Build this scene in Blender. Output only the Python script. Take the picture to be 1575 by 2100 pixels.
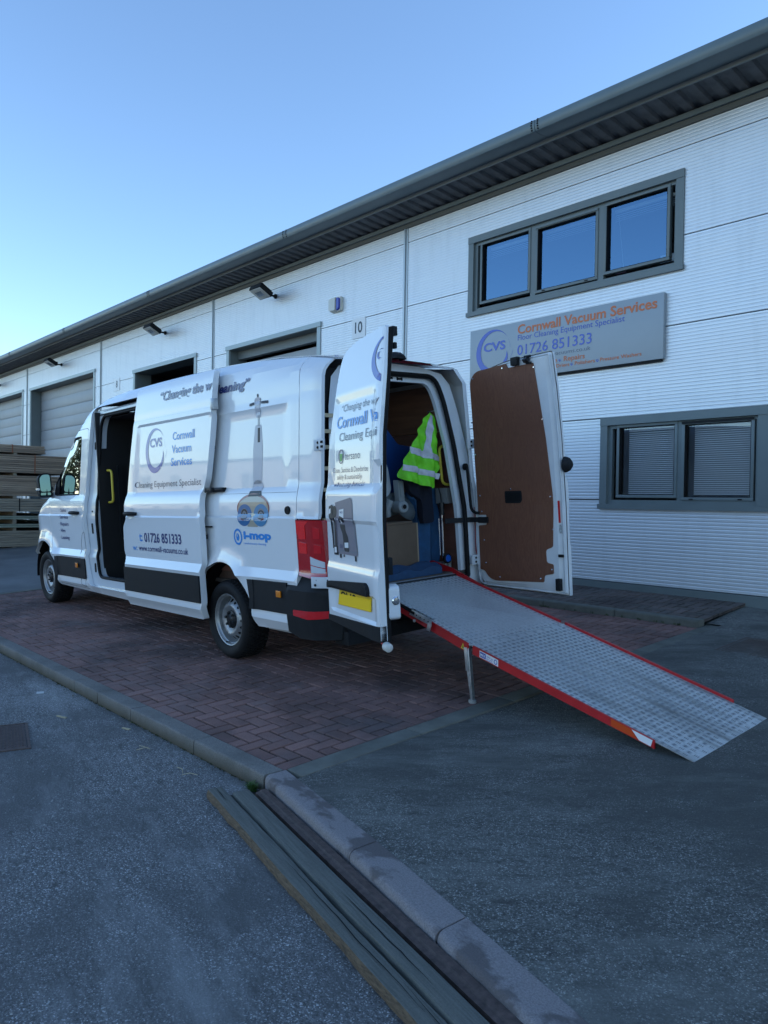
import bpy, bmesh, math, random
from math import sin, cos, pi, radians, sqrt
from mathutils import Vector, Matrix
from mathutils.geometry import delaunay_2d_cdt

for _o in list(bpy.data.objects):
    bpy.data.objects.remove(_o)
SC = bpy.context.scene
COL = SC.collection
random.seed(7)
HC = 1.565                       # camera height above the road; everything below uses z with the road at 0

# ---------------------------------------------------------------- camera
cam_d = bpy.data.cameras.new("camera")
cam = bpy.data.objects.new("camera", cam_d)
COL.objects.link(cam)
cam_d.sensor_fit = 'HORIZONTAL'
cam_d.sensor_width = 36.0
cam_d.lens = 1577.0 / 1575.0 * 36.0
cam_d.clip_start = 0.05
cam_d.clip_end = 3000
RX = Vector((0.66757693, 0.74435805, 0.01649652))
RY = Vector((0.02010844, 0.00412318, -0.9997893))
RZ = Vector((-0.74426923, 0.667768, -0.01221534))
cm = Matrix((RX, -RY, -RZ)).transposed().to_4x4()
cm.translation = Vector((0, 0, HC))
cam.matrix_world = cm
SC.camera = cam

# ---------------------------------------------------------------- sky, sun, exposure
SUN_EL, SUN_AZ = radians(20.0), radians(40.0)       # azimuth measured from +Y (behind the building) towards -X when negative
w = bpy.data.worlds.new("World")
SC.world = w
w.use_nodes = True
nt = w.node_tree
for n in list(nt.nodes):
    nt.nodes.remove(n)
sky = nt.nodes.new('ShaderNodeTexSky')
sky.sky_type = 'NISHITA'
sky.sun_disc = False
sky.sun_elevation = SUN_EL
sky.sun_rotation = SUN_AZ
sky.air_density = 1.0
sky.dust_density = 0.0
sky.ozone_density = 3.5
sky.altitude = 50
bg = nt.nodes.new('ShaderNodeBackground')
bg.inputs['Strength'].default_value = 0.15
wo = nt.nodes.new('ShaderNodeOutputWorld')
nt.links.new(sky.outputs[0], bg.inputs['Color'])
nt.links.new(bg.outputs[0], wo.inputs[0])
sun_d = bpy.data.lights.new("sun", 'SUN')
sun_d.energy = 3.0
sun_d.angle = radians(0.53)
sun_d.color = (1.0, 0.90, 0.76)
sun = bpy.data.objects.new("sun", sun_d)
COL.objects.link(sun)
sd = Vector((sin(SUN_AZ) * cos(SUN_EL), cos(SUN_AZ) * cos(SUN_EL), sin(SUN_EL)))
sun.rotation_euler = sd.to_track_quat('Z', 'Y').to_euler()
sun.location = (0, 40, 30)
SC.view_settings.view_transform = 'Standard'
SC.view_settings.look = 'None'
SC.view_settings.gamma = 1.0
SC.view_settings.use_curve_mapping = False
SC.view_settings.exposure = 1.15
SC.cycles.max_bounces = 8
SC.cycles.use_denoising = True

# ---------------------------------------------------------------- helpers: materials
MATS = {}
def mat(name, rgb, rough=0.6, metal=0.0, coat=0.0, var=None, bump=None, spec=None, rgb2=None, emit=None, stretch=(1, 1, 1), speck=None):
    """procedural principled material; var=(scale, amount) mottles the colour, bump=(scale, height)"""
    m = bpy.data.materials.new(name)
    m.use_nodes = True
    t = m.node_tree
    b = t.nodes['Principled BSDF']
    b.inputs['Base Color'].default_value = (*rgb, 1)
    b.inputs['Roughness'].default_value = rough
    b.inputs['Metallic'].default_value = metal
    if coat:
        b.inputs['Coat Weight'].default_value = coat
        b.inputs['Coat Roughness'].default_value = 0.03
    if spec is not None:
        b.inputs['Specular IOR Level'].default_value = spec
    co = t.nodes.new('ShaderNodeNewGeometry')
    mp = t.nodes.new('ShaderNodeMapping')
    mp.inputs['Scale'].default_value = stretch
    t.links.new(co.outputs['Position'], mp.inputs[0])
    src = mp.outputs[0]
    if var:
        nz = t.nodes.new('ShaderNodeTexNoise')
        nz.inputs['Scale'].default_value = var[0]
        nz.inputs['Detail'].default_value = 5
        nz.inputs['Roughness'].default_value = 0.6
        t.links.new(src, nz.inputs['Vector'])
        cr = t.nodes.new('ShaderNodeValToRGB')
        a = var[1]
        cr.color_ramp.elements[0].position = 0.3
        cr.color_ramp.elements[1].position = 0.7
        c2 = rgb2 if rgb2 else tuple(min(1, c * (1 + a)) for c in rgb)
        cr.color_ramp.elements[0].color = (*[c * (1 - a) for c in rgb], 1)
        cr.color_ramp.elements[1].color = (*c2, 1)
        t.links.new(nz.outputs['Fac'], cr.inputs[0])
        t.links.new(cr.outputs[0], b.inputs['Base Color'])
        mr = t.nodes.new('ShaderNodeMapRange')
        mr.inputs['To Min'].default_value = max(0.02, rough * 0.85)
        mr.inputs['To Max'].default_value = min(1, rough * 1.2)
        t.links.new(nz.outputs['Fac'], mr.inputs[0])
        t.links.new(mr.outputs[0], b.inputs['Roughness'])
    if bump:
        nb = t.nodes.new('ShaderNodeTexNoise')
        nb.inputs['Scale'].default_value = bump[0]
        nb.inputs['Detail'].default_value = 4
        t.links.new(src, nb.inputs['Vector'])
        bp = t.nodes.new('ShaderNodeBump')
        bp.inputs['Strength'].default_value = 1.0
        bp.inputs['Distance'].default_value = bump[1]
        t.links.new(nb.outputs['Fac'], bp.inputs['Height'])
        t.links.new(bp.outputs[0], b.inputs['Normal'])
    if emit:
        b.inputs['Emission Color'].default_value = (*emit[0], 1)
        b.inputs['Emission Strength'].default_value = emit[1]
    MATS[name] = m
    return m

def nodes_of(m):
    return m.node_tree, m.node_tree.nodes['Principled BSDF']

def add(t, kind, **kw):
    n = t.nodes.new(kind)
    for k, v in kw.items():
        if k in n.inputs:
            n.inputs[k].default_value = v
        else:
            setattr(n, k, v)
    return n

def mixrgb(t, fac, a, b, mode='MIX'):
    n = t.nodes.new('ShaderNodeMix')
    n.data_type = 'RGBA'
    n.blend_type = mode
    for s, i in ((fac, 0), (a, 6), (b, 7)):
        if hasattr(s, 'is_linked') or hasattr(s, 'links'):
            t.links.new(s, n.inputs[i])
        elif isinstance(s, (tuple, list)):
            n.inputs[i].default_value = (*s, 1) if len(s) == 3 else s
        else:
            n.inputs[i].default_value = s
    return n.outputs[2]

def ramp(t, src, stops):
    cr = t.nodes.new('ShaderNodeValToRGB')
    el = cr.color_ramp.elements
    while len(el) < len(stops):
        el.new(0.5)
    for e, (p, c) in zip(el, stops):
        e.position = p
        e.color = (c, c, c, 1) if not isinstance(c, tuple) else (*c, 1)
    t.links.new(src, cr.inputs[0])
    return cr.outputs[0]

def noise(t, scale, detail=4, rough=0.55, stretch=None, offset=(0, 0, 0), rot=0.0):
    g = t.nodes.new('ShaderNodeNewGeometry')
    mp = t.nodes.new('ShaderNodeMapping')
    mp.inputs['Scale'].default_value = stretch or (1, 1, 1)
    mp.inputs['Location'].default_value = offset
    src = g.outputs['Position']
    if rot:
        mr_ = t.nodes.new('ShaderNodeMapping')
        mr_.inputs['Rotation'].default_value = (0, 0, rot)
        t.links.new(src, mr_.inputs[0])
        src = mr_.outputs[0]
    t.links.new(src, mp.inputs[0])
    n = add(t, 'ShaderNodeTexNoise', Scale=scale, Detail=detail, Roughness=rough)
    t.links.new(mp.outputs[0], n.inputs['Vector'])
    return n.outputs['Fac']

def voro(t, scale, feature='F1', out='Color'):
    g = t.nodes.new('ShaderNodeNewGeometry')
    n = t.nodes.new('ShaderNodeTexVoronoi')
    n.feature = feature
    n.inputs['Scale'].default_value = scale
    t.links.new(g.outputs['Position'], n.inputs['Vector'])
    return n.outputs[out]

def set_bump(t, b, h, dist, strength=1.0):
    bp = add(t, 'ShaderNodeBump', Strength=strength, Distance=dist)
    t.links.new(h, bp.inputs['Height'])
    t.links.new(bp.outputs[0], b.inputs['Normal'])

# ---------------------------------------------------------------- helpers: meshes
def link(name, me, parent=None):
    o = bpy.data.objects.new(name, me)
    COL.objects.link(o)
    if parent is not None:
        o.parent = parent
    return o

def tag(o, label=None, cat=None, group=None, kind=None):
    if label: o['label'] = label
    if cat: o['category'] = cat
    if group: o['group'] = group
    if kind: o['kind'] = kind
    return o

def empty(name, loc=(0, 0, 0), mw=None, parent=None):
    o = bpy.data.objects.new(name, None)
    o.empty_display_size = 0.2
    COL.objects.link(o)
    if parent is not None:
        o.parent = parent
    if mw is not None:
        o.matrix_world = mw
    else:
        o.location = loc
    return o

class MB:
    """collects geometry and links it as one mesh object"""
    def __init__(s):
        s.v, s.f, s.mi = [], [], []
    def add(s, vs, fs, mi=0):
        k = len(s.v)
        s.v += [tuple(p) for p in vs]
        s.f += [tuple(i + k for i in f) for f in fs]
        s.mi += [mi] * len(fs)
        return s
    def box(s, x0, x1, y0, y1, z0, z1, mi=0, fn=None):
        vs = [(x, y, z) for x in (x0, x1) for y in (y0, y1) for z in (z0, z1)]
        if fn: vs = [fn(*p) for p in vs]
        return s.add(vs, [(0, 1, 3, 2), (4, 6, 7, 5), (0, 4, 5, 1), (2, 3, 7, 6), (0, 2, 6, 4), (1, 5, 7, 3)], mi)
    def obox(s, c, ax, ay, az, mi=0):
        """box from centre and three half-axis vectors"""
        c, ax, ay, az = map(Vector, (c, ax, ay, az))
        vs = [c + i * ax + j * ay + k * az for i in (-1, 1) for j in (-1, 1) for k in (-1, 1)]
        return s.add(vs, [(0, 1, 3, 2), (4, 6, 7, 5), (0, 4, 5, 1), (2, 3, 7, 6), (0, 2, 6, 4), (1, 5, 7, 3)], mi)
    def tube(s, pts, r, n=8, mi=0, caps=True, closed=False):
        pts = [Vector(p) for p in pts]
        rr = r if isinstance(r, (list, tuple)) else [r] * len(pts)
        rings = []
        up = None
        m = len(pts)
        for i, p in enumerate(pts):
            if closed:
                d = pts[(i + 1) % m] - pts[i - 1]
            else:
                d = pts[min(i + 1, m - 1)] - pts[max(i - 1, 0)]
            d.normalize()
            if up is None:
                up = d.orthogonal().normalized()
            up = (up - d * up.dot(d)).normalized()
            si = d.cross(up)
            rings.append([p + rr[i] * (cos(2 * pi * k / n) * up + sin(2 * pi * k / n) * si) for k in range(n)])
        vs = [v for g in rings for v in g]
        fs = []
        for i in range(m if closed else m - 1):
            a, b = i * n, ((i + 1) % m) * n
            for k in range(n):
                fs.append((a + k, a + (k + 1) % n, b + (k + 1) % n, b + k))
        if caps and not closed:
            fs.append(tuple(reversed(range(n))))
            fs.append(tuple(range((m - 1) * n, m * n)))
        return s.add(vs, fs, mi)
    def lathe(s, prof, origin, axis, n=32, mi=0, ref=None):
        """prof: (radius, along-axis) pairs"""
        ax = Vector(axis).normalized()
        a = Vector(ref).normalized() if ref else ax.orthogonal().normalized()
        b = ax.cross(a)
        o = Vector(origin)
        vs = [o + ax * h + r * (cos(2 * pi * k / n) * a + sin(2 * pi * k / n) * b) for r, h in prof for k in range(n)]
        fs = []
        for i in range(len(prof) - 1):
            for k in range(n):
                fs.append((i * n + k, i * n + (k + 1) % n, (i + 1) * n + (k + 1) % n, (i + 1) * n + k))
        return s.add(vs, fs, mi)
    def prism(s, poly, fn0, fn1, mi=0, step=None):
        """two copies of a 2-D outline through fn0 and fn1, joined; caps filled"""
        if step: poly = densify(poly, step)
        n = len(poly)
        vs = [fn0(*p) for p in poly] + [fn1(*p) for p in poly]
        fs = [(i, (i + 1) % n, n + (i + 1) % n, n + i) for i in range(n)]
        fs += [tuple(reversed(range(n))), tuple(range(n, 2 * n))]
        return s.add(vs, fs, mi)
    def build(s, name, mats, parent=None, smooth=None, bevel=None, sub=0):
        me = bpy.data.meshes.new(name)
        me.from_pydata([tuple(p) for p in s.v], [], s.f)
        if not isinstance(mats, (list, tuple)): mats = [mats]
        for m in mats: me.materials.append(m)
        if len(mats) > 1:
            me.polygons.foreach_set('material_index', s.mi)
        bm = bmesh.new()
        bm.from_mesh(me)
        if bevel:
            es = [e for e in bm.edges if len(e.link_faces) == 2 and e.calc_face_angle(0) > 0.5]
            try:
                bmesh.ops.bevel(bm, geom=es, offset=bevel, segments=2, affect='EDGES', profile=0.6, clamp_overlap=True)
            except Exception:
                pass
            if smooth is None: smooth = 40
        bmesh.ops.recalc_face_normals(bm, faces=bm.faces)
        bm.to_mesh(me)
        bm.free()
        if smooth:
            me.polygons.foreach_set('use_smooth', [True] * len(me.polygons))
            me.set_sharp_from_angle(angle=radians(smooth))
        me.update()
        return link(name, me, parent)

def densify(poly, step, closed=True):
    out = []
    n = len(poly)
    for i in range(n if closed else n - 1):
        a, b = poly[i], poly[(i + 1) % n]
        d = math.hypot(b[0] - a[0], b[1] - a[1])
        k = max(1, int(math.ceil(d / step)))
        for j in range(k):
            out.append((a[0] + (b[0] - a[0]) * j / k, a[1] + (b[1] - a[1]) * j / k))
    if not closed: out.append(poly[-1])
    return out

def inside(x, y, poly):
    c = False
    n = len(poly)
    j = n - 1
    for i in range(n):
        xi, yi = poly[i]
        xj, yj = poly[j]
        if (yi > y) != (yj > y) and x < (xj - xi) * (y - yi) / (yj - yi) + xi:
            c = not c
        j = i
    return c

def edge_dist(x, y, poly):
    best = 1e9
    n = len(poly)
    for i in range(n):
        ax, ay = poly[i]
        bx, by = poly[(i + 1) % n]
        dx, dy = bx - ax, by - ay
        l2 = dx * dx + dy * dy or 1e-12
        t = max(0, min(1, ((x - ax) * dx + (y - ay) * dy) / l2))
        d = (x - ax - t * dx) ** 2 + (y - ay - t * dy) ** 2
        if d < best: best = d
    return sqrt(best)

def fillet(poly, rad, n=5):
    """round polygon corners; rad: number or list per corner"""
    out = []
    m = len(poly)
    for i in range(m):
        p0, p1, p2 = Vector(poly[i - 1]), Vector(poly[i]), Vector(poly[(i + 1) % m])
        r = rad[i] if isinstance(rad, (list, tuple)) else rad
        a, b = (p0 - p1), (p2 - p1)
        la, lb = a.length, b.length
        if r <= 0 or la < 1e-6 or lb < 1e-6:
            out.append(tuple(p1)); continue
        k = min(r, la * 0.48, lb * 0.48)
        A, B = p1 + a / la * k, p1 + b / lb * k
        for j in range(n + 1):
            t = j / n
            q = A * (1 - t) ** 2 + p1 * 2 * t * (1 - t) + B * t * t
            out.append((q.x, q.y))
    return out

def sheet(outline, fn, holes=(), step=0.06, rows=(), cols=(), rim=None):
    """triangulated surface over a 2-D region mapped to 3-D; rim=fn2 closes the border back to fn2. returns verts, faces"""
    loops = [densify(outline, step)] + [densify(h, step) for h in holes]
    pts, eds = [], []
    for L in loops:
        k = len(pts)
        pts += L
        eds += [(k + i, k + (i + 1) % len(L)) for i in range(len(L))]
    xs = [p[0] for p in loops[0]]
    ys = [p[1] for p in loops[0]]
    x0, x1, y0, y1 = min(xs), max(xs), min(ys), max(ys)
    gx = [x0 + (i + 0.5) * step for i in range(int((x1 - x0) / step) + 1)]
    gx = [x for x in gx if all(abs(x - c) > step * 0.35 for c in cols)] + list(cols)
    gy = [y0 + (i + 0.5) * step for i in range(int((y1 - y0) / step) + 1)]
    gy = [y for y in gy if all(abs(y - r) > step * 0.35 for r in rows)] + list(rows)
    for x in gx:
        for y in gy:
            if not (x0 < x < x1 and y0 < y < y1): continue
            if not inside(x, y, loops[0]): continue
            if any(inside(x, y, h) for h in loops[1:]): continue
            if min(edge_dist(x, y, L) for L in loops) < step * 0.22: continue
            pts.append((x, y))
    V, _, F, _, _, _ = delaunay_2d_cdt([Vector(p) for p in pts], eds, [], 0, 1e-5)
    fs = []
    for f in F:
        cx = sum(V[i][0] for i in f) / len(f)
        cy = sum(V[i][1] for i in f) / len(f)
        if inside(cx, cy, loops[0]) and not any(inside(cx, cy, h) for h in loops[1:]):
            fs.append(tuple(f))
    used = sorted({i for f in fs for i in f})
    mp = {o: i for i, o in enumerate(used)}
    P = [(V[i][0], V[i][1]) for i in used]
    fs = [tuple(mp[i] for i in f) for f in fs]
    vs = [fn(*p) for p in P]
    if rim:
        cnt = {}
        for f in fs:
            for i in range(len(f)):
                e = (f[i], f[(i + 1) % len(f)])
                k = (min(e), max(e))
                cnt.setdefault(k, []).append(e)
        bi = {}
        for k, es in cnt.items():
            if len(es) == 1:
                a, b = es[0]
                for q in (a, b):
                    if q not in bi:
                        bi[q] = len(vs)
                        vs.append(rim(*P[q]))
                fs.append((b, a, bi[a], bi[b]))
    return vs, fs

def circle(cx, cy, rx, ry=None, n=32, a0=0, a1=2 * pi):
    ry = rx if ry is None else ry
    full = abs(a1 - a0 - 2 * pi) < 1e-6
    m = n if full else n + 1
    return [(cx + rx * cos(a0 + (a1 - a0) * i / n), cy + ry * sin(a0 + (a1 - a0) * i / n)) for i in range(m)]

def lerp(x, xs, ys):
    if x <= xs[0]: return ys[0]
    for i in range(1, len(xs)):
        if x <= xs[i]:
            t = (x - xs[i - 1]) / (xs[i] - xs[i - 1])
            return ys[i - 1] + t * (ys[i] - ys[i - 1])
    return ys[-1]

def sstep(a, b, x):
    t = max(0, min(1, (x - a) / (b - a)))
    return t * t * (3 - 2 * t)

def text_geo(body, bold=0.0, shear=0.0, space=1.0):
    cu = bpy.data.curves.new('tmp_text', 'FONT')
    cu.body = body
    cu.size = 1.0
    cu.offset = bold
    cu.shear = shear
    cu.space_character = space
    cu.resolution_u = 3
    o = bpy.data.objects.new('tmp_text', cu)
    me = bpy.data.meshes.new_from_object(o)
    vs = [(p.co.x, p.co.y) for p in me.vertices]
    fs = [tuple(p.vertices) for p in me.polygons]
    bpy.data.objects.remove(o)
    bpy.data.curves.remove(cu)
    bpy.data.meshes.remove(me)
    return vs, fs

def lettering(mb, body, fn, x0, x1, y, cap, bold=0.0, shear=0.0, mi=0, clip=None, space=1.0):
    """text from x0 to x1 (in the surface's own coordinates) on baseline y with the given capital height"""
    vs, fs = text_geo(body, bold, shear, space)
    if not vs: return
    a, b = min(p[0] for p in vs), max(p[0] for p in vs)
    k = (x1 - x0) / (b - a)
    ky = cap / 0.682
    P = [(x0 + (p[0] - a) * k, y + p[1] * ky) for p in vs]
    if clip is not None:
        fs = [f for f in fs if all(clip(*P[i]) for i in f)]
    mb.add([fn(*p) for p in P], fs, mi)

def flat(mb, poly, fn, mi=0, holes=(), step=0.05):
    vs, fs = sheet(poly, fn, holes=holes, step=step)
    mb.add(vs, fs, mi)

# ================================================================= materials
white_paint = mat('white_paint', (0.80, 0.81, 0.82), 0.22, coat=1.0, var=(1.3, 0.02), spec=0.5)
white_inner = mat('white_inner_paint', (0.72, 0.74, 0.76), 0.35, coat=0.4, var=(6, 0.05))
black_plastic = mat('black_plastic', (0.014, 0.015, 0.017), 0.6, spec=.22, var=(9, 0.25), bump=(420, 0.0006))
black_rubber = mat('black_rubber', (0.008, 0.008, 0.009), 0.6, spec=.2)
dark_void = mat('dark_interior', (0.01, 0.01, 0.012), 0.8)
dark_metal = mat('dark_metal', (0.03, 0.032, 0.035), 0.35, metal=0.5)
steel = mat('galvanised_steel', (0.5, 0.52, 0.53), 0.38, metal=0.9, var=(30, 0.2))
chrome = mat('bright_metal', (0.75, 0.76, 0.78), 0.15, metal=1.0)
decal_navy = mat('navy_vinyl', (0.018, 0.03, 0.16), 0.3, coat=0.6)
decal_blue = mat('blue_vinyl', (0.012, 0.05, 0.42), 0.3, coat=0.6)
decal_logo = mat('logo_blue_vinyl', (0.045, 0.09, 0.42), 0.3, coat=0.6)
decal_sky = mat('light_blue_vinyl', (0.02, 0.26, 0.72), 0.3, coat=0.6)
decal_grey = mat('grey_vinyl', (0.10, 0.11, 0.15), 0.3, coat=0.6)
decal_orange = mat('orange_vinyl', (0.62, 0.16, 0.05), 0.4)
decal_white = mat('white_vinyl', (0.82, 0.82, 0.82), 0.3)
decal_red = mat('red_vinyl', (0.62, 0.01, 0.015), 0.3)
decal_green = mat('green_vinyl', (0.08, 0.42, 0.06), 0.3)
glass_dark = mat('dark_glass', (0.012, 0.02, 0.025), 0.03, spec=0.9)
red_paint = mat('red_ramp_paint', (0.50, 0.012, 0.016), 0.35, coat=0.3, var=(14, 0.12))
yellow_paint = mat('yellow_handle_paint', (0.72, 0.56, 0.06), 0.4)
trim_grey = mat('grey_green_trim', (0.150, 0.180, 0.182), 0.42, var=(3, 0.08))
gutter_grey = mat('gutter_grey', (0.135, 0.175, 0.185), 0.4, var=(2.5, 0.10))

# aluminium-coloured ribbed cladding, faint streaks of weathering
cladding = mat('silver_cladding', (0.75, 0.77, 0.79), 0.36, metal=0.35)
t, b = nodes_of(cladding)
n1 = noise(t, 1.1, 4, 0.6, (0.35, 1, 3.0))
n2 = noise(t, 7.0, 3, 0.6, (1.0, 1, 0.15))
c = mixrgb(t, n1, (0.70, 0.725, 0.75), (0.79, 0.805, 0.82))
c = mixrgb(t, ramp(t, n2, [(0.5, 0.0), (0.85, 0.22)]), c, (0.40, 0.43, 0.45))
t.links.new(c, b.inputs['Base Color'])
t.links.new(ramp(t, n1, [(0.2, 0.30), (0.8, 0.44)]), b.inputs['Roughness'])

def speckled(name, base, light, dark, rough, rot=0.0):
    m = mat(name, base, rough)
    t, b = nodes_of(m)
    fine = noise(t, 95, 3, 0.75)
    mid = noise(t, 50, 5, 0.75, (1, 1.6, 1), (0, 0, 0), rot)
    mid2 = noise(t, 11, 5, 0.7, (1, 1.9, 1), (2, 0, 0), rot)
    big = noise(t, 0.75, 6, 0.68, (1.0, 1.35, 1), (3.1, 0.7, 0), rot)
    streak = noise(t, 1.3, 5, 0.7, (0.5, 1.8, 1), (0, 1.7, 0), rot)
    c = mixrgb(t, ramp(t, fine, [(0.38, 0.0), (0.66, 1.0)]), dark, base)
    v = voro(t, 210, 'F1', 'Color')
    sep = t.nodes.new('ShaderNodeSeparateColor')
    t.links.new(v, sep.inputs[0])
    c = mixrgb(t, ramp(t, sep.outputs[0], [(0.84, 0.0), (0.95, 0.9)]), c, light)
    c = mixrgb(t, ramp(t, mid, [(0.36, 0.95), (0.50, 0.0)]), c, tuple(x * 0.6 for x in dark))
    c = mixrgb(t, ramp(t, mid2, [(0.34, 0.8), (0.47, 0.0)]), c, tuple(x * 0.7 for x in dark))
    c = mixrgb(t, ramp(t, big, [(0.44, 0.0), (0.58, 0.85)]), c, tuple(x * 0.38 for x in base))
    c = mixrgb(t, ramp(t, streak, [(0.50, 0.0), (0.70, 0.4)]), c, tuple(min(1, x * 1.7) for x in base))
    t.links.new(c, b.inputs['Base Color'])
    h = mixrgb(t, 0.5, fine, mid)
    set_bump(t, b, h, 0.022)
    t.links.new(ramp(t, big, [(0.3, rough * 0.82), (0.7, min(1, rough * 1.1))]), b.inputs['Roughness'])
    return m
asphalt = speckled('worn_asphalt', (0.30, 0.30, 0.295), (0.72, 0.72, 0.72), (0.085, 0.085, 0.085), 0.80, 0.25)
apron_mat = speckled('smooth_asphalt', (0.20, 0.205, 0.188), (0.48, 0.48, 0.45), (0.065, 0.067, 0.062), 0.72, -0.75)
concrete = mat('edging_concrete', (0.135, 0.135, 0.115), 0.85, var=(5, 0.3), bump=(160, 0.003))
kerb_mat = mat('kerb_concrete', (0.215, 0.20, 0.18), 0.85)
t, b = nodes_of(kerb_mat)
f = noise(t, 140, 3, 0.7); g = noise(t, 3.0, 5, 0.65)
c = mixrgb(t, ramp(t, f, [(0.3, 0.0), (0.7, 1.0)]), (0.13, 0.12, 0.108), (0.27, 0.25, 0.225))
c = mixrgb(t, ramp(t, g, [(0.45, 0.0), (0.7, 0.6)]), c, (0.085, 0.083, 0.07))
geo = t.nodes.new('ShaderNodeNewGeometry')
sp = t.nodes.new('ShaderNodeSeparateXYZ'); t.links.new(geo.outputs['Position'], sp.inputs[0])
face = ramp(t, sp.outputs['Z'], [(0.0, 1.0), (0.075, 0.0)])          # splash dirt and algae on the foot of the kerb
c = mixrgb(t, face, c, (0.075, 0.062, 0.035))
t.links.new(c, b.inputs['Base Color'])
set_bump(t, b, f, 0.005)
drop_mat = mat('dropped_kerb_concrete', (0.25, 0.21, 0.20), 0.8)
t, b = nodes_of(drop_mat)
f = noise(t, 150, 3, 0.7); g = noise(t, 4.2, 4, 0.55, (1, 1.6, 1), (1.3, 0.2, 0))
c = mixrgb(t, ramp(t, f, [(0.3, 0.0), (0.7, 1.0)]), (0.19, 0.165, 0.16), (0.33, 0.295, 0.29))
c = mixrgb(t, ramp(t, g, [(0.49, 0.0), (0.56, 0.75)]), c, (0.090, 0.074, 0.070))   # damp patches with hard edges
t.links.new(c, b.inputs['Base Color'])
set_bump(t, b, f, 0.005)

def brick_material(name, lo, hi):
    m = mat(name, lo, 0.8)
    t, b = nodes_of(m)
    at = t.nodes.new('ShaderNodeAttribute'); at.attribute_name = 'tint'
    c = mixrgb(t, at.outputs['Fac'], lo, hi)
    f = noise(t, 160, 3, 0.7)
    c = mixrgb(t, ramp(t, f, [(0.35, 0.45), (0.6, 0.0)]), c, tuple(x * 0.4 for x in lo))
    g = noise(t, 0.85, 5, 0.62, (1, 1.3, 1), (0.4, 3.3, 0))
    c = mixrgb(t, ramp(t, g, [(0.47, 0.0), (0.64, 0.72)]), c, (0.045, 0.032, 0.031))      # oil and tyre grime
    g2 = noise(t, 2.4, 4, 0.6, None, (5, 0, 0))
    c = mixrgb(t, ramp(t, g2, [(0.52, 0.0), (0.74, 0.4)]), c, (0.19, 0.17, 0.17))
    t.links.new(c, b.inputs['Base Color'])
    set_bump(t, b, f, 0.004)
    return m
brick_mat = brick_material('red_block_paver', (0.225, 0.120, 0.102), (0.32, 0.175, 0.150))
brick_mat2 = brick_material('mossy_block_paver', (0.105, 0.088, 0.076), (0.18, 0.13, 0.115))
joint_mat = mat('jointing_sand', (0.006, 0.006, 0.0055), 0.95, var=(60, 0.4))
rust_iron = mat('rusty_iron', (0.095, 0.064, 0.054), 0.7, metal=0.15, var=(30, 0.45), bump=(90, 0.002))
old_timber = mat('weathered_timber', (0.13, 0.14, 0.125), 0.85)
t, b = nodes_of(old_timber)
f = noise(t, 22, 5, 0.7, (0.16, 4.0, 2.0), (0, 0, 0), radians(12.2))
g = noise(t, 120, 3, 0.7)
c = mixrgb(t, ramp(t, f, [(0.3, 0.0), (0.7, 1.0)]), (0.095, 0.097, 0.082), (0.175, 0.175, 0.150))
c = mixrgb(t, ramp(t, g, [(0.3, 0.3), (0.55, 0.0)]), c, (0.04, 0.045, 0.04))
t.links.new(c, b.inputs['Base Color'])
set_bump(t, b, f, 0.006)
split_timber = mat('split_timber_edge', (0.15, 0.105, 0.065), 0.9, var=(40, 0.5), bump=(60, 0.01), stretch=(0.3, 3, 3))
timber_a = mat('stacked_timber', (0.42, 0.31, 0.22), 0.8, var=(9, 0.28), stretch=(1, 0.25, 4))
timber_b = mat('older_stacked_timber', (0.34, 0.29, 0.22), 0.85, var=(9, 0.3), stretch=(1, 0.25, 4))
timber_c = mat('greenish_timber', (0.30, 0.33, 0.25), 0.85, var=(9, 0.3), stretch=(1, 0.25, 4))
for m_ in (timber_a, timber_b, timber_c):
    t, b = nodes_of(m_)
    lk = b.inputs['Base Color'].links[0].from_socket
    oi = t.nodes.new('ShaderNodeObjectInfo')
    c = mixrgb(t, ramp(t, oi.outputs['Random'], [(0.0, 0.0), (1.0, 0.55)]), lk, (0.09, 0.07, 0.05))
    t.links.new(c, b.inputs['Base Color'])
shutter_mat = mat('door_panel_grey', (0.36, 0.37, 0.38), 0.5, metal=0.2, var=(1.2, 0.08), stretch=(1, 1, 0.5))
soffit_mat = mat('soffit_sheet', (0.13, 0.128, 0.128), 0.7, var=(5, 0.3))

def window_glass(name, refl, tint, gtint=(0.93, 0.97, 1.0)):
    m = bpy.data.materials.new(name)
    m.use_nodes = True
    t = m.node_tree
    for n in list(t.nodes): t.nodes.remove(n)
    out = t.nodes.new('ShaderNodeOutputMaterial')
    mx = t.nodes.new('ShaderNodeMixShader')
    tr = t.nodes.new('ShaderNodeBsdfTransparent'); tr.inputs[0].default_value = (*tint, 1)
    gl = t.nodes.new('ShaderNodeBsdfGlossy'); gl.inputs['Roughness'].default_value = 0.01
    gl.inputs['Color'].default_value = (*gtint, 1)
    lw = t.nodes.new('ShaderNodeFresnel'); lw.inputs['IOR'].default_value = 1.5
    ma = t.nodes.new('ShaderNodeMath'); ma.operation = 'ADD'; ma.inputs[1].default_value = refl
    t.links.new(lw.outputs[0], ma.inputs[0])
    t.links.new(ma.outputs[0], mx.inputs[0])
    t.links.new(tr.outputs[0], mx.inputs[1]); t.links.new(gl.outputs[0], mx.inputs[2])
    t.links.new(mx.outputs[0], out.inputs[0])
    return m
pane_glass = window_glass('coated_window_glass', 0.28, (0.50, 0.62, 0.68), (0.30, 0.50, 0.72))
clear_glass = window_glass('office_window_glass', 0.06, (0.97, 0.99, 1.0), (0.85, 0.93, 1.0))
van_glass = window_glass('van_window_glass', 0.35, (0.25, 0.36, 0.36))

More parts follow.
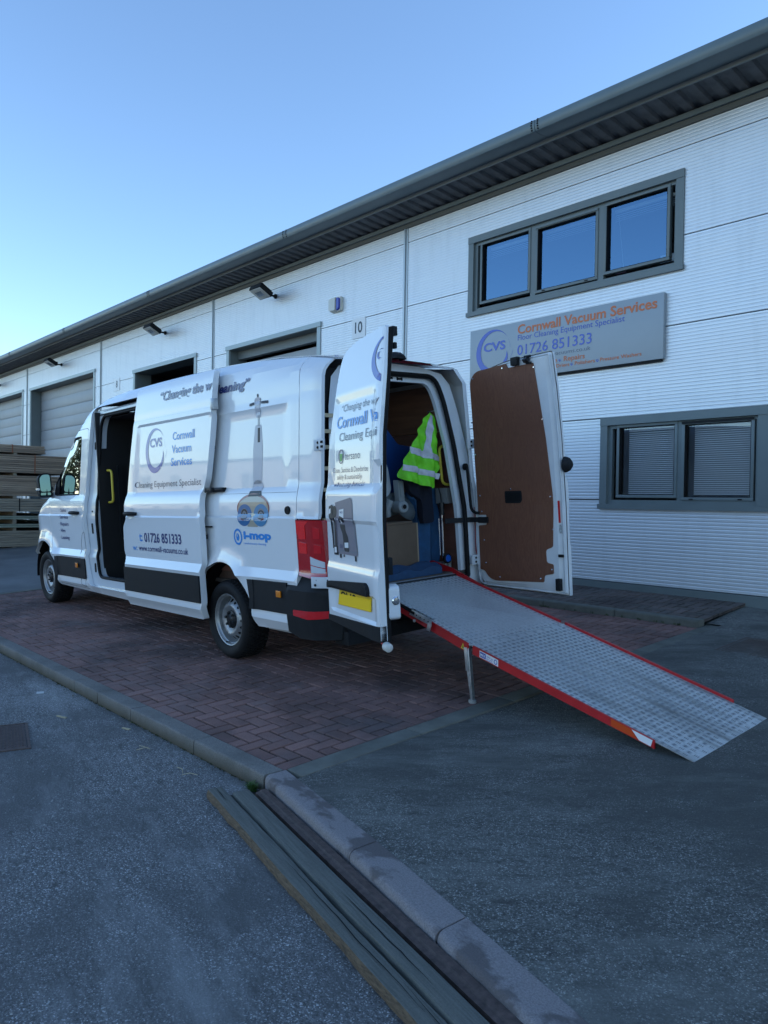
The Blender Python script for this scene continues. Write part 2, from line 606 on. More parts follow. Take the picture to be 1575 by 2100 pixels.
# ================================================================= ground
SL = 0.066                                   # the yard falls towards the road
A0 = -1.6369 + HC
def gz(y): return A0 + SL * y
SLA = math.atan(SL)
KY0, KY1 = 2.285, 2.41                        # kerb front and back
BX0, BX1 = -11.95, -3.48                      # brick bay
WK0, WK1 = 7.23, 7.355                        # kerb of the footway by the wall
def fz(y): return 0.478 + (y - 7.355) * 0.095  # footway surface

# big ground sheet to the horizon and the road
m = MB()
N = 24
xs = [-900, -300, -100, -60] + [-40 + i * 2 for i in range(31)] + [60, 150, 900]
ys = [-900, -300, -100, -40, -26, -20, -14] + [-10 + i * 0.8 for i in range(16)] + [KY0 + 0.1]
for i in range(len(xs) - 1):
    for j in range(len(ys) - 1):
        q = [(xs[i], ys[j]), (xs[i + 1], ys[j]), (xs[i + 1], ys[j + 1]), (xs[i], ys[j + 1])]
        m.add([(x, y, 0.0) for x, y in q], [(0, 1, 2, 3)])
# beyond the building on all sides
m.add([(-900, 8.0, 0.35), (900, 8.0, 0.35), (900, 900, 0.35), (-900, 900, 0.35)], [(0, 1, 2, 3)])
m.add([(-900, 2.3, 0.0), (-46, 2.3, 0.0), (-46, 8.0, 0.35), (-900, 8.0, 0.35)], [(0, 1, 2, 3)])
m.add([(14, 2.3, 0.0), (900, 2.3, 0.0), (900, 8.0, 0.35), (14, 8.0, 0.35)], [(0, 1, 2, 3)])
road = m.build('road', asphalt)
tag(road, 'grey worn asphalt road in front of the kerb', kind='structure')

# dropped-kerb lines (the kerb bends towards the camera right of the corner)
def on_line(p, q, x): return p[1] + (q[1] - p[1]) * (x - p[0]) / (q[0] - p[0])
DKB = [(-3.475, 2.425), (-2.48, 2.235), (-1.72, 2.06), (-1.19, 1.935), (-0.3, 1.73), (3.0, 0.98), (14, -1.5)]   # back edge
DKF = [(-3.475, 2.29), (-2.51, 2.085), (-1.93, 1.95), (-1.55, 1.86), (-0.35, 1.59), (3.0, 0.84), (14, -1.65)]   # front edge
m = MB()
# asphalt apron right of the brick bay
ap = [(BX1 + 0.15, on_line(DKB[0], DKB[1], BX1 + .15) - .004)] + [(p[0], p[1] - .004) for p in DKB[1:]] + [(14, 8.33), (BX1, 8.33), (BX1, 7.4), (BX1 + 0.15, 7.4)]
def apz(x, y):
    z = gz(y)
    z += 0.012 * sin(x * 1.7 + y) * sstep(2.6, 4.0, y)
    if y > 7.2: z += 0.05 * sstep(7.2, 8.3, y) * sstep(BX1 + 1.2, BX1, x)
    return (x, y, z)
vs, fs = sheet(ap, apz, step=0.5)
m.add(vs, fs)
apron = m.build('asphalt_apron', apron_mat, smooth=60)
tag(apron, 'dark asphalt apron on the right of the brick bay', kind='structure')
# concrete edging strip between bricks and asphalt
m = MB()
y = 2.43
k = 0
while y < 7.35:
    y2 = min(y + 0.9, 7.42)
    m.box(BX1 + 0.004, BX1 + 0.148, y + 0.004, y2 - 0.004, -0.1, 0.003, fn=lambda a, b_, c_: (a, b_, gz(b_) + c_))
    y = y2
m.box(BX1 - .6, BX1 + .6, 7.15, 8.33, -.30, -.02, fn=lambda a, b_, c_: (a, b_, gz(b_) + c_))
edging = m.build('edging_strip', concrete, bevel=0.006)
tag(edging, 'pale concrete edging strip between bricks and asphalt', kind='structure')
# far concrete yard beyond the brick bay
m = MB()
m.add([(-46, KY1, gz(KY1)), (BX0 - 0.16, KY1, gz(KY1)), (BX0 - 0.16, 8.33, gz(8.33)), (-46, 8.33, gz(8.33))], [(0, 1, 2, 3)])
yard = m.build('yard', mat('yard_concrete', (0.13, 0.135, 0.135), 0.8, var=(1.2, 0.3), bump=(60, 0.004)))
tag(yard, 'grey concrete yard in front of the far roller doors', kind='structure')
m = MB(); m.box(BX0 - 0.16, BX0 - 0.005, KY1, 7.22, -0.1, 0.004, fn=lambda a, b_, c_: (a, b_, gz(b_) + c_))
e2 = m.build('far_edging_strip', concrete); tag(e2, 'pale edging strip at the far end of the brick bay', kind='structure')

# --- herringbone block paving, one object per block for the 300 that show largest
def tint_mesh(name, boxes, material, tints):
    """boxes: (x0,x1,y0,y1,z) -> chamfered slabs in local coords"""
    vs, fs, tt = [], [], []
    ch, d = 0.0035, 0.03
    for (x0, x1, y0, y1, fz_), tn in zip(boxes, tints):
        k = len(vs)
        for (ins, dz) in ((0, -d), (0, -ch), (ch, 0)):
            for (x, y) in ((x0 + ins, y0 + ins), (x1 - ins, y0 + ins), (x1 - ins, y1 - ins), (x0 + ins, y1 - ins)):
                vs.append((x, y, fz_(x, y) + dz))
        for r in (0, 4):
            for i in range(4):
                fs.append((k + r + i, k + r + (i + 1) % 4, k + r + 4 + (i + 1) % 4, k + r + 4 + i))
        fs.append((k + 8, k + 9, k + 10, k + 11))
        tt += [tn] * 9
    me = bpy.data.meshes.new(name)
    me.from_pydata(vs, [], fs)
    me.materials.append(material)
    at = me.attributes.new('tint', 'FLOAT', 'FACE')
    at.data.foreach_set('value', tt)
    me.update()
    return me

def herring(x0, x1, y0, y1, ox, oy, L=0.1015):
    out = []
    for k in range(-200, 300):
        for mm in range(-120, 120):
            for kind in (0, 1):
                if kind == 0: a, b_, wd, hh = k + 4 * mm, k, 2, 1
                else: a, b_, wd, hh = k + 4 * mm, k + 1, 1, 2
                ax0, ay0 = ox + a * L, oy + b_ * L
                ax1, ay1 = ax0 + wd * L, ay0 + hh * L
                if ax1 <= x0 or ax0 >= x1 or ay1 <= y0 or ay0 >= y1: continue
                out.append((max(ax0, x0), min(ax1, x1), max(ay0, y0), min(ay1, y1), kind, ax0 >= x0 and ax1 <= x1 and ay0 >= y0 and ay1 <= y1))
    return [b_ for b_ in out if b_[1] - b_[0] > 0.02 and b_[3] - b_[2] > 0.02]

G = 0.0070
def pave(name, label, x0, x1, y0, y1, zf, slope, material, groupname, hidden=None):
    base = MB()
    base.add([(x0, y0, zf(y0) - 0.010), (x1, y0, zf(y0) - 0.010), (x1, y1, zf(y1) - 0.010), (x0, y1, zf(y1) - 0.010)], [(0, 1, 2, 3)])
    root = base.build(name, joint_mat)
    tag(root, label, kind='structure')
    bl = herring(x0, x1, y0, y1, x1, y0)
    def size(b_):
        cx, cy = (b_[0] + b_[1]) / 2, (b_[2] + b_[3]) / 2
        if hidden and hidden(cx, cy): return -1
        dx, dy, dz = cx, cy, HC - zf(cy)
        # inside the view?
        p = Vector((cx, cy, zf(cy) - HC))
        zc = p.dot(RZ)
        if zc <= 0: return -1
        px, py = p.dot(RX) / zc * 1577 + 787.5, p.dot(RY) / zc * 1577 + 1050
        if not (-5 < px < 1580 and 0 < py < 2105): return -1
        return (b_[1] - b_[0]) * (b_[3] - b_[2]) * dz / (p.length ** 3)
    bl.sort(key=size, reverse=True)
    rnd = random.Random(3)
    var = {}
    for kind in (0, 1):
        wd, hh = (0.203, 0.1015) if kind == 0 else (0.1015, 0.203)
        var[kind] = [tint_mesh('brick', [(-wd / 2 + G, wd / 2 - G, -hh / 2 + G, hh / 2 - G, lambda x, y: 0.0)], material, [rnd.random()]) for _ in range(10)]
    for b_ in bl[:298]:
        cx, cy = (b_[0] + b_[1]) / 2, (b_[2] + b_[3]) / 2
        if b_[5]:
            me = rnd.choice(var[b_[4]])
        else:
            hx, hy = (b_[1] - b_[0]) / 2, (b_[3] - b_[2]) / 2
            me = tint_mesh('brick', [(-hx + G, hx - G, -hy + G, hy - G, lambda x, y: 0.0)], material, [rnd.random()])
        o = link('brick', me, root)
        o.location = (cx, cy, zf(cy) + rnd.uniform(-0.0022, 0.0022))
        o.rotation_euler = (slope + rnd.uniform(-0.008, 0.008), rnd.uniform(-0.008, 0.008), rnd.uniform(-0.006, 0.006))
    rest, tn = [], []
    for b_ in bl[298:]:
        j = rnd.uniform(-0.0022, 0.0022); sx = rnd.uniform(-0.008, 0.008)
        cx = (b_[0] + b_[1]) / 2
        rest.append((b_[0] + G, b_[1] - G, b_[2] + G, b_[3] - G, (lambda j, sx, cx: (lambda x, y: zf(y) + j + (x - cx) * sx))(j, sx, cx)))
        tn.append(rnd.random())
    o = link('far_bricks', tint_mesh('far_bricks', rest, material, tn), root)
    tag(o, kind='stuff')
    return root

paving = pave('brick_paving', 'red herringbone block paving under the van', BX0, BX1, KY1 + 0.003, WK0 - 0.003, gz, SLA, brick_mat, 'blocks',
              hidden=lambda x, y: (-10.9 < x < -4.6 and y > 3.9))
footway = pave('footway', 'mossy block footway along the wall', -14.0, BX1, WK1 + 0.003, 8.30, fz, math.atan(0.095), brick_mat2, 'footway blocks',
               hidden=lambda x, y: x < -6.2)
m = MB(); m.add([(-46, WK1, fz(WK1)), (-14.0, WK1, fz(WK1)), (-14.0, 8.33, fz(8.33)), (-46, 8.33, fz(8.33))], [(0, 1, 2, 3)])
fp = m.build('far_footway', concrete); tag(fp, 'plain strip of footway at the far doors', kind='structure')

# --- kerb stones
def kerb_stone(x0, x1, yf, yb, ztop, zbot, parent, material, rr=0.022, zfun=None, seed=0, name='kerb_stone'):
    r = random.Random(seed)
    n = max(3, int((x1 - x0) / 0.06))
    prof = []
    for i in range(6):
        a = i / 5 * pi / 2
        prof.append((rr - rr * cos(a), -rr + rr * sin(a)))
    ring = [(0.0, None)] + prof + [(None, 0.0), (None, None)]
    vs, fs = [], []
    for i in range(n + 1):
        x = x0 + (x1 - x0) * i / n
        f = yf(x) if callable(yf) else yf
        bk = yb(x) if callable(yb) else yb
        zt = ztop(x) if callable(ztop) else ztop
        jit = r.uniform(-0.0022, 0.0022) + (r.random() < .08) * r.uniform(.002, .007)
        vs.append((x, f + jit, zbot))
        for (dy, dz) in prof:
            vs.append((x, f + dy + jit, zt + dz + r.uniform(-0.001, 0.001)))
        vs.append((x, (f + bk) / 2, zt + r.uniform(-0.0008, 0.0012)))
        vs.append((x, bk, zt))
        vs.append((x, bk, zbot))
    k = len(prof) + 4
    for i in range(n):
        for j in range(k - 1):
            fs.append((i * k + j, (i + 1) * k + j, (i + 1) * k + j + 1, i * k + j + 1))
    fs.append(tuple(range(k)))
    fs.append(tuple(reversed(range(n * k, (n + 1) * k))))
    mb = MB(); mb.add(vs, fs)
    return mb.build(name, material, parent, smooth=50)

kerb = empty('kerb', (0, 0, 0)); tag(kerb, 'raised concrete kerb along the brick bay', kind='structure')
x = BX1 - 0.003
i = 0
KL = [0.78, 0.915, 0.60, 0.47, 0.47] + [0.915] * 40
while x > -40:
    L = KL[i]
    ztop = gz(KY1) + 0.003
    kerb_stone(x - L + 0.007, x, KY0, KY1, ztop, -0.05, kerb, kerb_mat, rr=0.013, seed=i)
    x -= L; i += 1
dkerb = empty('dropped_kerb', (0, 0, 0)); tag(dkerb, 'flush dropped kerb with damp patches beside the rusty beam', kind='structure')
def yB(x): return lerp(x, [p[0] for p in DKB], [p[1] for p in DKB])
def yF(x): return lerp(x, [p[0] for p in DKF], [p[1] for p in DKF])
x = BX1 + 0.006
i = 0
while x < 4:
    L = [0.97, 0.66, 0.72, 0.72, 0.8, 0.8, 0.8, 0.8, 0.8, 0.8, 0.8, 0.8][i]
    kerb_stone(x, x + L - 0.007, yF, yB, lambda x_: gz(yB(x_)) + 0.001 - 0.0, -0.04, dkerb, drop_mat, rr=0.03, seed=50 + i)
    x += L; i += 1
wkerb = empty('footway_kerb', (0, 0, 0)); tag(wkerb, 'low mossy kerb of the footway by the wall', kind='structure')
x = BX1 - 0.004
for i in range(28):
    kerb_stone(x - 0.905, x, WK0, WK1, 0.478, gz(WK0) - 0.03, wkerb, concrete, rr=0.02, seed=90 + i)
    x -= 0.915

# --- grit and small debris on the road and apron: nobody could count it
def grit(name, n, zone, zf, material, smin, smax, label, seed):
    r = random.Random(seed)
    mb = MB()
    for _ in range(n):
        x, y = zone(r)
        s = r.uniform(smin, smax) * (1 if r.random() < 0.93 else 2.2)
        z = zf(x, y)
        a = r.uniform(0, pi)
        pts = []
        for kx in range(5):
            an = a + kx * 2 * pi / 5 + r.uniform(-.3, .3)
            q = s * r.uniform(0.6, 1.1)
            pts.append((x + q * cos(an), y + q * sin(an), z - 0.001))
        pts.append((x + r.uniform(-.3, .3) * s, y + r.uniform(-.3, .3) * s, z + s * r.uniform(0.3, 0.7)))
        mb.add(pts, [(kx, (kx + 1) % 5, 5) for kx in range(5)])
    o = mb.build(name, material)
    tag(o, label, kind='stuff')
    return o
pale_grit = mat('pale_grit', (0.30, 0.30, 0.285), 0.9, var=(40, 0.5))
def z_road(r):
    while True:
        d = r.random() ** 0.6
        x = -0.2 - 6.5 * d
        y = r.uniform(0.1, 2.27)
        if x > -3.5 and y > 2.2 - 0.21 * (x + 3.5) - 0.25: continue
        if y / max(0.2, -x) < 0.12: continue
        return x, y
grit('road_grit', 5200, z_road, lambda x, y: 0.0, pale_grit, 0.0014, 0.0045, 'pale grit scattered on the grey road', 5)
def z_apron(r):
    while True:
        x = r.uniform(-3.3, 0.3); y = 1.9 + 5.2 * r.random() ** 1.3
        if y < yB(x) + 0.03: continue
        return x, y
grit('apron_grit', 2400, z_apron, lambda x, y: apz(x, y)[2], pale_grit, 0.0014, 0.0036, 'pale grit scattered on the dark apron', 6)
# crumbs along the kerb foot and joint
def z_kerb(r):
    return r.uniform(-9, -3.5), KY0 - abs(r.gauss(0, 0.035)) - 0.004
grit('kerb_debris', 500, z_kerb, lambda x, y: 0.0, mat('kerb_crumbs', (0.12, 0.11, 0.08), 0.95, var=(50, 0.5)), 0.0025, 0.007, 'dark crumbs gathered at the foot of the kerb', 8)

# --- moss tufts along joints (stuff) and the big grass tuft at the kerb corner
def blades(mb, cx, cy, cz, n, h, spread, r, w=0.0022):
    for _ in range(n):
        a = r.uniform(0, 2 * pi); l = h * r.uniform(0.5, 1.1); lean = r.uniform(0.2, 1.1) * spread
        x0, y0 = cx + r.gauss(0, spread * 0.25), cy + r.gauss(0, spread * 0.12)
        dx, dy = cos(a), sin(a)
        px, py = -dy * w, dx * w
        p0 = (x0, y0, cz); p1 = (x0 + dx * lean * .4, y0 + dy * lean * .4, cz + l * .6); p2 = (x0 + dx * lean, y0 + dy * lean, cz + l * r.uniform(.7, 1.0))
        mb.add([(p0[0] - px, p0[1] - py, p0[2]), (p0[0] + px, p0[1] + py, p0[2]), (p1[0] + px, p1[1] + py, p1[2]), (p1[0] - px, p1[1] - py, p1[2]), p2], [(0, 1, 2, 3), (3, 2, 4)])
grass_mat = mat('grass_green', (0.055, 0.12, 0.02), 0.6, var=(30, 0.5))
moss_mat = mat('dull_moss', (0.05, 0.065, 0.022), 0.9, var=(30, 0.5))
r = random.Random(4)
mb = MB()
blades(mb, -3.53, 2.245, 0.0, 150, 0.055, 0.055, r)
o = mb.build('grass_tuft', grass_mat); tag(o, 'bright green grass tuft growing at the kerb corner', 'grass tuft')
mb = MB()
for _ in range(150):
    x = r.uniform(-8.5, -3.6); blades(mb, x, KY0 - 0.006, 0.0, 5, 0.012, 0.012, r, 0.0014)
for x, s in ((-2.72, 1.0), (-2.50, .8), (-2.25, .5), (-1.98, 1.2), (-1.80, .5), (-1.60, 1.0)):
    blades(mb, x, yF(x) - 0.015, -0.0, int(22 * s), 0.035, 0.02, r, 0.0022)
for _ in range(60):
    blades(mb, r.uniform(-9, -3.6), WK0 - 0.01, gz(WK0), 5, 0.03, 0.03, r, 0.003)
o = mb.build('weeds', moss_mat); tag(o, 'small weeds and moss in the kerb joints', kind='stuff')

# --- litter
def litter(name, label, cat, pts, z, material, th=0.003):
    mb = MB(); n = len(pts)
    mb.add([(x, y, z + 0.001) for x, y in pts] + [(x, y, z + th) for x, y in pts], [tuple(range(n, 2 * n))] + [(i, (i + 1) % n, n + (i + 1) % n, n + i) for i in range(n)])
    o = mb.build(name, material); tag(o, label, cat); return o
straw = mat('dry_straw', (0.42, 0.36, 0.24), 0.8)
paperm = mat('paper_scrap', (0.6, 0.6, 0.58), 0.8)
litter('paper_scrap', 'white paper scrap on the road near the left kerb', 'litter', [(-6.42, 2.05), (-6.36, 2.03), (-6.34, 2.08), (-6.40, 2.10)], 0, paperm)
litter('wood_chip', 'pale wood chip on the road below the kerb', 'wood chip', [(-5.62, 1.93), (-5.52, 1.96), (-5.53, 1.975), (-5.62, 1.945)], 0, straw, 0.008)
litter('wood_chip', 'second pale wood chip, touching the kerb foot', 'wood chip', [(-5.05, 2.17), (-4.98, 2.19), (-4.985, 2.205), (-5.05, 2.185)], 0, straw, 0.008)
for k, (x, y) in enumerate(((-4.62, 2.10), (-4.55, 2.05), (-4.0, 2.08), (-3.92, 2.13))):
    mb = MB(); a = k * 1.3
    mb.tube([(x, y, 0.004), (x + .05 * cos(a), y + .04 * sin(a), 0.012), (x + .11 * cos(a + .3), y + .08 * sin(a + .3), 0.005)], 0.0022, 5)
    o = mb.build('twig', straw)
    tag(o, ['pale twig lying left of the grass by the kerb', 'forked pale twig near the kerb foot', 'short straw on the road close to the planks', 'bent straw just left of the grass tuft'][k], 'twig', 'straws along the kerb')

# --- manhole covers
def manhole(x0, x1, y0, y1, zf, label, th=0.006, org=None, ang=0.0):
    root = empty('manhole_cover', (0, 0, 0)); tag(root, label, 'manhole cover', 'iron covers in the ground')
    mb = MB()
    fn = (lambda a, b_, c_: (a, b_, zf(b_) + c_)) if org is None else (lambda a, b_, c_: (org[0] + a * cos(ang) - b_ * sin(ang), org[1] + a * sin(ang) + b_ * cos(ang), c_))
    fr = 0.018
    mb.box(x0, x1, y0, y0 + fr, -0.02, th + 0.001, fn=fn); mb.box(x0, x1, y1 - fr, y1, -0.02, th + 0.001, fn=fn)
    mb.box(x0, x0 + fr, y0 + fr, y1 - fr, -0.02, th + 0.001, fn=fn); mb.box(x1 - fr, x1, y0 + fr, y1 - fr, -0.02, th + 0.001, fn=fn)
    mb.build('frame', rust_iron, root)
    mb = MB()
    mb.box(x0 + fr + .005, x1 - fr - .005, y0 + fr + .005, y1 - fr - .005, -0.02, th - 0.002, fn=fn)
    mb.build('plate', rust_iron, root)
    mb = MB()
    nx, ny = int((x1 - x0 - .07) / 0.034), int((y1 - y0 - .07) / 0.020)
    for i in range(nx):
        for j in range(ny):
            cx, cy = x0 + .035 + (i + .5 + (j % 2) * .5 - .25) * 0.034, y0 + .035 + (j + .5) * 0.020
            mb.box(cx - .012, cx + .012, cy - .0035, cy + .0035, th - 0.003, th + 0.002, fn=fn)
    o = mb.build('tread_pattern', rust_iron, root); tag(o, kind='stuff')
manhole(0, .60, -.45, 0, lambda y: 0.0, 'rusty iron manhole cover in the road at the left edge', org=(-5.57, 1.72), ang=radians(-15))
manhole(-2.96, -2.36, 6.45, 7.07, lambda y: gz(y) + 0.004, 'brown iron manhole cover in the apron near the wall')

gutter_shade = mat('painted_gutter_shade', (0.012, 0.012, 0.011), .6, var=(30, .5))
# --- planks and rusty beam in the road gutter
ux, uy = cos(radians(-12.2)), sin(radians(-12.2))
def along(s, t_, z):  # s along the kerb to the right, t across (negative = towards camera)
    return (-3.565 + s * ux - t_ * uy, 2.20 + s * uy + t_ * ux, z)
def plank(name, label, t0, t1, s0, s1, h, seed, rag0=0.0, rag1=0.0, jag0=0.0, brown=True):
    r = random.Random(seed)
    n = 60
    vs, fs = [], []
    a0 = a1 = 0
    for i in range(n + 1):
        s = s0 + (s1 - s0) * i / n
        a0 = a0 * 0.7 + r.uniform(-1, 1) * rag0
        a1 = a1 * 0.7 + r.uniform(-1, 1) * rag1
        st = jag0 * r.random() if i == 0 else 0
        hz = h + 0.002 * sin(s * 3 + seed)
        for (t_, z) in ((t0 + a0 * 1.4, 0.002), (t0 + a0 - 0.002, hz * 0.55), (t0 + a0 * .5 + 0.004, hz - 0.002), (t0 + 0.012 + a0 * .4, hz), (t1 - 0.008 - a1 * .4, hz), (t1 - a1 * .6, hz - 0.003), (t1 + a1, 0.002)):
            vs.append(along(s + st, t_, z))
    k = 7
    mi = []
    for i in range(n):
        for j in range(k - 1):
            fs.append((i * k + j, (i + 1) * k + j, (i + 1) * k + j + 1, i * k + j + 1)); mi.append(1 if j < 2 and brown else 0)
    fs.append(tuple(reversed(range(k)))); mi.append(1)
    fs.append(tuple(range(n * k, n * k + k))); mi.append(1)
    mb = MB(); mb.v, mb.f, mb.mi = vs, fs, mi
    o = mb.build(name, [old_timber, split_timber], None, smooth=35)
    tag(o, label, 'plank', 'old planks lying in the gutter')
    return o
plank('plank', 'grey split timber plank nearest the road, with a ragged brown edge', -0.190, -0.110, -0.0, 3.6, 0.045, 1, 0.004, 0.0035, 0.02)
plank('plank', 'grey timber plank lying between the ragged plank and the rusty beam', -0.094, 0.0, 0.12, 3.6, 0.048, 2, 0.003, 0.001, 0.02, brown=False)
# long cracks as thin dark grooves cannot be lifted: they are slots between splinters
r = random.Random(9)
for (t_, s0, s1) in ((-0.150, 0.02, 0.26), (-0.140, 0.95, 2.1), (-0.128, 1.9, 3.2), (-0.05, 1.3, 2.0)):
    s = s0; q = t_; mb = MB()
    pts = []
    while s < s1:
        pts.append((s, q)); s += 0.05; q += r.uniform(-0.0035, 0.0035)
    for i in range(len(pts) - 1):
        w0 = 0.0022 * sin(pi * i / (len(pts) - 1)) + 0.0004; w1 = 0.0022 * sin(pi * (i + 1) / (len(pts) - 1)) + 0.0004
        (sa, qa), (sb, qb) = pts[i], pts[i + 1]
        mb.add([along(sa, qa - w0, .0505), along(sb, qb - w1, .0505), along(sb, qb + w1, .0505), along(sa, qa + w0, .0505)], [(0, 1, 2, 3)])
    mb.build('crack', black_rubber, bpy.data.objects['plank.001' if t_ == -0.05 else 'plank'])
mb = MB()  # near-black sheet that paints the shadow gaps between planks, beam and kerb
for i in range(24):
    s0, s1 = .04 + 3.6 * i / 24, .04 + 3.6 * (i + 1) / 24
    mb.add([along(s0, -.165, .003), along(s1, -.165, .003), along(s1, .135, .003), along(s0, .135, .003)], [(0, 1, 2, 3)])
o = mb.build('gutter_shade', gutter_shade); tag(o, 'black sheet painted as shade in the gutter under the planks', kind='stuff')
# rusty channel between planks and kerb
mb = MB()
n = 30
for i in range(n):
    s0, s1 = 0.13 + 3.5 * i / n, 0.13 + 3.5 * (i + 1) / n
    for (t0, z0, t1, z1) in ((0.030, 0.0, 0.032, 0.030), (0.032, 0.030, 0.052, 0.033), (0.052, 0.033, 0.058, 0.040), (0.058, 0.040, 0.092, 0.040), (0.092, 0.040, 0.096, 0.0)):
        mb.add([along(s0, t0, z0), along(s1, t0, z0), along(s1, t1, z1), along(s0, t1, z1)], [(0, 1, 2, 3)])
mb.add([along(0.13, .030, 0), along(.13, .096, 0), along(.13, .092, .04), along(.13, .058, .04), along(.13, .052, .033), along(.13, .032, .03)], [(0, 1, 2, 3, 4, 5)])
o = mb.build('drain_beam', rust_iron, None, smooth=30); tag(o, 'long rusty brown beam lying between the planks and the dropped kerb', 'beam')

# ================================================================= industrial unit
D = 8.316
def Z(z): return z + HC                       # heights measured from the lens
bld = empty('industrial_unit', (-12, D, 0.5))
tag(bld, 'long silver-clad industrial unit with roller doors and grey eaves', 'industrial unit')
bpar = Matrix.Translation((-12, D, 0.5)).inverted()
def bpart(mb, name, material, smooth=None, bevel=None):
    o = mb.build(name, material, bld, smooth=smooth, bevel=bevel)
    o.matrix_parent_inverse = bpar                 # meshes are in world coordinates
    return o

COLS = [-45.6, -39.4, -33.3, -27.3, -21.01, -14.87, -8.845, -2.75, 3.35, 9.45, 15.5, 21.6, 27.7, 33.8, 36.0]  # run lengthened to the right, out of view, to keep the ground in shade
ROWS = [-1.02, -0.92, 0.08, 1.08, 2.08, 3.08, 4.08, 4.31]
OPEN = [  # x0,x1,z0,z1 in the wall
    (-7.515, -4.268, 2.69, 3.83), (-5.285, -2.95, -0.03, 1.08),
    (-14.28, -11.03, -1.3, 3.21), (-18.89, -15.59, -1.3, 3.26),
    (-27.02, -21.42, -1.3, 3.60), (-33.2, -27.72, -1.3, 3.64), (-39.3, -33.9, -1.3, 3.64), (-45.0, -40.0, -1.3, 3.64)]
def minus(rects, o):
    out = []
    for (a, b_, c_, d_) in rects:
        x0, x1, z0, z1 = max(a, o[0]), min(b_, o[1]), max(c_, o[2]), min(d_, o[3])
        if x0 >= x1 or z0 >= z1:
            out.append((a, b_, c_, d_)); continue
        if a < x0: out.append((a, x0, c_, d_))
        if x1 < b_: out.append((x1, b_, c_, d_))
        if c_ < z0: out.append((x0, x1, c_, z0))
        if z1 < d_: out.append((x0, x1, z1, d_))
    return [q for q in out if q[1] - q[0] > 0.03 and q[3] - q[2] > 0.02]
RP = 0.040
def rib_panel(x0, x1, z0, z1):
    mb = MB()
    zs = [(z0, 0.0)]
    k = math.floor(z0 / RP)
    while True:
        for (dz, dy) in ((0.006, 0.0), (0.013, -0.0024), (0.033, -0.0024), (0.040, 0.0)):
            z = k * RP + dz
            if z > z0 + .001 and z < z1 - .001: zs.append((z, dy))
        k += 1
        if k * RP > z1: break
    zs.append((z1, 0.0))
    vs = []
    for (z, dy) in zs: vs += [(x0, D + dy, Z(z)), (x1, D + dy, Z(z))]
    fs = [(2 * i, 2 * i + 1, 2 * i + 3, 2 * i + 2) for i in range(len(zs) - 1)]
    n = len(vs)
    vs += [(x0, D + .03, Z(z0)), (x1, D + .03, Z(z0)), (x0, D + .03, Z(z1)), (x1, D + .03, Z(z1))]
    fs += [(0, n, n + 1, 1), (n - 2, n - 1, n + 3, n + 2)]
    mb.add(vs, fs)
    return mb
g = 0.0058
for i in range(len(COLS) - 1):
    for j in range(1, len(ROWS) - 1):
        rects = [(COLS[i] + 0.045, COLS[i + 1] - 0.045, ROWS[j] + g, ROWS[j + 1] - g)]
        for o_ in OPEN: rects = minus(rects, o_)
        for q in rects:
            bpart(rib_panel(*q), 'wall_panel', cladding)
# dark backing behind the joints, in pieces round the openings
mb = MB()
rects = [(COLS[0], COLS[-1], -1.3, 4.32)]
for o_ in OPEN: rects = minus(rects, o_)
for q in rects: mb.box(q[0], q[1], D + .031, D + .06, Z(q[2]), Z(q[3]))
bpart(mb, 'wall_backing', dark_metal)
# plinth
for (a, b_) in ((-10.98, 36.0), (-15.54, -14.33), (-21.37, -18.94), (-27.67, -27.07)):
    mb = MB(); mb.box(a, b_, D - .03, D + .02, Z(-1.13), Z(-0.922))
    bpart(mb, 'plinth', trim_grey)
# flashings over the panel joints
for x in COLS[1:-1]:
    mb = MB()
    mb.box(x - .048, x + .048, D - .012, D + .02, Z(-0.92), Z(4.31))
    mb.box(x - .020, x + .004, D - .030, D - .012, Z(-0.92), Z(4.31))
    bpart(mb, 'joint_flashing', MATS.get('flashing_silver') or mat('flashing_silver', (0.42, 0.46, 0.48), 0.4, metal=0.5))

# eaves: soffit, gutter, roof
mb = MB()
mb.box(COLS[0], COLS[-1], D - .035, D + .05, Z(4.30), Z(4.385))
bpart(mb, 'eaves_closer', mat('eaves_closer_brown', (0.10, 0.10, 0.09), 0.6))
mb = MB(); mb.box(COLS[0], COLS[-1], D - .07, D - .037, Z(4.36), Z(4.42)); bpart(mb, 'closer_lip', trim_grey)
mb = MB()
x = COLS[0]
pts = []
while x < COLS[-1]:
    for (dx, dz) in ((0, 0), (0.045, 0), (0.065, 0.035), (0.135, 0.035), (0.155, 0)):
        pts.append((x + dx, dz))
    x += 0.20
vs = []
for (x, dz) in pts: vs += [(x, 7.80, Z(4.475 + dz)), (x, D + .05, Z(4.425 + dz))]
mb.add(vs, [(2 * i, 2 * i + 2, 2 * i + 3, 2 * i + 1) for i in range(len(pts) - 1)])
bpart(mb, 'soffit_sheet', soffit_mat)
mb = MB()
for i in range(len(COLS) - 1):
    mb.box(COLS[i], COLS[i + 1], 7.775, 7.80, Z(4.455), Z(4.52))
bpart(mb, 'gutter_bracket_rail', mat('rail_grey', (0.22, 0.24, 0.23), 0.5))
def gutter_run(x0, x1):
    prof = [(7.775, 4.50), (7.56, 4.480), (7.50, 4.490), (7.485, 4.515), (7.475, 4.565), (7.485, 4.615), (7.50, 4.630), (7.53, 4.632), (7.53, 4.625), (7.50, 4.60), (7.5, 4.55), (7.775, 4.55)]
    mb = MB()
    n = len(prof)
    mb.add([(x0, y, Z(z)) for y, z in prof] + [(x1, y, Z(z)) for y, z in prof], [(i, i + 1, n + i + 1, n + i) for i in range(n - 1)] + [tuple(range(n)), tuple(range(n, 2 * n))])
    return mb
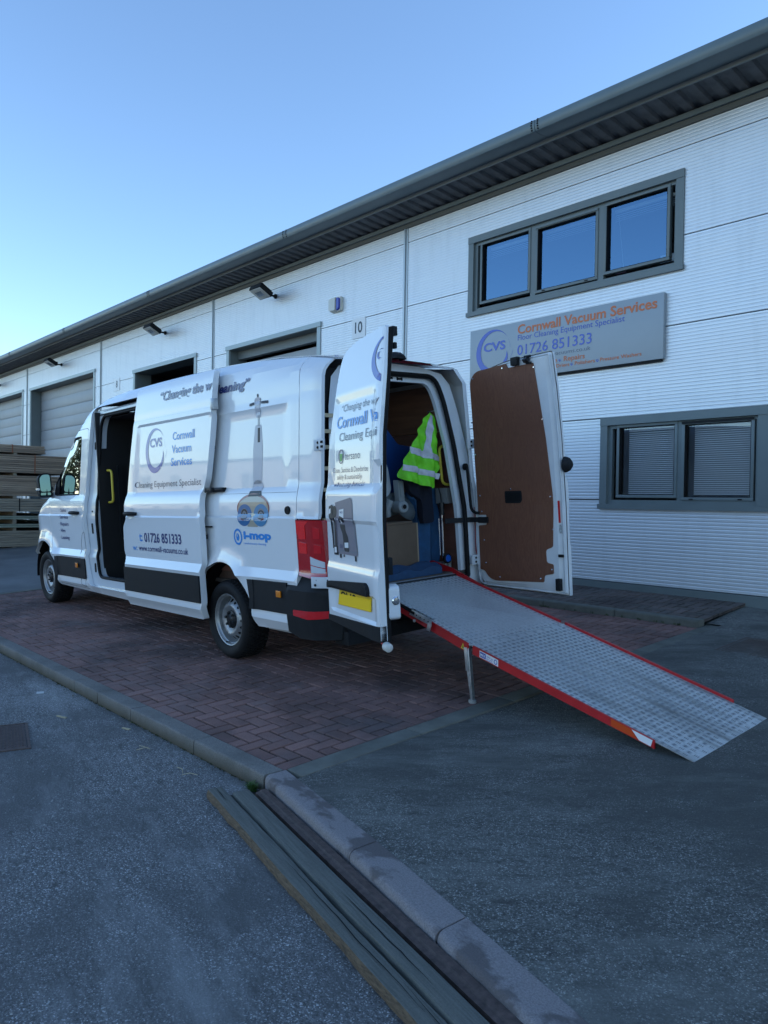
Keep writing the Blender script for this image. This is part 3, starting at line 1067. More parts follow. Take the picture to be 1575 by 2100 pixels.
GJ = [-45.6, -41, -36.4, -31.8, -26.4, -21.55, -16.3, -11.0, -5.75, -0.6, 4.6, 9.9, 15.2, 20.5, 25.8, 36.0]
for i in range(len(GJ) - 1):
    gu = gutter_run(GJ[i] + .004, GJ[i + 1] - .004)
    o = bpart(gu, 'gutter', gutter_grey, smooth=38)
    mb = MB()
    for k in range(5):
        for s in (-1, 1):
            z = 4.505 + k * 0.027
            y = lerp(z, [4.49, 4.515, 4.565, 4.615], [7.50, 7.485, 7.475, 7.485])
            mb.lathe([(0.010, 0), (0.010, 0.008), (0.0, 0.010)], (GJ[i] + s * .045, y, Z(z)), (0, -1, 0), 8)
    if i:
        o2 = mb.build('gutter_rivets', black_rubber, o)
        tag(o2, kind='stuff')
mb = MB()
mb.add([(COLS[0], 7.53, Z(4.60)), (COLS[-1], 7.53, Z(4.60)), (COLS[-1], 21, Z(6.1)), (COLS[0], 21, Z(6.1)), (COLS[0], 34, Z(4.74)), (COLS[-1], 34, Z(4.74))], [(0, 1, 2, 3), (3, 2, 5, 4)])
mb.add([(COLS[0], 7.6, Z(4.57)), (COLS[-1], 7.6, Z(4.57)), (COLS[-1], 34, Z(4.6)), (COLS[0], 34, Z(4.6))], [(0, 1, 2, 3)])
bpart(mb, 'roof', gutter_grey)
mb = MB()
mb.box(COLS[0], COLS[0] + .1, D, 33.5, 0.2, Z(4.6)); mb.box(COLS[-1] - .1, COLS[-1], D, 33.5, 0.2, Z(4.6)); mb.box(COLS[0], COLS[-1], 33.4, 33.5, 0.2, Z(4.6))
bpart(mb, 'rear_walls', cladding)

# windows
def win(x0, x1, z0, z1, panes, mulls, tw, label_bits, wide_right=None, sill=True):
    """surround with reveal; panes: (x0,x1,z0,z1,kind)"""
    mb = MB()
    dp = 0.05                                           # reveal depth
    kk = (D + dp) / D
    panes = [(a * kk, b_ * kk, c_ * kk, d_ * kk, o_) for a, b_, c_, d_, o_ in panes]
    mulls = [(a * kk, b_ * kk) for a, b_ in mulls]
    mb.box(x0, x1, D - .028, D + .02, Z(z1 - tw), Z(z1))                     # head trim
    mb.box(x0, x0 + tw, D - .020, D + .02, Z(z0 + .06), Z(z1 - tw))
    rw = wide_right if wide_right else tw
    mb.box(x1 - rw, x1, D - .020, D + .02, Z(z0 + .06), Z(z1 - tw))
    # sill
    mb.box(x0 - .012, x1 + .012 if not wide_right else x1, D - .045, D + .02, Z(z0), Z(z0 + .058))
    # reveal
    ix0, ix1, iz0, iz1 = x0 + tw, x1 - rw, z0 + .06, z1 - tw
    mb.box(ix0 - .01, ix0, D + .02, D + dp + .05, Z(iz0), Z(iz1)); mb.box(ix1, ix1 + .01, D + .02, D + dp + .05, Z(iz0), Z(iz1))
    mb.box(ix0, ix1, D + .02, D + dp + .05, Z(iz1), Z(iz1 + .01)); mb.box(ix0, ix1, D + .02, D + dp + .05, Z(iz0 - .01), Z(iz0))
    w_ = bpart(mb, 'window', trim_grey)
    # frame bars
    mb = MB()
    fy0, fy1 = D + dp - .03, D + dp + .03
    mb.box(ix0, ix1, fy0, fy1, Z(iz0), Z(iz0 + .05)); mb.box(ix0, ix1, fy0, fy1, Z(iz1 - .04), Z(iz1))
    mb.box(ix0, ix0 + .05, fy0, fy1, Z(iz0 + .05), Z(iz1 - .04)); mb.box(ix1 - .03, ix1, fy0, fy1, Z(iz0 + .05), Z(iz1 - .04))
    for (a, b_) in mulls: mb.box(a, b_, fy0, fy1, Z(iz0 + .05), Z(iz1 - .04))
    f = mb.build('frame', trim_grey); tree2(f, w_)
    for k, (a, b_, c_, d_, opening) in enumerate(panes):
        mb = MB()
        s = .035
        fy = fy0 - .012
        mb.box(a - s, b_ + s, fy, fy1 - .005, Z(d_), Z(d_ + s)); mb.box(a - s, b_ + s, fy, fy1 - .005, Z(c_ - s), Z(c_))
        mb.box(a - s, a, fy, fy1 - .005, Z(c_), Z(d_)); mb.box(b_, b_ + s, fy, fy1 - .005, Z(c_), Z(d_))
        o = mb.build('sash', trim_grey, bevel=0.004); tree2(o, w_)
        mb = MB()
        q = .007
        for (aa, bb, cc, dd) in ((a, b_, d_ - q, d_), (a, b_, c_, c_ + q), (a, a + q, c_ + q, d_ - q), (b_ - q, b_, c_ + q, d_ - q)):
            mb.box(aa, bb, fy + .006, fy1 - .012, Z(cc), Z(dd))
        o = mb.build('gasket', black_rubber); tree2(o, w_)
        if opening:
            mb = MB(); mb.box(a - .03, b_ + .03, fy - .012, fy - .001, Z(d_ + .008), Z(d_ + .035))
            o = mb.build('vent_hood', black_plastic if opening == 2 else trim_grey); tree2(o, w_)
            mb = MB()
            for px_ in (a + (b_ - a) * .12, a + (b_ - a) * .86): mb.box(px_ - .022, px_ + .022, fy - .006, fy, Z(c_ - .028), Z(c_ - .014))
            o = mb.build('drain_slots', black_rubber); tree2(o, w_)
        mb = MB(); mb.add([(a, fy1 - .02, Z(c_)), (b_, fy1 - .02, Z(c_)), (b_, fy1 - .02, Z(d_)), (a, fy1 - .02, Z(d_))], [(0, 1, 2, 3)])
        o = mb.build('pane', clear_glass if opening == 2 or wide_right else pane_glass); tree2(o, w_)
    return w_
def tree2(o, parent):
    o.parent = parent
    o.matrix_parent_inverse = Matrix.Identity(4)
    # parent's world matrix is identity (its own inverse cancels the building origin), so nothing moves
    return o
uw = win(-7.515, -4.268, 2.69, 3.83,
    [(-7.235, -6.425, 2.865, 3.665, 0), (-6.275, -5.395, 2.835, 3.64, 1), (-5.245, -4.455, 2.865, 3.665, 0)],
    [(-6.39, -6.31), (-5.36, -5.28)], .095, '')
lw_ = win(-5.285, -2.95, -0.03, 1.08,
    [(-5.01, -4.31, 0.14, 0.945, 0), (-4.19, -3.46, 0.115, 0.93, 2)],
    [(-4.275, -4.225)], .095, '', wide_right=.45)
# dark rooms behind the windows
wall_in = mat('room_wall', (0.30, 0.31, 0.31), 0.9)
mb = MB()
for (a, b_, c_, d_) in ((-8.7, -3.0, 2.15, 4.2), (-8.7, -2.9, -.9, 1.9)):
    mb.add([(a, D + .2, Z(c_)), (b_, D + .2, Z(c_)), (b_, D + 3.2, Z(c_)), (a, D + 3.2, Z(c_)), (a, D + .2, Z(d_)), (b_, D + .2, Z(d_)), (b_, D + 3.2, Z(d_)), (a, D + 3.2, Z(d_))],
           [(0, 1, 2, 3), (4, 5, 6, 7), (0, 3, 7, 4), (1, 2, 6, 5), (2, 3, 7, 6)])
bpart(mb, 'office_room', wall_in)
blind_mat = mat('blind_slat_white', (0.80, 0.81, 0.82), 0.45)
# upper blinds pulled up: a few slats under the head rail
for (a, b_) in ((-7.25, -6.42), (-6.30, -5.38), (-5.26, -4.44)):
    mb = MB()
    mb.box(a, b_, D + .17, D + .20, Z(3.63), Z(3.67))
    for k in range(4): mb.box(a, b_, D + .172, D + .197, Z(3.600 - k * .024), Z(3.603 - k * .024))
    o = mb.build('raised_blind', blind_mat); tree2(o, uw); tag(o, kind='stuff')
mb = MB()
mb.tube([(-5.55, D + .18, Z(3.6)), (-5.55, D + .18, Z(2.95))], .004, 5); mb.tube([(-5.21, D + .18, Z(3.6)), (-5.13, D + .18, Z(2.92))], .003, 5)
o = mb.build('blind_cord', blind_mat); tree2(o, uw)
mb = MB(); mb.box(-4.63, -4.46, D + .15, D + .16, Z(2.87), Z(2.96)); o = mb.build('card_in_window', decal_white); tree2(o, uw)
mb = MB(); mb.box(-5.22, -5.08, D + .15, D + .17, Z(2.866), Z(2.89)); o = mb.build('red_sticker', mat('dusty_pink', (.5, .2, .25), .6)); tree2(o, uw)
# lower blinds lowered
for (a, b_, c_, d_) in ((-5.0, -4.315, .14, .90), (-4.175, -3.465, .135, .90)):
    mb = MB()
    z = c_ + .01
    while z < d_:
        mb.add([(a, D + .165, Z(z + .004)), (b_, D + .165, Z(z + .004)), (b_, D + .178, Z(z + .0195)), (a, D + .178, Z(z + .0195))], [(0, 1, 2, 3)])
        z += .0235
    o = mb.build('venetian_blind', blind_mat); tree2(o, lw_); tag(o, kind='stuff')
    mb = MB(); mb.box(a, b_, D + .16, D + .19, Z(d_ + .01), Z(d_ + .055)); o = mb.build('blind_head_rail', blind_mat); tree2(o, lw_)
mb = MB(); mb.box(-3.06, -3.04, D - .024, D - .020, Z(.4), Z(.41)); 
# roller doors
def roller(x0, x1, ztop, closed_to, dark=False, panels=7):
    mb = MB()
    tw = .10
    mb.box(x0 - .02, x1 + .02, D - .035, D + .02, Z(ztop - .0), Z(ztop + .085))
    mb.box(x0 - .0, x0 + tw, D - .02, D + .02, 0.45, Z(ztop)); mb.box(x1 - tw, x1, D - .02, D + .02, 0.45, Z(ztop))
    o = bpart(mb, 'door_frame', mat('silver_trim', (0.33, 0.39, 0.40), .4, metal=.2) if 'silver_trim' not in MATS else MATS['silver_trim'])
    mb = MB()
    mb.box(x0 + tw - .005, x0 + tw, D + .02, D + .42, 0.45, Z(ztop)); mb.box(x1 - tw, x1 - tw + .005, D + .02, D + .42, 0.45, Z(ztop)); mb.box(x0 + tw, x1 - tw, D + .02, D + .42, Z(ztop), Z(ztop + .005))
    q = mb.build('reveal', trim_grey); tree2(q, o)
    if not dark:
        zt = closed_to
        h = (zt - (-1.1)) / panels
        for k in range(panels):
            mb = MB()
            mb.box(x0 + tw + .03, x1 - tw - .03, D + .33, D + .37, Z(-1.1 + k * h + .004), Z(-1.1 + (k + 1) * h - .004))
            mb.box(x0 + tw + .03, x1 - tw - .03, D + .322, D + .33, Z(-1.1 + k * h + .03), Z(-1.1 + (k + .5) * h - .008))
            mb.box(x0 + tw + .03, x1 - tw - .03, D + .322, D + .33, Z(-1.1 + (k + .5) * h + .008), Z(-1.1 + (k + 1) * h - .03))
            q = mb.build('door_panel', shutter_mat, bevel=.004); tree2(q, o)
        if zt < ztop - .1:
            mb = MB(); mb.box(x0 + tw, x1 - tw, D + .20, D + .33, Z(ztop - .17), Z(ztop)); q = mb.build('shutter_box', mat('shutter_box_grey', (.16, .18, .18), .5)); tree2(q, o)
    mb = MB()
    mb.add([(x0, D + .43, 0.45), (x1, D + .43, 0.45), (x1, D + 4, 0.45), (x0, D + 4, 0.45), (x0, D + .43, Z(ztop)), (x1, D + .43, Z(ztop)), (x1, D + 4, Z(ztop)), (x0, D + 4, Z(ztop))],
           [(0, 1, 2, 3), (4, 5, 6, 7), (0, 3, 7, 4), (1, 2, 6, 5), (2, 3, 7, 6)])
    q = mb.build('unit_interior', dark_metal); tree2(q, o)
roller(-14.28, -11.03, 3.21 - .085, 2.90)
roller(-18.89, -15.59, 3.26 - .085, 3.17, dark=True)
roller(-27.02, -21.42, 3.60 - .085, 3.515)
roller(-33.2, -27.72, 3.64 - .085, 3.555)
roller(-39.3, -33.9, 3.64 - .085, 3.555)
roller(-45.0, -40.0, 3.64 - .085, 3.555)

# floodlights
lens_mat = mat('floodlight_glass', (0.55, 0.53, 0.48), 0.12, spec=.8)
def floodlight(x, z, label):
    root = empty('floodlight', (x, D, Z(z)))
    tag(root, label, 'floodlight', 'floodlights on the cladding')
    mb = MB(); mb.lathe([(0.0, 0), (.045, 0), (.045, -.03), (.02, -.05), (.02, -.16), (0, -.16)], (0, 0, 0), (0, 1, 0), 12)
    mb.obox((0, -.17, .015), (.055, 0, 0), (0, .03, 0), (0, 0, .055))
    mb.build('bracket', black_plastic, root, bevel=.006)
    tl = radians(-28)
    cy, cz = -.34, .03
    ay = Vector((0, cos(tl), sin(tl))); az = Vector((0, -sin(tl), cos(tl)))
    mb = MB(); mb.obox((0, cy, cz), (.19, 0, 0), ay * .15, az * .045)
    for k in range(6): mb.obox(Vector((-.15 + k * .06, cy, cz)) + az * .055, (.006, 0, 0), ay * .12, az * .02)
    mb.build('housing', black_plastic, root, bevel=.012)
    mb = MB(); mb.obox(Vector((0, cy, cz)) - az * .052, (.172, 0, 0), ay * .132, az * .008)
    mb.build('lens', lens_mat, root, bevel=.005)
    mb = MB(); mb.obox(Vector((0, cy, cz)) - az * .0615, (.10, 0, 0), ay * .06, az * .0012)
    mb.build('reflector', chrome, root)
    return root
floodlight(-12.48, 3.93, 'black floodlight between the alarm box and the middle joint flashing')
floodlight(-17.13, 3.94, 'black floodlight above the dark open doorway near plate 8')
floodlight(-24.06, 4.03, 'black floodlight above the wide closed roller door')
floodlight(-30.40, 4.06, 'farthest black floodlight, cut by the left edge')

# alarm box
root = empty('alarm_box', (-10.56, D, Z(3.42))); tag(root, 'cream burglar alarm box with a blue strobe strip on the cladding', 'alarm box')
mb = MB(); pl = fillet([(-.15, -.13), (.15, -.13), (.15, .13), (-.15, .13)], .05)
mb.prism(pl, lambda a, b_: (a, -.005, b_), lambda a, b_: (a * .94, -.05, b_ * .94)); mb.build('backplate', mat('alarm_cream', (.66, .65, .58), .4), root, smooth=40)
mb = MB(); pl = fillet([(-.14, -.115), (.05, -.125), (.05, .125), (-.14, .105)], .03)
mb.prism(pl, lambda a, b_: (a, -.05, b_), lambda a, b_: (a * .9 - .004, -.105, b_ * .9)); mb.build('cover', MATS['alarm_cream'], root, smooth=40)
mb = MB(); pl = fillet([(.058, -.125), (.125, -.085), (.125, .085), (.058, .125)], .02)
mb.prism(pl, lambda a, b_: (a, -.05, b_), lambda a, b_: (a * .97, -.085, b_ * .9)); mb.build('strobe', mat('strobe_blue', (.01, .02, .35), .2, coat=.5), root, smooth=40)

# number plates
def plate(x0, x1, z0, z1, txt, label):
    o = MB(); o.box(x0, x1, D - .012, D - .0045, Z(z0), Z(z1)); p = o.build('number_plate', decal_white, bevel=None)
    tag(p, label, 'unit number', 'unit number plates')
    mb = MB(); cx = (x0 + x1) / 2; h = (z1 - z0) * .52; wd = .048 * len(txt)
    lettering(mb, txt, lambda a, b_: (a, D - .0135, b_), cx - wd, cx + wd, Z((z0 + z1) / 2) - h / 2 + .01, h, bold=.02)
    q = mb.build('lettering', mat('number_ink_%s' % txt, (.05, .07, .09), .5), p)
plate(-10.14, -9.80, 2.76, 3.10, '10', 'white plate with number 10 above the open van door')
plate(-20.09, -19.74, 2.84, 3.17, '8', 'white plate with number 8 above the van cab')

# shop sign
sign = empty('shop_sign', (-5.93, D, Z(2.09))); tag(sign, 'silver sign board with blue and orange lettering under the upper window', 'sign')
sgm = mat('sign_silver', (0.34, 0.38, 0.41), 0.45, metal=.15, var=(2, .05))
mb = MB(); mb.box(-1.48, 1.47, -.062, -.006, -.385, .375); mb.build('board', sgm, sign, bevel=.004)
mb = MB(); mb.box(-1.45, 1.44, -.05, -.006, -.410, -.388); mb.build('lower_rail', black_rubber, sign)
SX, SZ = -5.93, 2.09
def sg(x, z): return (x - SX, -.0655, z - SZ)
def txt(parent, name, material, items, fn, **kw):
    mb = MB()
    for it in items: lettering(mb, it[0], fn, it[1], it[2], it[3], it[4], bold=it[5] if len(it) > 5 else 0, **kw)
    return mb.build(name, material, parent)
txt(sign, 'title_lettering', decal_orange, [('Cornwall Vacuum Services', -6.56, -4.54, 2.300, .117, .022)], sg)
txt(sign, 'blue_lettering', decal_blue, [('Floor Cleaning Equipment Specialist', -6.555, -4.955, 2.212, .072, .0), ('01726 851333', -6.56, -5.405, 2.016, .130, .006)], sg)
txt(sign, 'web_lettering', decal_grey, [('www.cornwall-vacuums.co.uk', -6.56, -5.42, 1.936, .050, .0)], sg)
txt(sign, 'orange_lettering', decal_orange, [('Sales', -6.55, -6.34, 1.842, .062, .01), ('Service', -6.24, -5.915, 1.842, .062, .01), ('Repairs', -5.812, -5.50, 1.842, .062, .01),
    ('Scrubber Driers', -6.24, -5.725, 1.774, .043, .01), ('Polishers', -5.645, -5.355, 1.774, .043, .01), ('Pressure Washers', -5.28, -4.727, 1.774, .043, .01)], sg)
def crescent(cx, cy, rx, ry, tail=True, n=64):
    """the swoosh: thick at lower left, hairline at upper right, open at lower right, with a rising tail"""
    out, inn = [], []
    a0, a1 = radians(-38 + 52), radians(322)
    for i in range(n + 1):
        a = radians(8) + (radians(310)) * i / n
        th = 0.02 + 0.23 * (sin(pi * min(1, (i / n)) ** 1.35)) ** 1.2 if i < n else .05
        out.append((cx + rx * cos(a), cy + ry * sin(a)))
        inn.append((cx + rx * (1 - th) * cos(a) + rx * .00, cy + ry * (1 - th * 1.05) * sin(a)))
    return out, inn
def swoosh(mb, cx, cy, rx, ry, fn, flipx=1, step=.04, mi=0):
    def F(a, b_): return fn(cx + flipx * a * rx, cy + b_ * ry)
    # main ring: angle from 8 deg (upper right hairline) anticlockwise through the left to -58 deg (thick lower part)
    n = 56
    vs = []
    for i in range(n + 1):
        t_ = i / n
        a = radians(5) + radians(300) * t_
        th = 0.012 + 0.25 * sstep(0.05, 0.62, t_)
        ro = 1.0
        if t_ > .82: ro = 1.0 - (t_ - .82) * .25
        ri = max(0.05, 1 - th)
        vs.append(F(ro * cos(a), ro * sin(a))); vs.append(F(ri * cos(a) + .02, ri * sin(a) * 1.0))
    fs = [(2 * i, 2 * i + 1, 2 * i + 3, 2 * i + 2) for i in range(n)]
    mb.add(vs, fs, mi)
    # inner spike rising to the hairline and outer tail spike
    for (p0, p1, tip) in (((.36, -.72), (.66, -.72), (.80, -.02)), ((.60, -.70), (.70, -.60), (1.16, .02))):
        vs = []
        m_ = 14
        for i in range(m_ + 1):
            t_ = i / m_
            bow = .12 * sin(pi * t_)
            x0 = p0[0] + (tip[0] - p0[0]) * t_ + bow; y0 = p0[1] + (tip[1] - p0[1]) * t_
            x1 = p1[0] + (tip[0] - p1[0]) * t_ + bow; y1 = p1[1] + (tip[1] - p1[1]) * t_
            vs += [F(x0, y0), F(x1, y1)]
        mb.add(vs, [(2 * i, 2 * i + 1, 2 * i + 3, 2 * i + 2) for i in range(m_)], mi)
mb = MB()
swoosh(mb, -6.985, 2.115, .305, .31, sg)
mb.build('logo_ring', decal_blue, sign)
txt(sign, 'logo_lettering', decal_blue, [('CVS', -7.155, -6.765, 2.135, .112, .03)], sg)
mb = MB()
for x_, z_ in ((-5.872, 1.862), (-5.69, 1.79), (-5.318, 1.79), (-6.29, 1.86)):
    flat(mb, circle(x_, z_, .018, n=14), sg, holes=[circle(x_ + .004, z_ + .004, .010, n=10)], step=.02)
mb.build('bullet_dots', decal_blue, sign)

# ================================================================= timber stacks at the left edge
def bundle(label, x0, x1, y0, y1, z0, rows, bh, material, seed, cols=6, gapcol=(.10, .012), strap=None, strap_mat=None):
    root = empty('timber_bundle', ((x0 + x1) / 2, (y0 + y1) / 2, z0))
    tag(root, label, 'timber bundle', 'timber bundles stacked in the yard')
    ox, oy = (x0 + x1) / 2, (y0 + y1) / 2
    r = random.Random(seed)
    bw = (x1 - x0) / cols
    for i in range(rows):
        for j in range(cols):
            if 0 < j < cols - 1 and 0 < i < rows - 1: continue      # hidden inside the pack
            mb = MB()
            e0, e1 = r.uniform(-.03, .03), r.uniform(-.03, .03)
            a = x1 - (j + 1) * bw - ox
            mb.box(a + .003, a + bw - .003 + r.uniform(-.006, .004), y0 - oy + e0, y1 - oy + e1, i * bh + .003, (i + 1) * bh - .004 + r.uniform(-.002, .001))
            mb.build('board', material, root, bevel=.003)
    if strap:
        for ys in strap:
            mb = MB()
            c_ = (ys - oy)
            t_ = .004
            X0, X1, Z1 = x0 - ox - .004, x1 - ox + .006, rows * bh + .001
            for (p, q) in (((X1, 0), (X1 + t_, Z1)),):
                mb.box(X1, X1 + t_, c_ - .012, c_ + .012, 0, Z1 + t_)
            mb.box(X0, X1, c_ - .012, c_ + .012, Z1, Z1 + t_)
            mb.build('strap', strap_mat or mat('orange_strap', (.30, .09, .03), .5), root)
TX0, TX1 = -24.4, -20.0
zz = gz(5.5) - .02
orange = mat('strap_orange', (.32, .10, .04), .5)
def zt(y_px):        # height on the stack face for an image row (near y=6)
    return None
LV = [  # z0 (camera relative), rows, board height, y1, material, strap, label
    (-1.235, 7, .057, 7.3, timber_b, None, 'bottom bundle of grey-brown planks in the timber stack'),
    (-0.76, 2, .045, 7.3, timber_c, None, 'thin greenish timber layer just above the bottom bundle'),
    (-0.56, 2, .045, 7.3, timber_c, None, 'second thin greenish layer, under the black-strapped planks'),
    (-0.37, 5, .064, 7.3, timber_b, 'black', 'older plank bundle tied with a black strap near the mirror'),
    (0.015, 10, .050, 7.3, timber_a, None, 'brown board bundle beside the van mirror'),
    (0.58, 9, .050, 7.25, timber_a, 'orange', 'brown board bundle with an orange strap, second from the top'),
    (1.07, 4, .049, 6.52, timber_a, 'orange2', 'short top bundle of brown boards with an orange strap')]
for k, (z0, rows, bh, y1, mt, st, lab) in enumerate(LV):
    sy = {'black': [5.93], 'orange': [6.28], 'orange2': [5.77]}.get(st) if st else None
    bundle(lab, TX0, TX1 + (0.02 if k % 2 else -.03), y1 - 4.6, y1, Z(z0), rows, bh, mt, 30 + k, strap=sy, strap_mat=black_rubber if st == 'black' else orange)
    # bearers under the bundle
    prev = -1.235 - .06 if k == 0 else LV[k - 1][0] + LV[k - 1][1] * LV[k - 1][2]
    if z0 - prev > .02:
        mb = MB(); mb.box(TX0 + .02, TX1 - .04, 5.80, 5.88, Z(prev) + .001, Z(z0) - .001)
        o = mb.build('bearer', timber_b); tag(o, 'wooden bearer in the dark gap ' + ['under the bottom bundle', 'over the bottom bundle', 'between the two greenish layers', 'under the black-strapped planks', 'over the black-strapped planks', 'beside the mirror top', 'under the short top bundle'][k], 'bearer', 'bearers in the timber stack')

# ================================================================= unit across the road (seen mirrored in paint and glass)
opp = empty('opposite_unit', (-45, -26, 0)); tag(opp, 'pale rendered unit with grey roof on the far side of the road', 'building')
cream = mat('cream_render', (0.60, 0.56, 0.50), .8, var=(.8, .08))
mb = MB(); X0, X1 = -75, -12
ww = [(X0, X1, 0, 5.0)]
oo = [(-73 + i * 6.2, -70.6 + i * 6.2, 2.6, 3.9) for i in range(10)] + [(-70 + i * 6.2, -68.4 + i * 6.2, 0.0, 2.2) for i in range(9)]
for o_ in oo: ww = minus(ww, o_)
for q in ww: mb.box(q[0] + 45, q[1] + 45, -.3, 0, q[2], q[3])
mb.box(X0 + 45, X1 + 45, -14, -.6, 0, 4.9)
mb.build('wall', cream, opp)
for o_ in oo:
    mb = MB(); mb.box(o_[0] + 45, o_[1] + 45, -.22, -.18, o_[2], o_[3]); f = mb.build('window', glass_dark, opp)
    mb = MB()
    mb.box(o_[0] + 45, o_[1] + 45, -.17, -.10, o_[3] - .08, o_[3]); mb.box((o_[0] + o_[1]) / 2 + 44.97, (o_[0] + o_[1]) / 2 + 45.03, -.17, -.10, o_[2], o_[3] - .08)
    mb.build('frame', decal_white, f)
mb = MB(); a_, b_ = X0 + 44, X1 + 46
mb.add([(a_, .5, 5.0), (b_, .5, 5.0), (b_, -7, 5.8), (a_, -7, 5.8), (a_, -14.5, 5.0), (b_, -14.5, 5.0)], [(0, 1, 2, 3), (3, 2, 5, 4), (0, 3, 4), (1, 5, 2)])
mb.build('roof', mat('dark_roof', (.09, .09, .10), .7), opp)

# far trees beyond the yard (mirrored in the cab window)
bark = mat('bark', (.09, .07, .05), .9); leaf = mat('dark_foliage', (.035, .055, .022), .8, var=(1.5, .5))
for k in range(9):
    r = random.Random(60 + k)
    x, y = -84 - k * 9 + r.uniform(-2, 2), -20 - (k % 3) * 5
    tr = empty('tree', (x, y, 0)); tag(tr, 'dark tree far across the road, %s beyond the pale unit' % ['first', 'second', 'third', 'fourth', 'fifth', 'sixth', 'seventh', 'eighth', 'ninth'][k], 'tree', 'trees across the road')
    mb = MB(); hgt = r.uniform(8, 12)
    mb.tube([(0, 0, -.1), (.1, 0, hgt * .3), (-.1, .1, hgt * .6), (0, 0, hgt * .85)], [.3, .22, .14, .05], 7)
    for q in range(7):
        a = r.uniform(0, 6.28); z = hgt * r.uniform(.25, .6); l = r.uniform(1.5, 3)
        mb.tube([(0, 0, z), (cos(a) * l * .5, sin(a) * l * .5, z + l * .5), (cos(a) * l, sin(a) * l, z + l)], [.1, .06, .02], 5)
    mb.build('trunk', bark, tr)
    mb = MB()
    for q in range(700):
        a, t_ = r.uniform(0, 6.28), r.random() ** .5
        z = hgt * (.3 + .7 * r.random()); rad = 2.8 * t_ * (1 - abs(z / hgt - .6) * 1.4)
        c_ = Vector((cos(a) * rad, sin(a) * rad, z)); s_ = r.uniform(.15, .4)
        d1 = Vector((r.uniform(-1, 1), r.uniform(-1, 1), r.uniform(-1, 1))).normalized() * s_; d2 = d1.orthogonal().normalized() * s_ * .7
        mb.add([c_ - d1, c_ + d2, c_ + d1, c_ - d2], [(0, 1, 2, 3)])
    mb.build('crown', leaf, tr)

# ================================================================= the van
VO = Vector((-5.95795, 3.50278, -1.40571 + HC))
_s, _p = radians(3.78), radians(1.1)
VF = Vector((-cos(_p), 0, -sin(_p)))                 # forward
VR = Vector((0, cos(_s), sin(_s)))                   # to the van's right
VU = VR.cross(VF).normalized()
if VU.z < 0: VU = -VU
van_mw = Matrix((VF, -VR, VU)).transposed().to_4x4()
van_mw.translation = VO
van = empty('delivery_van', mw=van_mw)
tag(van, 'white high-roof delivery van with open side and rear doors and blue lettering', 'van')
VW = 1.86                                            # body width
WB = 4.60                                            # front axle
def P(u, v, w_): return (u, -v, w_)

UT = [-1.46, -1.14, -0.55, 0.2, 1.2, 2.2, 2.8, 3.14, 3.30, 3.58, 4.02, 4.40, 4.75, 5.05, 5.20, 5.3]
TT = [2.44, 2.50, 2.565, 2.605, 2.625, 2.625, 2.60, 2.545, 2.46, 2.30, 1.99, 1.60, 1.45, 1.30, 1.12, 0.95]
def top_w(u): return lerp(u, UT, TT)
def vbase(w_):
    return lerp(w_, [.30, .36, .43, .47, .50, .74, .765, .84, 1.0, 1.2, 1.252, 1.268, 1.38, 1.455, 1.50, 2.0, 2.2, 2.6],
                [.055, .035, -.004, -.002, .006, .006, -.004, .030, .026, .020, .017, .030, .034, .050, .066, .100, .112, .145])
def S(u, w_, off=0.0, fl=1.0):
    """left body surface: inset v at (u, w)"""
    v = vbase(w_)
    # pressed panel in the upper side
    a = sstep(1.475, 1.50, w_) * (1 - sstep(2.13, 2.16, w_))
    if u > 1.7 or u < -.98 or (u > 1.45 and False): a = 0
    if -1.0 < u < 1.62:
        v += 0.010 * a * sstep(-.98, -.94, u)
    # roof gutter seam
    if abs(w_ - 2.215) < .012 and u < 2.95: v += .004
    # wheel flares
    for cu, cw, k in ((0.0, 0.34, 1.0), (WB, 0.42, 1.1)):
        d = math.hypot(u - cu, (w_ - cw) * 1.02)
        if d < .70:
            v -= fl * 0.034 * k * (1 - sstep(.54, .66, d)) * sstep(.55, .80, w_)
    t_ = top_w(u) - w_
    if t_ < .13: v += .10 * (1 - max(0, t_) / .13) ** 2
    if u < -1.30: v += .035 * ((-1.30 - u) / .12) ** 2
    if u > 4.7: v += .16 * ((u - 4.7) / .5) ** 2
    return P(u, v - off, w_)
WROWS = (.36, .43, .47, .50, .74, .765, .84, 1.2, 1.252, 1.268, 1.455, 1.475, 1.50, 2.13, 2.16, 2.203, 2.215, 2.227)

def arch(cu, cw, rx, ry, w0, ax0=None, ax1=None):
    """arch outline points from front foot over the top to the rear foot"""
    return circle(cu, cw, rx, ry, 22, 0, pi)
# outlines in (u, w)
door_out = fillet([(4.11, .40), (4.16, .60), (4.235, .80), (4.335, 1.0), (4.375, 1.25), (4.375, 1.50), (4.36, 1.70), (4.15, 1.98), (3.90, 2.17), (3.62, 2.265), (3.30, 2.29), (3.115, 2.285), (3.125, 2.15), (3.245, 1.56), (3.245, 1.0), (3.165, .50), (3.12, .385)],
                  [.03, .05, .1, .1, .05, .02, .05, .1, .1, .08, .05, .04, .1, .15, .1, .1, .03])
OPN = fillet([(3.085, .43), (3.165, .62), (3.215, 1.1), (3.215, 1.58), (3.10, 2.16), (3.03, 2.51), (1.70, 2.505), (1.68, .43)], [.10, .1, .1, .12, .1, .10, .02, .02])
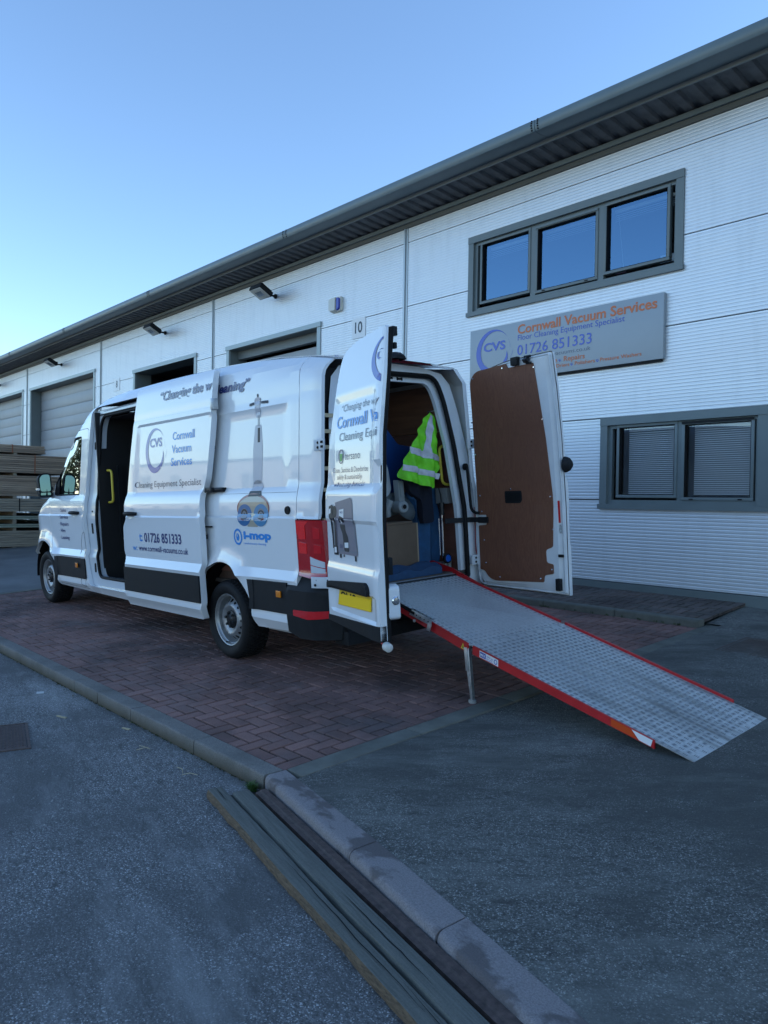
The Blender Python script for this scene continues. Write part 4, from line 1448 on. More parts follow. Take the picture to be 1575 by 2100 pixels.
# ---- left body side between the rear gap and the nose
top_edge = [(u, top_w(u)) for u in (-1.128, -.8, -.4, 0, .4, .9, 1.5, 2.2, 2.6, 2.95, 3.14, 3.3, 3.45, 3.6, 3.8, 4.02, 4.2, 4.4, 4.6, 4.75, 4.95, 5.08, 5.17)]
side_out = [(-1.128, .36)] + top_edge + [(5.19, .95), (5.19, .78)]
fa = [p for p in circle(WB, .42, .475, .50, 26, radians(44), radians(190)) if True]
side_out += [(5.10, .77)] + [(p[0], p[1]) for p in circle(WB, .42, .455, .50, 26, radians(38), pi - radians(4))] + [(4.15, .40), (4.10, .375), (3.05, .352), (1.7, .33), (.70, .335), (.54, .345)]
side_out += [(p[0], p[1]) for p in circle(0, .35, .475, .515, 26, radians(3), pi - radians(3))] + [(-.50, .345)]
for i, p in enumerate(side_out): pass
vs, fs = sheet(side_out, S, holes=[door_out, OPN], step=.055, rows=WROWS, rim=lambda u, w_: S(u, w_, -.045))
mb = MB(); mb.add(vs, fs)
body = mb.build('body_side', white_paint, van, smooth=22)

# rear corner pillar
cor = [(-1.136, .80), (-1.136, top_w(-1.136)), (-1.44, top_w(-1.44)), (-1.445, 1.245), (-1.14, 1.25)]
cor = [(-1.136, 1.252), (-1.136, top_w(-1.136)), (-1.30, top_w(-1.30)), (-1.39, top_w(-1.39)), (-1.39, 1.246)]
vs, fs = sheet(cor, S, step=.045, rows=WROWS, cols=(-1.30, -1.35), rim=lambda u, w_: S(u, w_, -.03))
mb = MB(); mb.add(vs, fs)
mb.build('rear_corner', white_paint, van, smooth=25)
mb = MB(); vs, fs = sheet([(-1.145, .82), (-1.145, 2.49), (-1.118, 2.49), (-1.118, .82)], lambda u, w_: S(u, w_, -.012), step=.08); mb.add(vs, fs); mb.build('seam_backing', black_rubber, van)

# ---- roof, windscreen, bonnet and nose, lofted across
def loft(us, nv, crown, name, material, zf, bulge=None, smooth=40, vrange=(0, 1)):
    vs = []
    for u in us:
        e = S(u, zf(u))
        v0 = -e[1]
        for j in range(nv + 1):
            t_ = vrange[0] + (vrange[1] - vrange[0]) * j / nv
            q = 1 - (2 * t_ - 1) ** 2
            bu = bulge(u) * q if bulge else 0
            vs.append(P(u + bu, v0 + (VW - 2 * v0) * t_, zf(u) + crown(u) * (q ** .6)))
    k = nv + 1
    fs = [(i * k + j, i * k + j + 1, (i + 1) * k + j + 1, (i + 1) * k + j) for i in range(len(us) - 1) for j in range(nv)]
    mb = MB(); mb.add(vs, fs)
    return mb.build(name, material, van, smooth=smooth)
loft([-1.44 + i * .11 for i in range(43)] , 20, lambda u: .035 + .02 * sstep(-1.4, -1.0, u), 'roof', white_paint, top_w, bulge=lambda u: .10 * sstep(2.6, 3.3, u))
loft([3.29, 3.4, 3.58, 3.8, 4.02, 4.2, 4.36], 16, lambda u: .05 * (1 - sstep(4.0, 4.4, u)) + .005, 'windscreen', glass_dark, top_w, bulge=lambda u: .10 + .14 * sstep(3.3, 4.3, u), vrange=(.03, .97))
loft([4.36, 4.5, 4.75, 4.95, 5.08, 5.17], 16, lambda u: .06, 'bonnet', white_paint, top_w, bulge=lambda u: .24)
# a-pillar skins
for side in (0, 1):
    vs = []
    us = [3.29, 3.4, 3.58, 3.8, 4.02, 4.2, 4.36]
    for u in us:
        v0 = -S(u, top_w(u))[1]
        for t_ in (0, .015, .032):
            tt = t_ if side == 0 else 1 - t_
            q = 1 - (2 * tt - 1) ** 2
            vs.append(P(u + (.10 + .14 * sstep(3.3, 4.3, u)) * q, v0 + (VW - 2 * v0) * tt, top_w(u) + .05 * q ** .6 + .004))
    fs = [(i * 3 + j, i * 3 + j + 1, i * 3 + j + 4, i * 3 + j + 3) for i in range(len(us) - 1) for j in range(2)]
    mb = MB(); mb.add(vs, fs); mb.build('windscreen_pillar', white_paint, van, smooth=30)
# front face: profile swept across
def front(ws, name, material, push=0.0, vr=(0, 1), wf=None):
    vs = []
    nv = 20
    for w_ in ws:
        for j in range(nv + 1):
            t_ = vr[0] + (vr[1] - vr[0]) * j / nv
            q = 1 - (2 * t_ - 1) ** 2
            u = 5.18 + .24 * (q ** .8) + push - .06 * max(0, (.5 - w_)) - .10 * max(0, w_ - .95)
            v0 = .15
            vs.append(P(u, v0 + (VW - 2 * v0) * t_, w_))
    k = nv + 1
    fs = [(i * k + j, i * k + j + 1, (i + 1) * k + j + 1, (i + 1) * k + j) for i in range(len(ws) - 1) for j in range(nv)]
    mb = MB(); mb.add(vs, fs); return mb.build(name, material, van, smooth=40)
front([.78, .9, 1.0, 1.13], 'front_panel', white_paint)
front([.30, .36, .45, .6, .78], 'front_bumper', black_plastic, push=.02)
front([.84, .9, 1.0, 1.06], 'grille', dark_metal, push=.012, vr=(.22, .78))
for vr in ((.02, .18), (.82, .98)): front([.84, .95, 1.10], 'headlight', mat('headlight_glass', (.35, .38, .4), .08, coat=1) if 'headlight_glass' not in MATS else MATS['headlight_glass'], push=.016, vr=vr)
# bumper side wing ahead of the front wheel
bo = [(5.09, .76), (5.19, .77), (5.22, .60), (5.20, .33), (5.05, .32), (5.02, .5)]
vs, fs = sheet(bo, lambda u, w_: P(u, .03 + .16 * ((max(u, 4.7) - 4.7) / .5) ** 2 - .012, w_), step=.06, rim=lambda u, w_: P(u, .20, w_))
mb = MB(); mb.add(vs, fs); mb.build('bumper_wing', black_plastic, van, smooth=40)

# ---- right side (closed), far side of the van
rs_out = [(-1.44, .36)] + [(-1.44, top_w(-1.44))] + top_edge[1:] + [(5.19, .78)]
rs_out += [(p[0], p[1]) for p in circle(WB, .42, .455, .50, 26, radians(38), pi - radians(4))] + [(4.1, .375), (.54, .345)]
rs_out += [(p[0], p[1]) for p in circle(0, .35, .475, .515, 26, radians(3), pi - radians(3))]
def SR(u, w_, off=0.0):
    q = S(u, w_, off); return (q[0], -(VW + q[1]), q[2])
mb = MB(); vs, fs = sheet(rs_out, SR, step=.12, rows=WROWS, rim=lambda u, w_: SR(u, w_, -.045)); mb.add(vs, fs)
mb.build('far_body_side', white_paint, van, smooth=22)

# ---- lower side cladding strips
def strip(out, name, off, parent, fnS=S, material=black_plastic, thick=.02):
    vs, fs = sheet(out, lambda u, w_: fnS(u, min(w_, .742) if material is black_plastic and w_ > .742 else w_, off), step=.06, rim=lambda u, w_: fnS(u, w_, off - thick))
    mb = MB(); mb.add(vs, fs); return mb.build(name, material, parent, smooth=30)
def Sflat(u, w_, off=0.0):
    v = .008
    for cu, cw in ((0.0, .34), (WB, .42)):
        d = math.hypot(u - cu, w_ - cw)
        v -= 0.022 * (1 - sstep(.50, .60, d))
    return P(u, v - off, w_)
strip([(-.475, .50), (-.475, .742), (-1.0, .755), (-1.0, .50)], 'side_cladding', .016, van, Sflat)
strip([(.475, .50), (.475, .742), (1.9, .742), (1.9, .50)], 'side_cladding', .016, van, Sflat)
# wheel arch lips in black below the body line
strip([(-.43, .742), (-.478, .60), (-.495, .50), (-.53, .50), (-.52, .742)], 'arch_lip', .022, van, Sflat)
strip([(4.06, .50), (4.08, .742), (4.16, .742), (4.135, .62), (4.125, .50)], 'arch_lip', .022, van, Sflat)

# ---- cab door
vs, fs = sheet([(WB_[0], WB_[1]) for WB_ in [(u + (0.007 if u < 3.6 else -0.007), w_ + (0.006 if w_ < 1 else -0.006)) for u, w_ in door_out]],
    lambda u, w_: S(u, w_, .001), holes=[fillet([(4.20, 1.50), (3.41, 1.50), (3.335, 2.205), (3.50, 2.205), (3.66, 2.185), (3.82, 2.13), (4.0, 2.01), (4.14, 1.86), (4.25, 1.68), (4.30, 1.52)], .03)],
    step=.05, rows=WROWS, rim=lambda u, w_: S(u, w_, -.05))
mb = MB(); mb.add(vs, fs)
cab = mb.build('cab_door', white_paint, van, smooth=22)
wo = [(4.29, 1.51), (3.42, 1.51), (3.345, 2.195), (3.50, 2.195), (3.66, 2.175), (3.82, 2.12), (4.0, 2.0), (4.13, 1.85), (4.24, 1.67)]
mb = MB(); vs, fs = sheet([(u, w_) for u, w_ in wo if u < 9], lambda u, w_: S(u, w_, -.022), step=.1); mb.add(vs, fs)
mb.build('window_pane', van_glass, cab, smooth=60)
mb = MB(); vs, fs = sheet([(4.29, 1.505), (4.13, 1.505), (4.13, 1.855), (4.24, 1.69)], lambda u, w_: S(u, w_, -.012), step=.1); mb.add(vs, fs)
mb.tube([S(3.83, 1.51, -.018), S(3.82, 2.12, -.018)], .009, 6)
mb.tube([S(u, w_, -.012) for u, w_ in wo], .010, 6, closed=True)
mb.build('window_seal', black_plastic, cab)
def handle(parent, u0, u1, w_, off, fn):
    mb = MB()
    pts = [fn(u0, w_, off + .004), fn(u0 - .03, w_ + .004, off + .035), fn((u0 + u1) / 2, w_ + .006, off + .042), fn(u1 + .03, w_ + .004, off + .035), fn(u1, w_, off + .004)]
    mb.tube(pts, [.017, .021, .022, .021, .017], 10)
    mb.build('handle', black_plastic, parent, smooth=60)
    mb = MB(); vs, fs = sheet(circle((u0 + u1) / 2, w_ + .005, .06, .062, 24), lambda a, b_: fn(a, b_, off + .002 ), step=.02); mb.add(vs, fs)
    mb.build('handle_recess', mat('recess_white', (.60, .62, .64), .3, coat=.5) if 'recess_white' not in MATS else MATS['recess_white'], parent, smooth=60)
handle(cab, 3.60, 3.36, 1.285, 0.001, S)
strip([(3.17, .50), (3.185, .742), (4.12, .742), (4.10, .50)], 'door_cladding', .018, cab, Sflat)
mb = MB(); mb.obox(P(3.39, -.028, .66), (.035, 0, 0), (0, .006, 0), (0, 0, .028)); mb.build('side_marker', mat('amber_lens', (.75, .22, .01), .15, coat=.8), cab, bevel=.004)
mb = MB()
SL2 = lambda u, w_, o=.0045: S(u, w_, o)
for tx, ua, ub, w_ in (('· Sales', 4.035, 3.79, 1.300), ('· Service', 4.035, 3.70, 1.215), ('· Repairs', 4.035, 3.70, 1.128), ('· Hire', 4.035, 3.83, 1.045), ('· Leasing', 4.035, 3.71, .958)):
    lettering(mb, tx, lambda a, b_: SL2(a, b_), ua, ub, w_, .042, bold=.012)
mb.build('lettering', decal_navy, cab)
# fuel flap seam behind the cab door
mb = MB(); fl_o = fillet([(3.19, .40), (3.19, .72), (3.222, 1.07), (3.29, 1.03), (3.335, .93), (3.335, .44)], .03)
mb.tube([S(u, w_, .0015) for u, w_ in densify(fl_o, .05)], .0022, 4, closed=True); mb.build('flap_seam', black_rubber, cab)

# ---- door mirror
mir = MB()
mc = Vector(P(4.28, -.055, 1.635))
pl = fillet([(-.085, -.150), (.075, -.150), (.085, .115), (.04, .165), (-.075, .165)], .04)
mir.prism(pl, lambda a, b_: tuple(mc + Vector((-.045, a, b_))), lambda a, b_: tuple(mc + Vector((.08, a * .80 , b_ * .86))), step=.05)
mir.tube([tuple(mc + Vector((.02, -.05, -.09))), P(4.40, .06, 1.52)], [.035, .04], 10)
mir.tube([tuple(mc + Vector((.02, -.05, -.02))), P(4.38, .065, 1.60)], [.025, .03], 10)
mo = mir.build('door_mirror', black_plastic, van, smooth=45)
mb = MB(); pl2 = fillet([(-.066, -.07), (.060, -.07), (.068, .10), (.03, .145), (-.058, .145)], .03)
mb.prism(pl2, lambda a, b_: tuple(mc + Vector((-.048, a, b_))), lambda a, b_: tuple(mc + Vector((-.050, a, b_)))); mb.build('mirror_glass', mat('mirror_silver', (.16, .27, .31), .02, metal=1.0), mo)
mb = MB(); pl3 = fillet([(-.062, -.135), (.060, -.135), (.062, -.085), (-.062, -.085)], .015)
mb.prism(pl3, lambda a, b_: tuple(mc + Vector((-.048, a, b_))), lambda a, b_: tuple(mc + Vector((-.050, a, b_)))); mb.build('wide_angle_glass', MATS['mirror_silver'], mo)
mb = MB(); mb.obox(tuple(mc + Vector((.0, .080, -.04))), (.05, 0, 0), (0, .010, 0), (0, 0, .014)); mb.build('indicator', mat('clear_lens', (.75, .72, .66), .1, coat=.6), mo, bevel=.004)


# ---- sliding door opening: jamb, seal, gutter track
inn = fillet([(2.90, .535), (2.935, .70), (2.955, 1.6), (2.90, 2.28), (2.82, 2.40), (1.66, 2.40), (1.66, .535)], [.12, .1, .1, .08, .10, .02, .02])
def Sj(u, w_):
    return P(u, vbase(w_) + .050, w_)
vs, fs = sheet([(u, min(w_, 2.47)) for u, w_ in OPN], Sj, holes=[inn], step=.06, rim=None)
mb = MB(); mb.add(vs, fs)
# returns: outer edge out to the skin, inner edge in
for L, d0, d1 in ((OPN, .040, .052), (inn, .05, .13)):
    q = densify(L, .06); n = len(q); k = len(mb.v)
    mb.add([P(u, vbase(w_) + d0, min(w_, 2.47)) for u, w_ in q] + [P(u, vbase(w_) + d1, min(w_, 2.47)) for u, w_ in q], [(i, (i + 1) % n, n + (i + 1) % n, n + i) for i in range(n)])
jamb = mb.build('door_jamb', mat('jamb_white', (.56, .60, .64), .3, coat=.5), van, smooth=25)
mb = MB(); mb.tube([P(u, vbase(w_) + .055, w_) for u, w_ in densify(inn, .08)], .018, 8, closed=True); mb.build('door_seal', black_rubber, van, smooth=60)
mb = MB()
for (u, w_, hh) in ((3.04, 2.07, .045), (3.075, 1.10, .062), (3.01, .64, .055)):
    mb.prism(fillet([(u - .022, w_ - hh), (u + .022, w_ - hh), (u + .022, w_ + hh), (u - .022, w_ + hh)], .02), lambda a, b_: P(a, vbase(b_) + .046, b_), lambda a, b_: P(a, vbase(b_) + .052, b_))
mb.lathe([(.012, 0), (.012, .006), (0, .006)], P(3.07, vbase(1.30) + .05, 1.30), (0, 1, 0), 10)
mb.build('latch_striker', black_rubber, van)
mb = MB()      # roof track above the opening
mb.box(1.6, 2.98, -.30, -.165, 2.415, 2.425)
mb.box(1.6, 2.98, -.30, -.290, 2.425, 2.50)
mb.build('track_gutter', black_rubber, van)
mb = MB()
mb.tube([P(2.80, .19, 2.455), P(1.6, .19, 2.47)], .010, 8); mb.tube([P(2.62, .215, 2.435), P(1.6, .215, 2.445)], .016, 8)
mb.build('upper_track', steel, van)
# step in the sill
mb = MB()
mb.box(1.55, 2.90, -.42, -.10, .44, .455); mb.box(1.55, 2.90, -.425, -.42, .44, .705)
mb.build('side_step', black_plastic, van)
mb = MB(); mb.box(1.55, 2.88, -.405, -.135, .4555, .46)
for k in range(10): mb.box(1.6, 2.82, -.15 - k * .026, -.14 - k * .026, .46, .466)
mb.build('step_tread', black_rubber, van)
mb = MB(); mb.box(2.25, 2.88, -.44, -.41, .705, .75); mb.build('step_nosing', steel, van)
mb = MB(); mb.box(1.55, 2.24, -.44, -.412, .705, .738); mb.box(1.5, 2.0, -.418, -.412, .52, .70); mb.build('floor_edge', mat('pale_floor_edge', (.45, .40, .33), .7), van)
mb = MB(); mb.lathe([(.018, 0), (.014, .03), (0, .035)], P(2.35, .115, .47), (0, 0, 1), 12); mb.build('door_buffer', chrome, van)

# ---- interior: floor, linings, bulkhead, ceiling
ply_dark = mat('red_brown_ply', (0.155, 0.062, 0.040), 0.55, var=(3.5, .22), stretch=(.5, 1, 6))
floor_mat = mat('load_floor_ply', (0.075, 0.06, 0.05), .6, var=(8, .3))
mb = MB(); mb.box(-1.36, 1.55, -1.72, -.14, .65, .685); mb.box(1.55, 2.92, -1.72, -.42, .705, .738); mb.build('load_floor', floor_mat, van)
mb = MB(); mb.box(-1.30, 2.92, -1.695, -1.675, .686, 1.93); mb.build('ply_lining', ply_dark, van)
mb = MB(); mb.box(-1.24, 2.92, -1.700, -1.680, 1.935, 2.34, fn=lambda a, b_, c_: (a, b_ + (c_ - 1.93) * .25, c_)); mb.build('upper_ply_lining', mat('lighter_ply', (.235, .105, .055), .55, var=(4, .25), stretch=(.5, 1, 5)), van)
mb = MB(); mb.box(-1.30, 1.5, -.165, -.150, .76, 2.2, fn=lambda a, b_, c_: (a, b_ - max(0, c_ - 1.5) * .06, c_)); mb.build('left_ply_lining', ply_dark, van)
mb = MB(); mb.box(-1.26, 3.0, -1.55, -.25, 2.375, 2.385); mb.build('roof_lining', mat('dark_roof_lining', (.03, .028, .027), .8), van)
mb = MB(); mb.box(2.92, 2.94, -1.74, -.12, .50, 2.45); mb.box(2.90, 2.92, -1.72, -.30, .738, .8); mb.build('bulkhead', mat('bulkhead_black', (.012, .012, .013), .6), van)
mb = MB()
for (u, v, w0, w1) in ((2.88, .55, 1.62, 2.02), (2.88, .56, 1.25, 1.40), (2.88, .58, .95, 1.12), (2.0, 1.66, 1.5, 1.9), (2.0, 1.66, 1.0, 1.2)):
    mb.box(u - .004, u + .03, -v - .018, -v + .0, w0, w1)
mb.build('lashing_strip', mat('worn_grey_strip', (.20, .20, .20), .5), van)
mb = MB()
mb.prism(fillet([(2.2, .3), (2.25, .3), (2.25, 1.15), (2.2, 1.15)], .01), lambda a, b_: P(2.86, a - 1.87, b_ + .68), lambda a, b_: P(2.90, a - 1.87, b_ + .68)); mb.build('bulkhead_rib', dark_metal, van)
def grab(pts, r, label=None):
    mb = MB()
    L = densify(fillet([(p[0], p[1]) for p in pts], .0), 99)
    mb.tube(pts, r, 8); return mb
def rounded_path(pts, rad=.05, n=4):
    out = [Vector(pts[0])]
    for i in range(1, len(pts) - 1):
        a, p, b_ = Vector(pts[i - 1]), Vector(pts[i]), Vector(pts[i + 1])
        A = p + (a - p).normalized() * rad; B = p + (b_ - p).normalized() * rad
        for j in range(n + 1):
            t_ = j / n; out.append(A * (1 - t_) ** 2 + p * 2 * t_ * (1 - t_) + B * t_ ** 2)
    out.append(Vector(pts[-1])); return out
mb = MB(); mb.tube(rounded_path([P(2.90, .22, 1.775), P(2.78, .22, 1.77), P(2.78, .22, 1.405), P(2.90, .22, 1.40)], .05), .014, 8); mb.build('grab_handle', yellow_paint, van, smooth=60)
mb = MB(); mb.tube(rounded_path([P(-1.22, 1.68, 1.800), P(-1.20, 1.565, 1.795), P(-1.20, 1.59, 1.455), P(-1.22, 1.70, 1.445)], .05), .013, 8); mb.build('grab_handle', yellow_paint, van, smooth=60)
mb = MB(); mb.box(-1.24, -1.10, -1.690, -1.60, 1.28, 1.42); mb.build('lining_patch', mat('patch_grey', (.25, .25, .24), .6), van)
mb = MB(); mb.lathe([(.045, 0), (.045, .004), (0, .004)], P(-1.05, 1.670, 2.045), (0, 1, 0), 20); st = mb.build('round_sticker', decal_white, van)
mb = MB(); mb.box(-1.085, -1.015, -1.6640, -1.6625, 2.035, 2.055); mb.build('sticker_bar', decal_navy, st)
# load-area light
mb = MB(); mb.lathe([(.0, 0), (.07, 0), (.07, .04), (.04, .06), (0, .06)], P(-.6, 1.05, 2.37), (0, 0, -1), 18); mb.build('roof_lamp', mat('smoked_lens', (.10, .11, .13), .3), van)
# side battens seen through the gap by the hinge
bat = mat('pale_batten', (.52, .42, .27), .7, var=(20, .2))
for w_ in (2.02, 1.90, 1.78, 1.62, 1.46, 1.23, .93):
    mb = MB(); mb.box(-1.385, -1.365, -.19 - (w_ - 1) * .06, -.085 - (w_ - 1) * .06, w_ - .010, w_ + .018); mb.build('batten', bat, van)

# ---- underbody
mb = MB(); mb.box(-1.3, 5.0, -1.68, -.18, .36, .50); mb.box(-1.35, 1.6, -1.66, -.22, .50, .649); mb.box(3.0, 4.9, -1.7, -.15, .5, 1.2); mb.build('chassis', dark_void, van)
mb = MB(); mb.box(-1.28, -.62, -.20, -.06, .335, .362); mb.build('tow_bracket', mat('pale_underseal', (.30, .29, .27), .7), van)
def liner(cu, cw, v0, v1):
    mb = MB(); pts = circle(cu, cw, .47, .50, 20, 0, pi); n = len(pts)
    mb.add([P(a, v0, b_) for a, b_ in pts] + [P(a, v1, b_) for a, b_ in pts], [(i, i + 1, n + i + 1, n + i) for i in range(n - 1)])
    mb.add([P(a, v1, b_) for a, b_ in pts], [tuple(range(n))])
    mb.build('wheel_arch_liner', black_rubber, van, smooth=50)
for cu, cw in ((0, .35), (WB, .42)):
    liner(cu, cw, .04, .50); liner(cu, cw, VW - .04, VW - .50)

# ---- wheels
tyre_mat = mat('tyre_rubber', (0.012, 0.012, 0.013), 0.65, spec=.25, var=(20, .3), bump=(200, .001))
rim_mat = mat('steel_wheel_silver', (0.34, 0.345, 0.35), 0.38, metal=.55, var=(20, .12))
def wheel(cu, cw, side):
    vy = .028 if side == 0 else VW - .028
    sg_ = 1 if side == 0 else -1
    root = empty('wheel', P(cu, vy, cw), parent=van)
    ax = Vector((0, -1 * sg_, 0))       # local axis pointing inwards: van local y = -v
    R0 = .345
    T = [(.232, .030), (.236, .012), (.255, .000), (.29, -.010), (.315, -.006), (.332, .010), (R0 - .004, .030), (R0, .05), (R0, .185), (R0 - .005, .205), (.325, .225), (.25, .235), (.225, .20)]
    mb = MB(); mb.lathe(T, (0, 0, 0), ax, 64); ty = mb.build('tyre', tyre_mat, root, smooth=35)
    mb = MB()
    for k in range(56):                  # tread blocks and shoulder lugs
        a = 2 * pi * k / 56
        for (h0, h1, da) in ((.012, .050, 0), (.056, .092, .05), (.098, .134, 0), (.140, .178, .05), (.184, .220, 0)):
            r0 = R0 - .002 if h0 > .02 and h1 < .21 else R0 - .014
            a0, a1 = a + da, a + da + .085
            pts = []
            for (rr, an, hh) in ((r0, a0, h0), (r0, a1, h0), (r0, a1, h1), (r0, a0, h1), (R0 + .006, a0 + .01, h0 + .004), (R0 + .006, a1 - .01, h0 + .004), (R0 + .006, a1 - .01, h1 - .004), (R0 + .006, a0 + .01, h1 - .004)):
                if (h0 < .02 and hh < .03) : rr = rr - .012
                pts.append(tuple(Vector((cos(an) * rr, 0, sin(an) * rr)) + ax * hh))
            mb.add(pts, [(4, 5, 6, 7), (0, 1, 5, 4), (1, 2, 6, 5), (2, 3, 7, 6), (3, 0, 4, 7)])
    tr = mb.build('tread', tyre_mat, ty); tag(tr, kind='stuff')
    # steel rim: flange, barrel, dished disc with round holes
    mb = MB()
    mb.lathe([(.236, .026), (.228, .012), (.220, .016), (.216, .034), (.205, .040), (.200, .085), (.196, .105)], (0, 0, 0), ax, 56)
    def disc(a, b_):
        r_ = math.hypot(a, b_)
        h = lerp(r_, [.0, .062, .085, .118, .132, .150, .175, .200], [.062, .062, .050, .030, .028, .046, .075, .100])
        return tuple(Vector((a, 0, b_)) + ax * h)
    holes = [[(x * cos(q) - y * sin(q), x * sin(q) + y * cos(q)) for x, y in circle(.166, 0, .017, .0165, 12)] for q in [2 * pi * k / 16 for k in range(16)]]
    vs, fs = sheet(circle(0, 0, .199, n=56), disc, holes=[circle(0, 0, .045, n=20)] + holes, step=.016)
    mb.add(vs, fs)
    rm = mb.build('rim', rim_mat, root, smooth=50)
    mb = MB(); mb.lathe([(.080, .056), (.078, .040), (.060, .034), (.036, .026), (.030, .020), (0, .018)], (0, 0, 0), ax, 28)
    for k in range(6):
        q = 2 * pi * k / 6 + .3
        mb.lathe([(.012, .04), (.012, .018), (.008, .014), (0, .014)], tuple(Vector((cos(q) * .062, 0, sin(q) * .062))), ax, 8)
    mb.build('hub_cap', dark_metal, rm, smooth=40)
    mb = MB(); mb.lathe([(.0, .12), (.19, .12), (.195, .19)], (0, 0, 0), ax, 24); mb.build('brake_disc', dark_void, rm)
    mb = MB(); mb.tube([tuple(Vector((.03, 0, -.205)) + ax * .035), tuple(Vector((.034, 0, -.198)) + ax * .0)], .005, 6); mb.build('valve', black_rubber, rm)
    return root
wheel(0, .345, 0); wheel(WB, .434, 0); wheel(0, .345, 1); wheel(WB, .434, 1)

# ---- tail lights
def taillight(fn, nm):
    out = fillet([(-1.136, .815), (-1.136, 1.243), (-1.425, 1.238), (-1.435, .79)], [.03, .01, .02, .03])
    lens = mat('tail_red', (.45, .004, .006), .08, coat=1.0) if 'tail_red' not in MATS else MATS['tail_red']
    vs, fs = sheet(out, lambda u, w_: fn(u, w_, .006), step=.035, rim=lambda u, w_: fn(u, w_, -.05))
    mb = MB(); mb.add(vs, fs); tl_ = mb.build('tail_light', lens, van, smooth=30)
    lit = mat('tail_bright_red', (.95, .015, .012), .12, coat=1.0, var=(60, .15)) if 'tail_bright_red' not in MATS else MATS['tail_bright_red']
    for (a, b_, c_, d_) in ((-1.165, -1.255, 1.095, 1.205), (-1.165, -1.262, .985, 1.075)):
        mb = MB(); vs, fs = sheet(fillet([(a, c_), (a, d_), (b_, d_ - .012), (b_, c_)], .008), lambda u, w_: fn(u, w_, .010), step=.03, rim=lambda u, w_: fn(u, w_, .002)); mb.add(vs, fs)
        mb.build('reflector_cell', lit, tl_, smooth=30)
    mid = mat('tail_mid_red', (.62, .008, .012), .1, coat=1.0) if 'tail_mid_red' not in MATS else MATS['tail_mid_red']
    for (a, b_, c_, d_) in ((-1.345, -1.40, 1.10, 1.19), (-1.345, -1.405, .99, 1.06)):
        mb = MB(); vs, fs = sheet([(a, c_), (a, d_), (b_, d_ - .012), (b_, c_)], lambda u, w_: fn(u, w_, .010), step=.03, rim=lambda u, w_: fn(u, w_, .002)); mb.add(vs, fs)
        mb.build('reflector_cell', mid, tl_, smooth=30)
    clr = mat('reverse_lens', (.62, .66, .70), .06, coat=1.0) if 'reverse_lens' not in MATS else MATS['reverse_lens']
    for (pts) in ([(-1.30, .905), (-1.30, .965), (-1.425, .925), (-1.425, .88)], [(-1.30, .842), (-1.30, .898), (-1.425, .873), (-1.425, .842)]):
        mb = MB(); vs, fs = sheet(pts, lambda u, w_: fn(u, w_, .011), step=.03, rim=lambda u, w_: fn(u, w_, .002)); mb.add(vs, fs)
        mb.build('reversing_cell', clr, tl_, smooth=30)
    mb = MB(); vs, fs = sheet(densify([(-1.145, 1.205), (-1.145, 1.232), (-1.30, 1.232), (-1.165, 1.13), (-1.145, 1.13)], 9), lambda u, w_: fn(u, w_, .009), step=.03); mb.add(vs, fs)
    mb.build('bright_corner', lit, tl_)
taillight(S, 'l'); taillight(SR, 'r')
# white body strip under the light
cor2 = [(-1.136, .36), (-1.136, .81), (-1.02, .81), (-1.02, .36)]

# ---- rear bumper: side wing, step and corner
def Sb(u, w_, off=0.0):
    v = .004 - .012 * sstep(.35, .5, w_)
    if w_ > .70: v += (w_ - .70) * .75
    if u < -1.28: v += .16 * ((-1.28 - u) / .24) ** 2
    return P(u, v - off, w_)
bo = [(-1.006, .37), (-1.004, .755), (-1.12, .81), (-1.42, .79), (-1.50, .70), (-1.52, .5), (-1.50, .34), (-1.16, .33)]
vs, fs = sheet(bo, lambda u, w_: Sb(u, w_, .012), step=.04, rows=(.70,), rim=lambda u, w_: Sb(u, w_, -.05))
mb = MB(); mb.add(vs, fs); bumper = mb.build('rear_bumper', black_plastic, van, smooth=30)
vs, fs = sheet(bo, lambda u, w_: (Sb(u, w_, .012)[0], -(VW + Sb(u, w_, .012)[1]), Sb(u, w_)[2]), step=.06, rows=(.70,))
mb = MB(); mb.add(vs, fs)
mb.box(-1.54, -1.38, -(VW - .17), -.17, .40, .55); mb.box(-1.56, -1.40, -(VW - .14), -.14, .30, .40); mb.build('bumper_beam', black_plastic, bumper, bevel=.02)
mb = MB(); vs, fs = sheet(fillet([(-1.10, .505), (-1.10, .55), (-1.28, .553), (-1.45, .56), (-1.45, .505), (-1.28, .49)], .008), lambda u, w_: Sb(u, w_, .017), step=.03, rim=lambda u, w_: Sb(u, w_, .008)); mb.add(vs, fs)
mb.build('bumper_reflector', MATS['tail_mid_red'], bumper, smooth=30)
mb = MB(); mb.obox(P(-.905, -.020, .655), (.032, 0, 0), (0, .006, 0), (0, 0, .026)); mb.build('side_marker', MATS['amber_lens'], van, bevel=.004)
mb = MB(); mb.lathe([(.0, .012), (.014, .012), (.018, .016), (.03, .014), (.033, .004), (.033, -.01)], S(-1.02, 1.315), (0, 1, 0), 24); mb.build('round_socket', black_plastic, van, smooth=40)
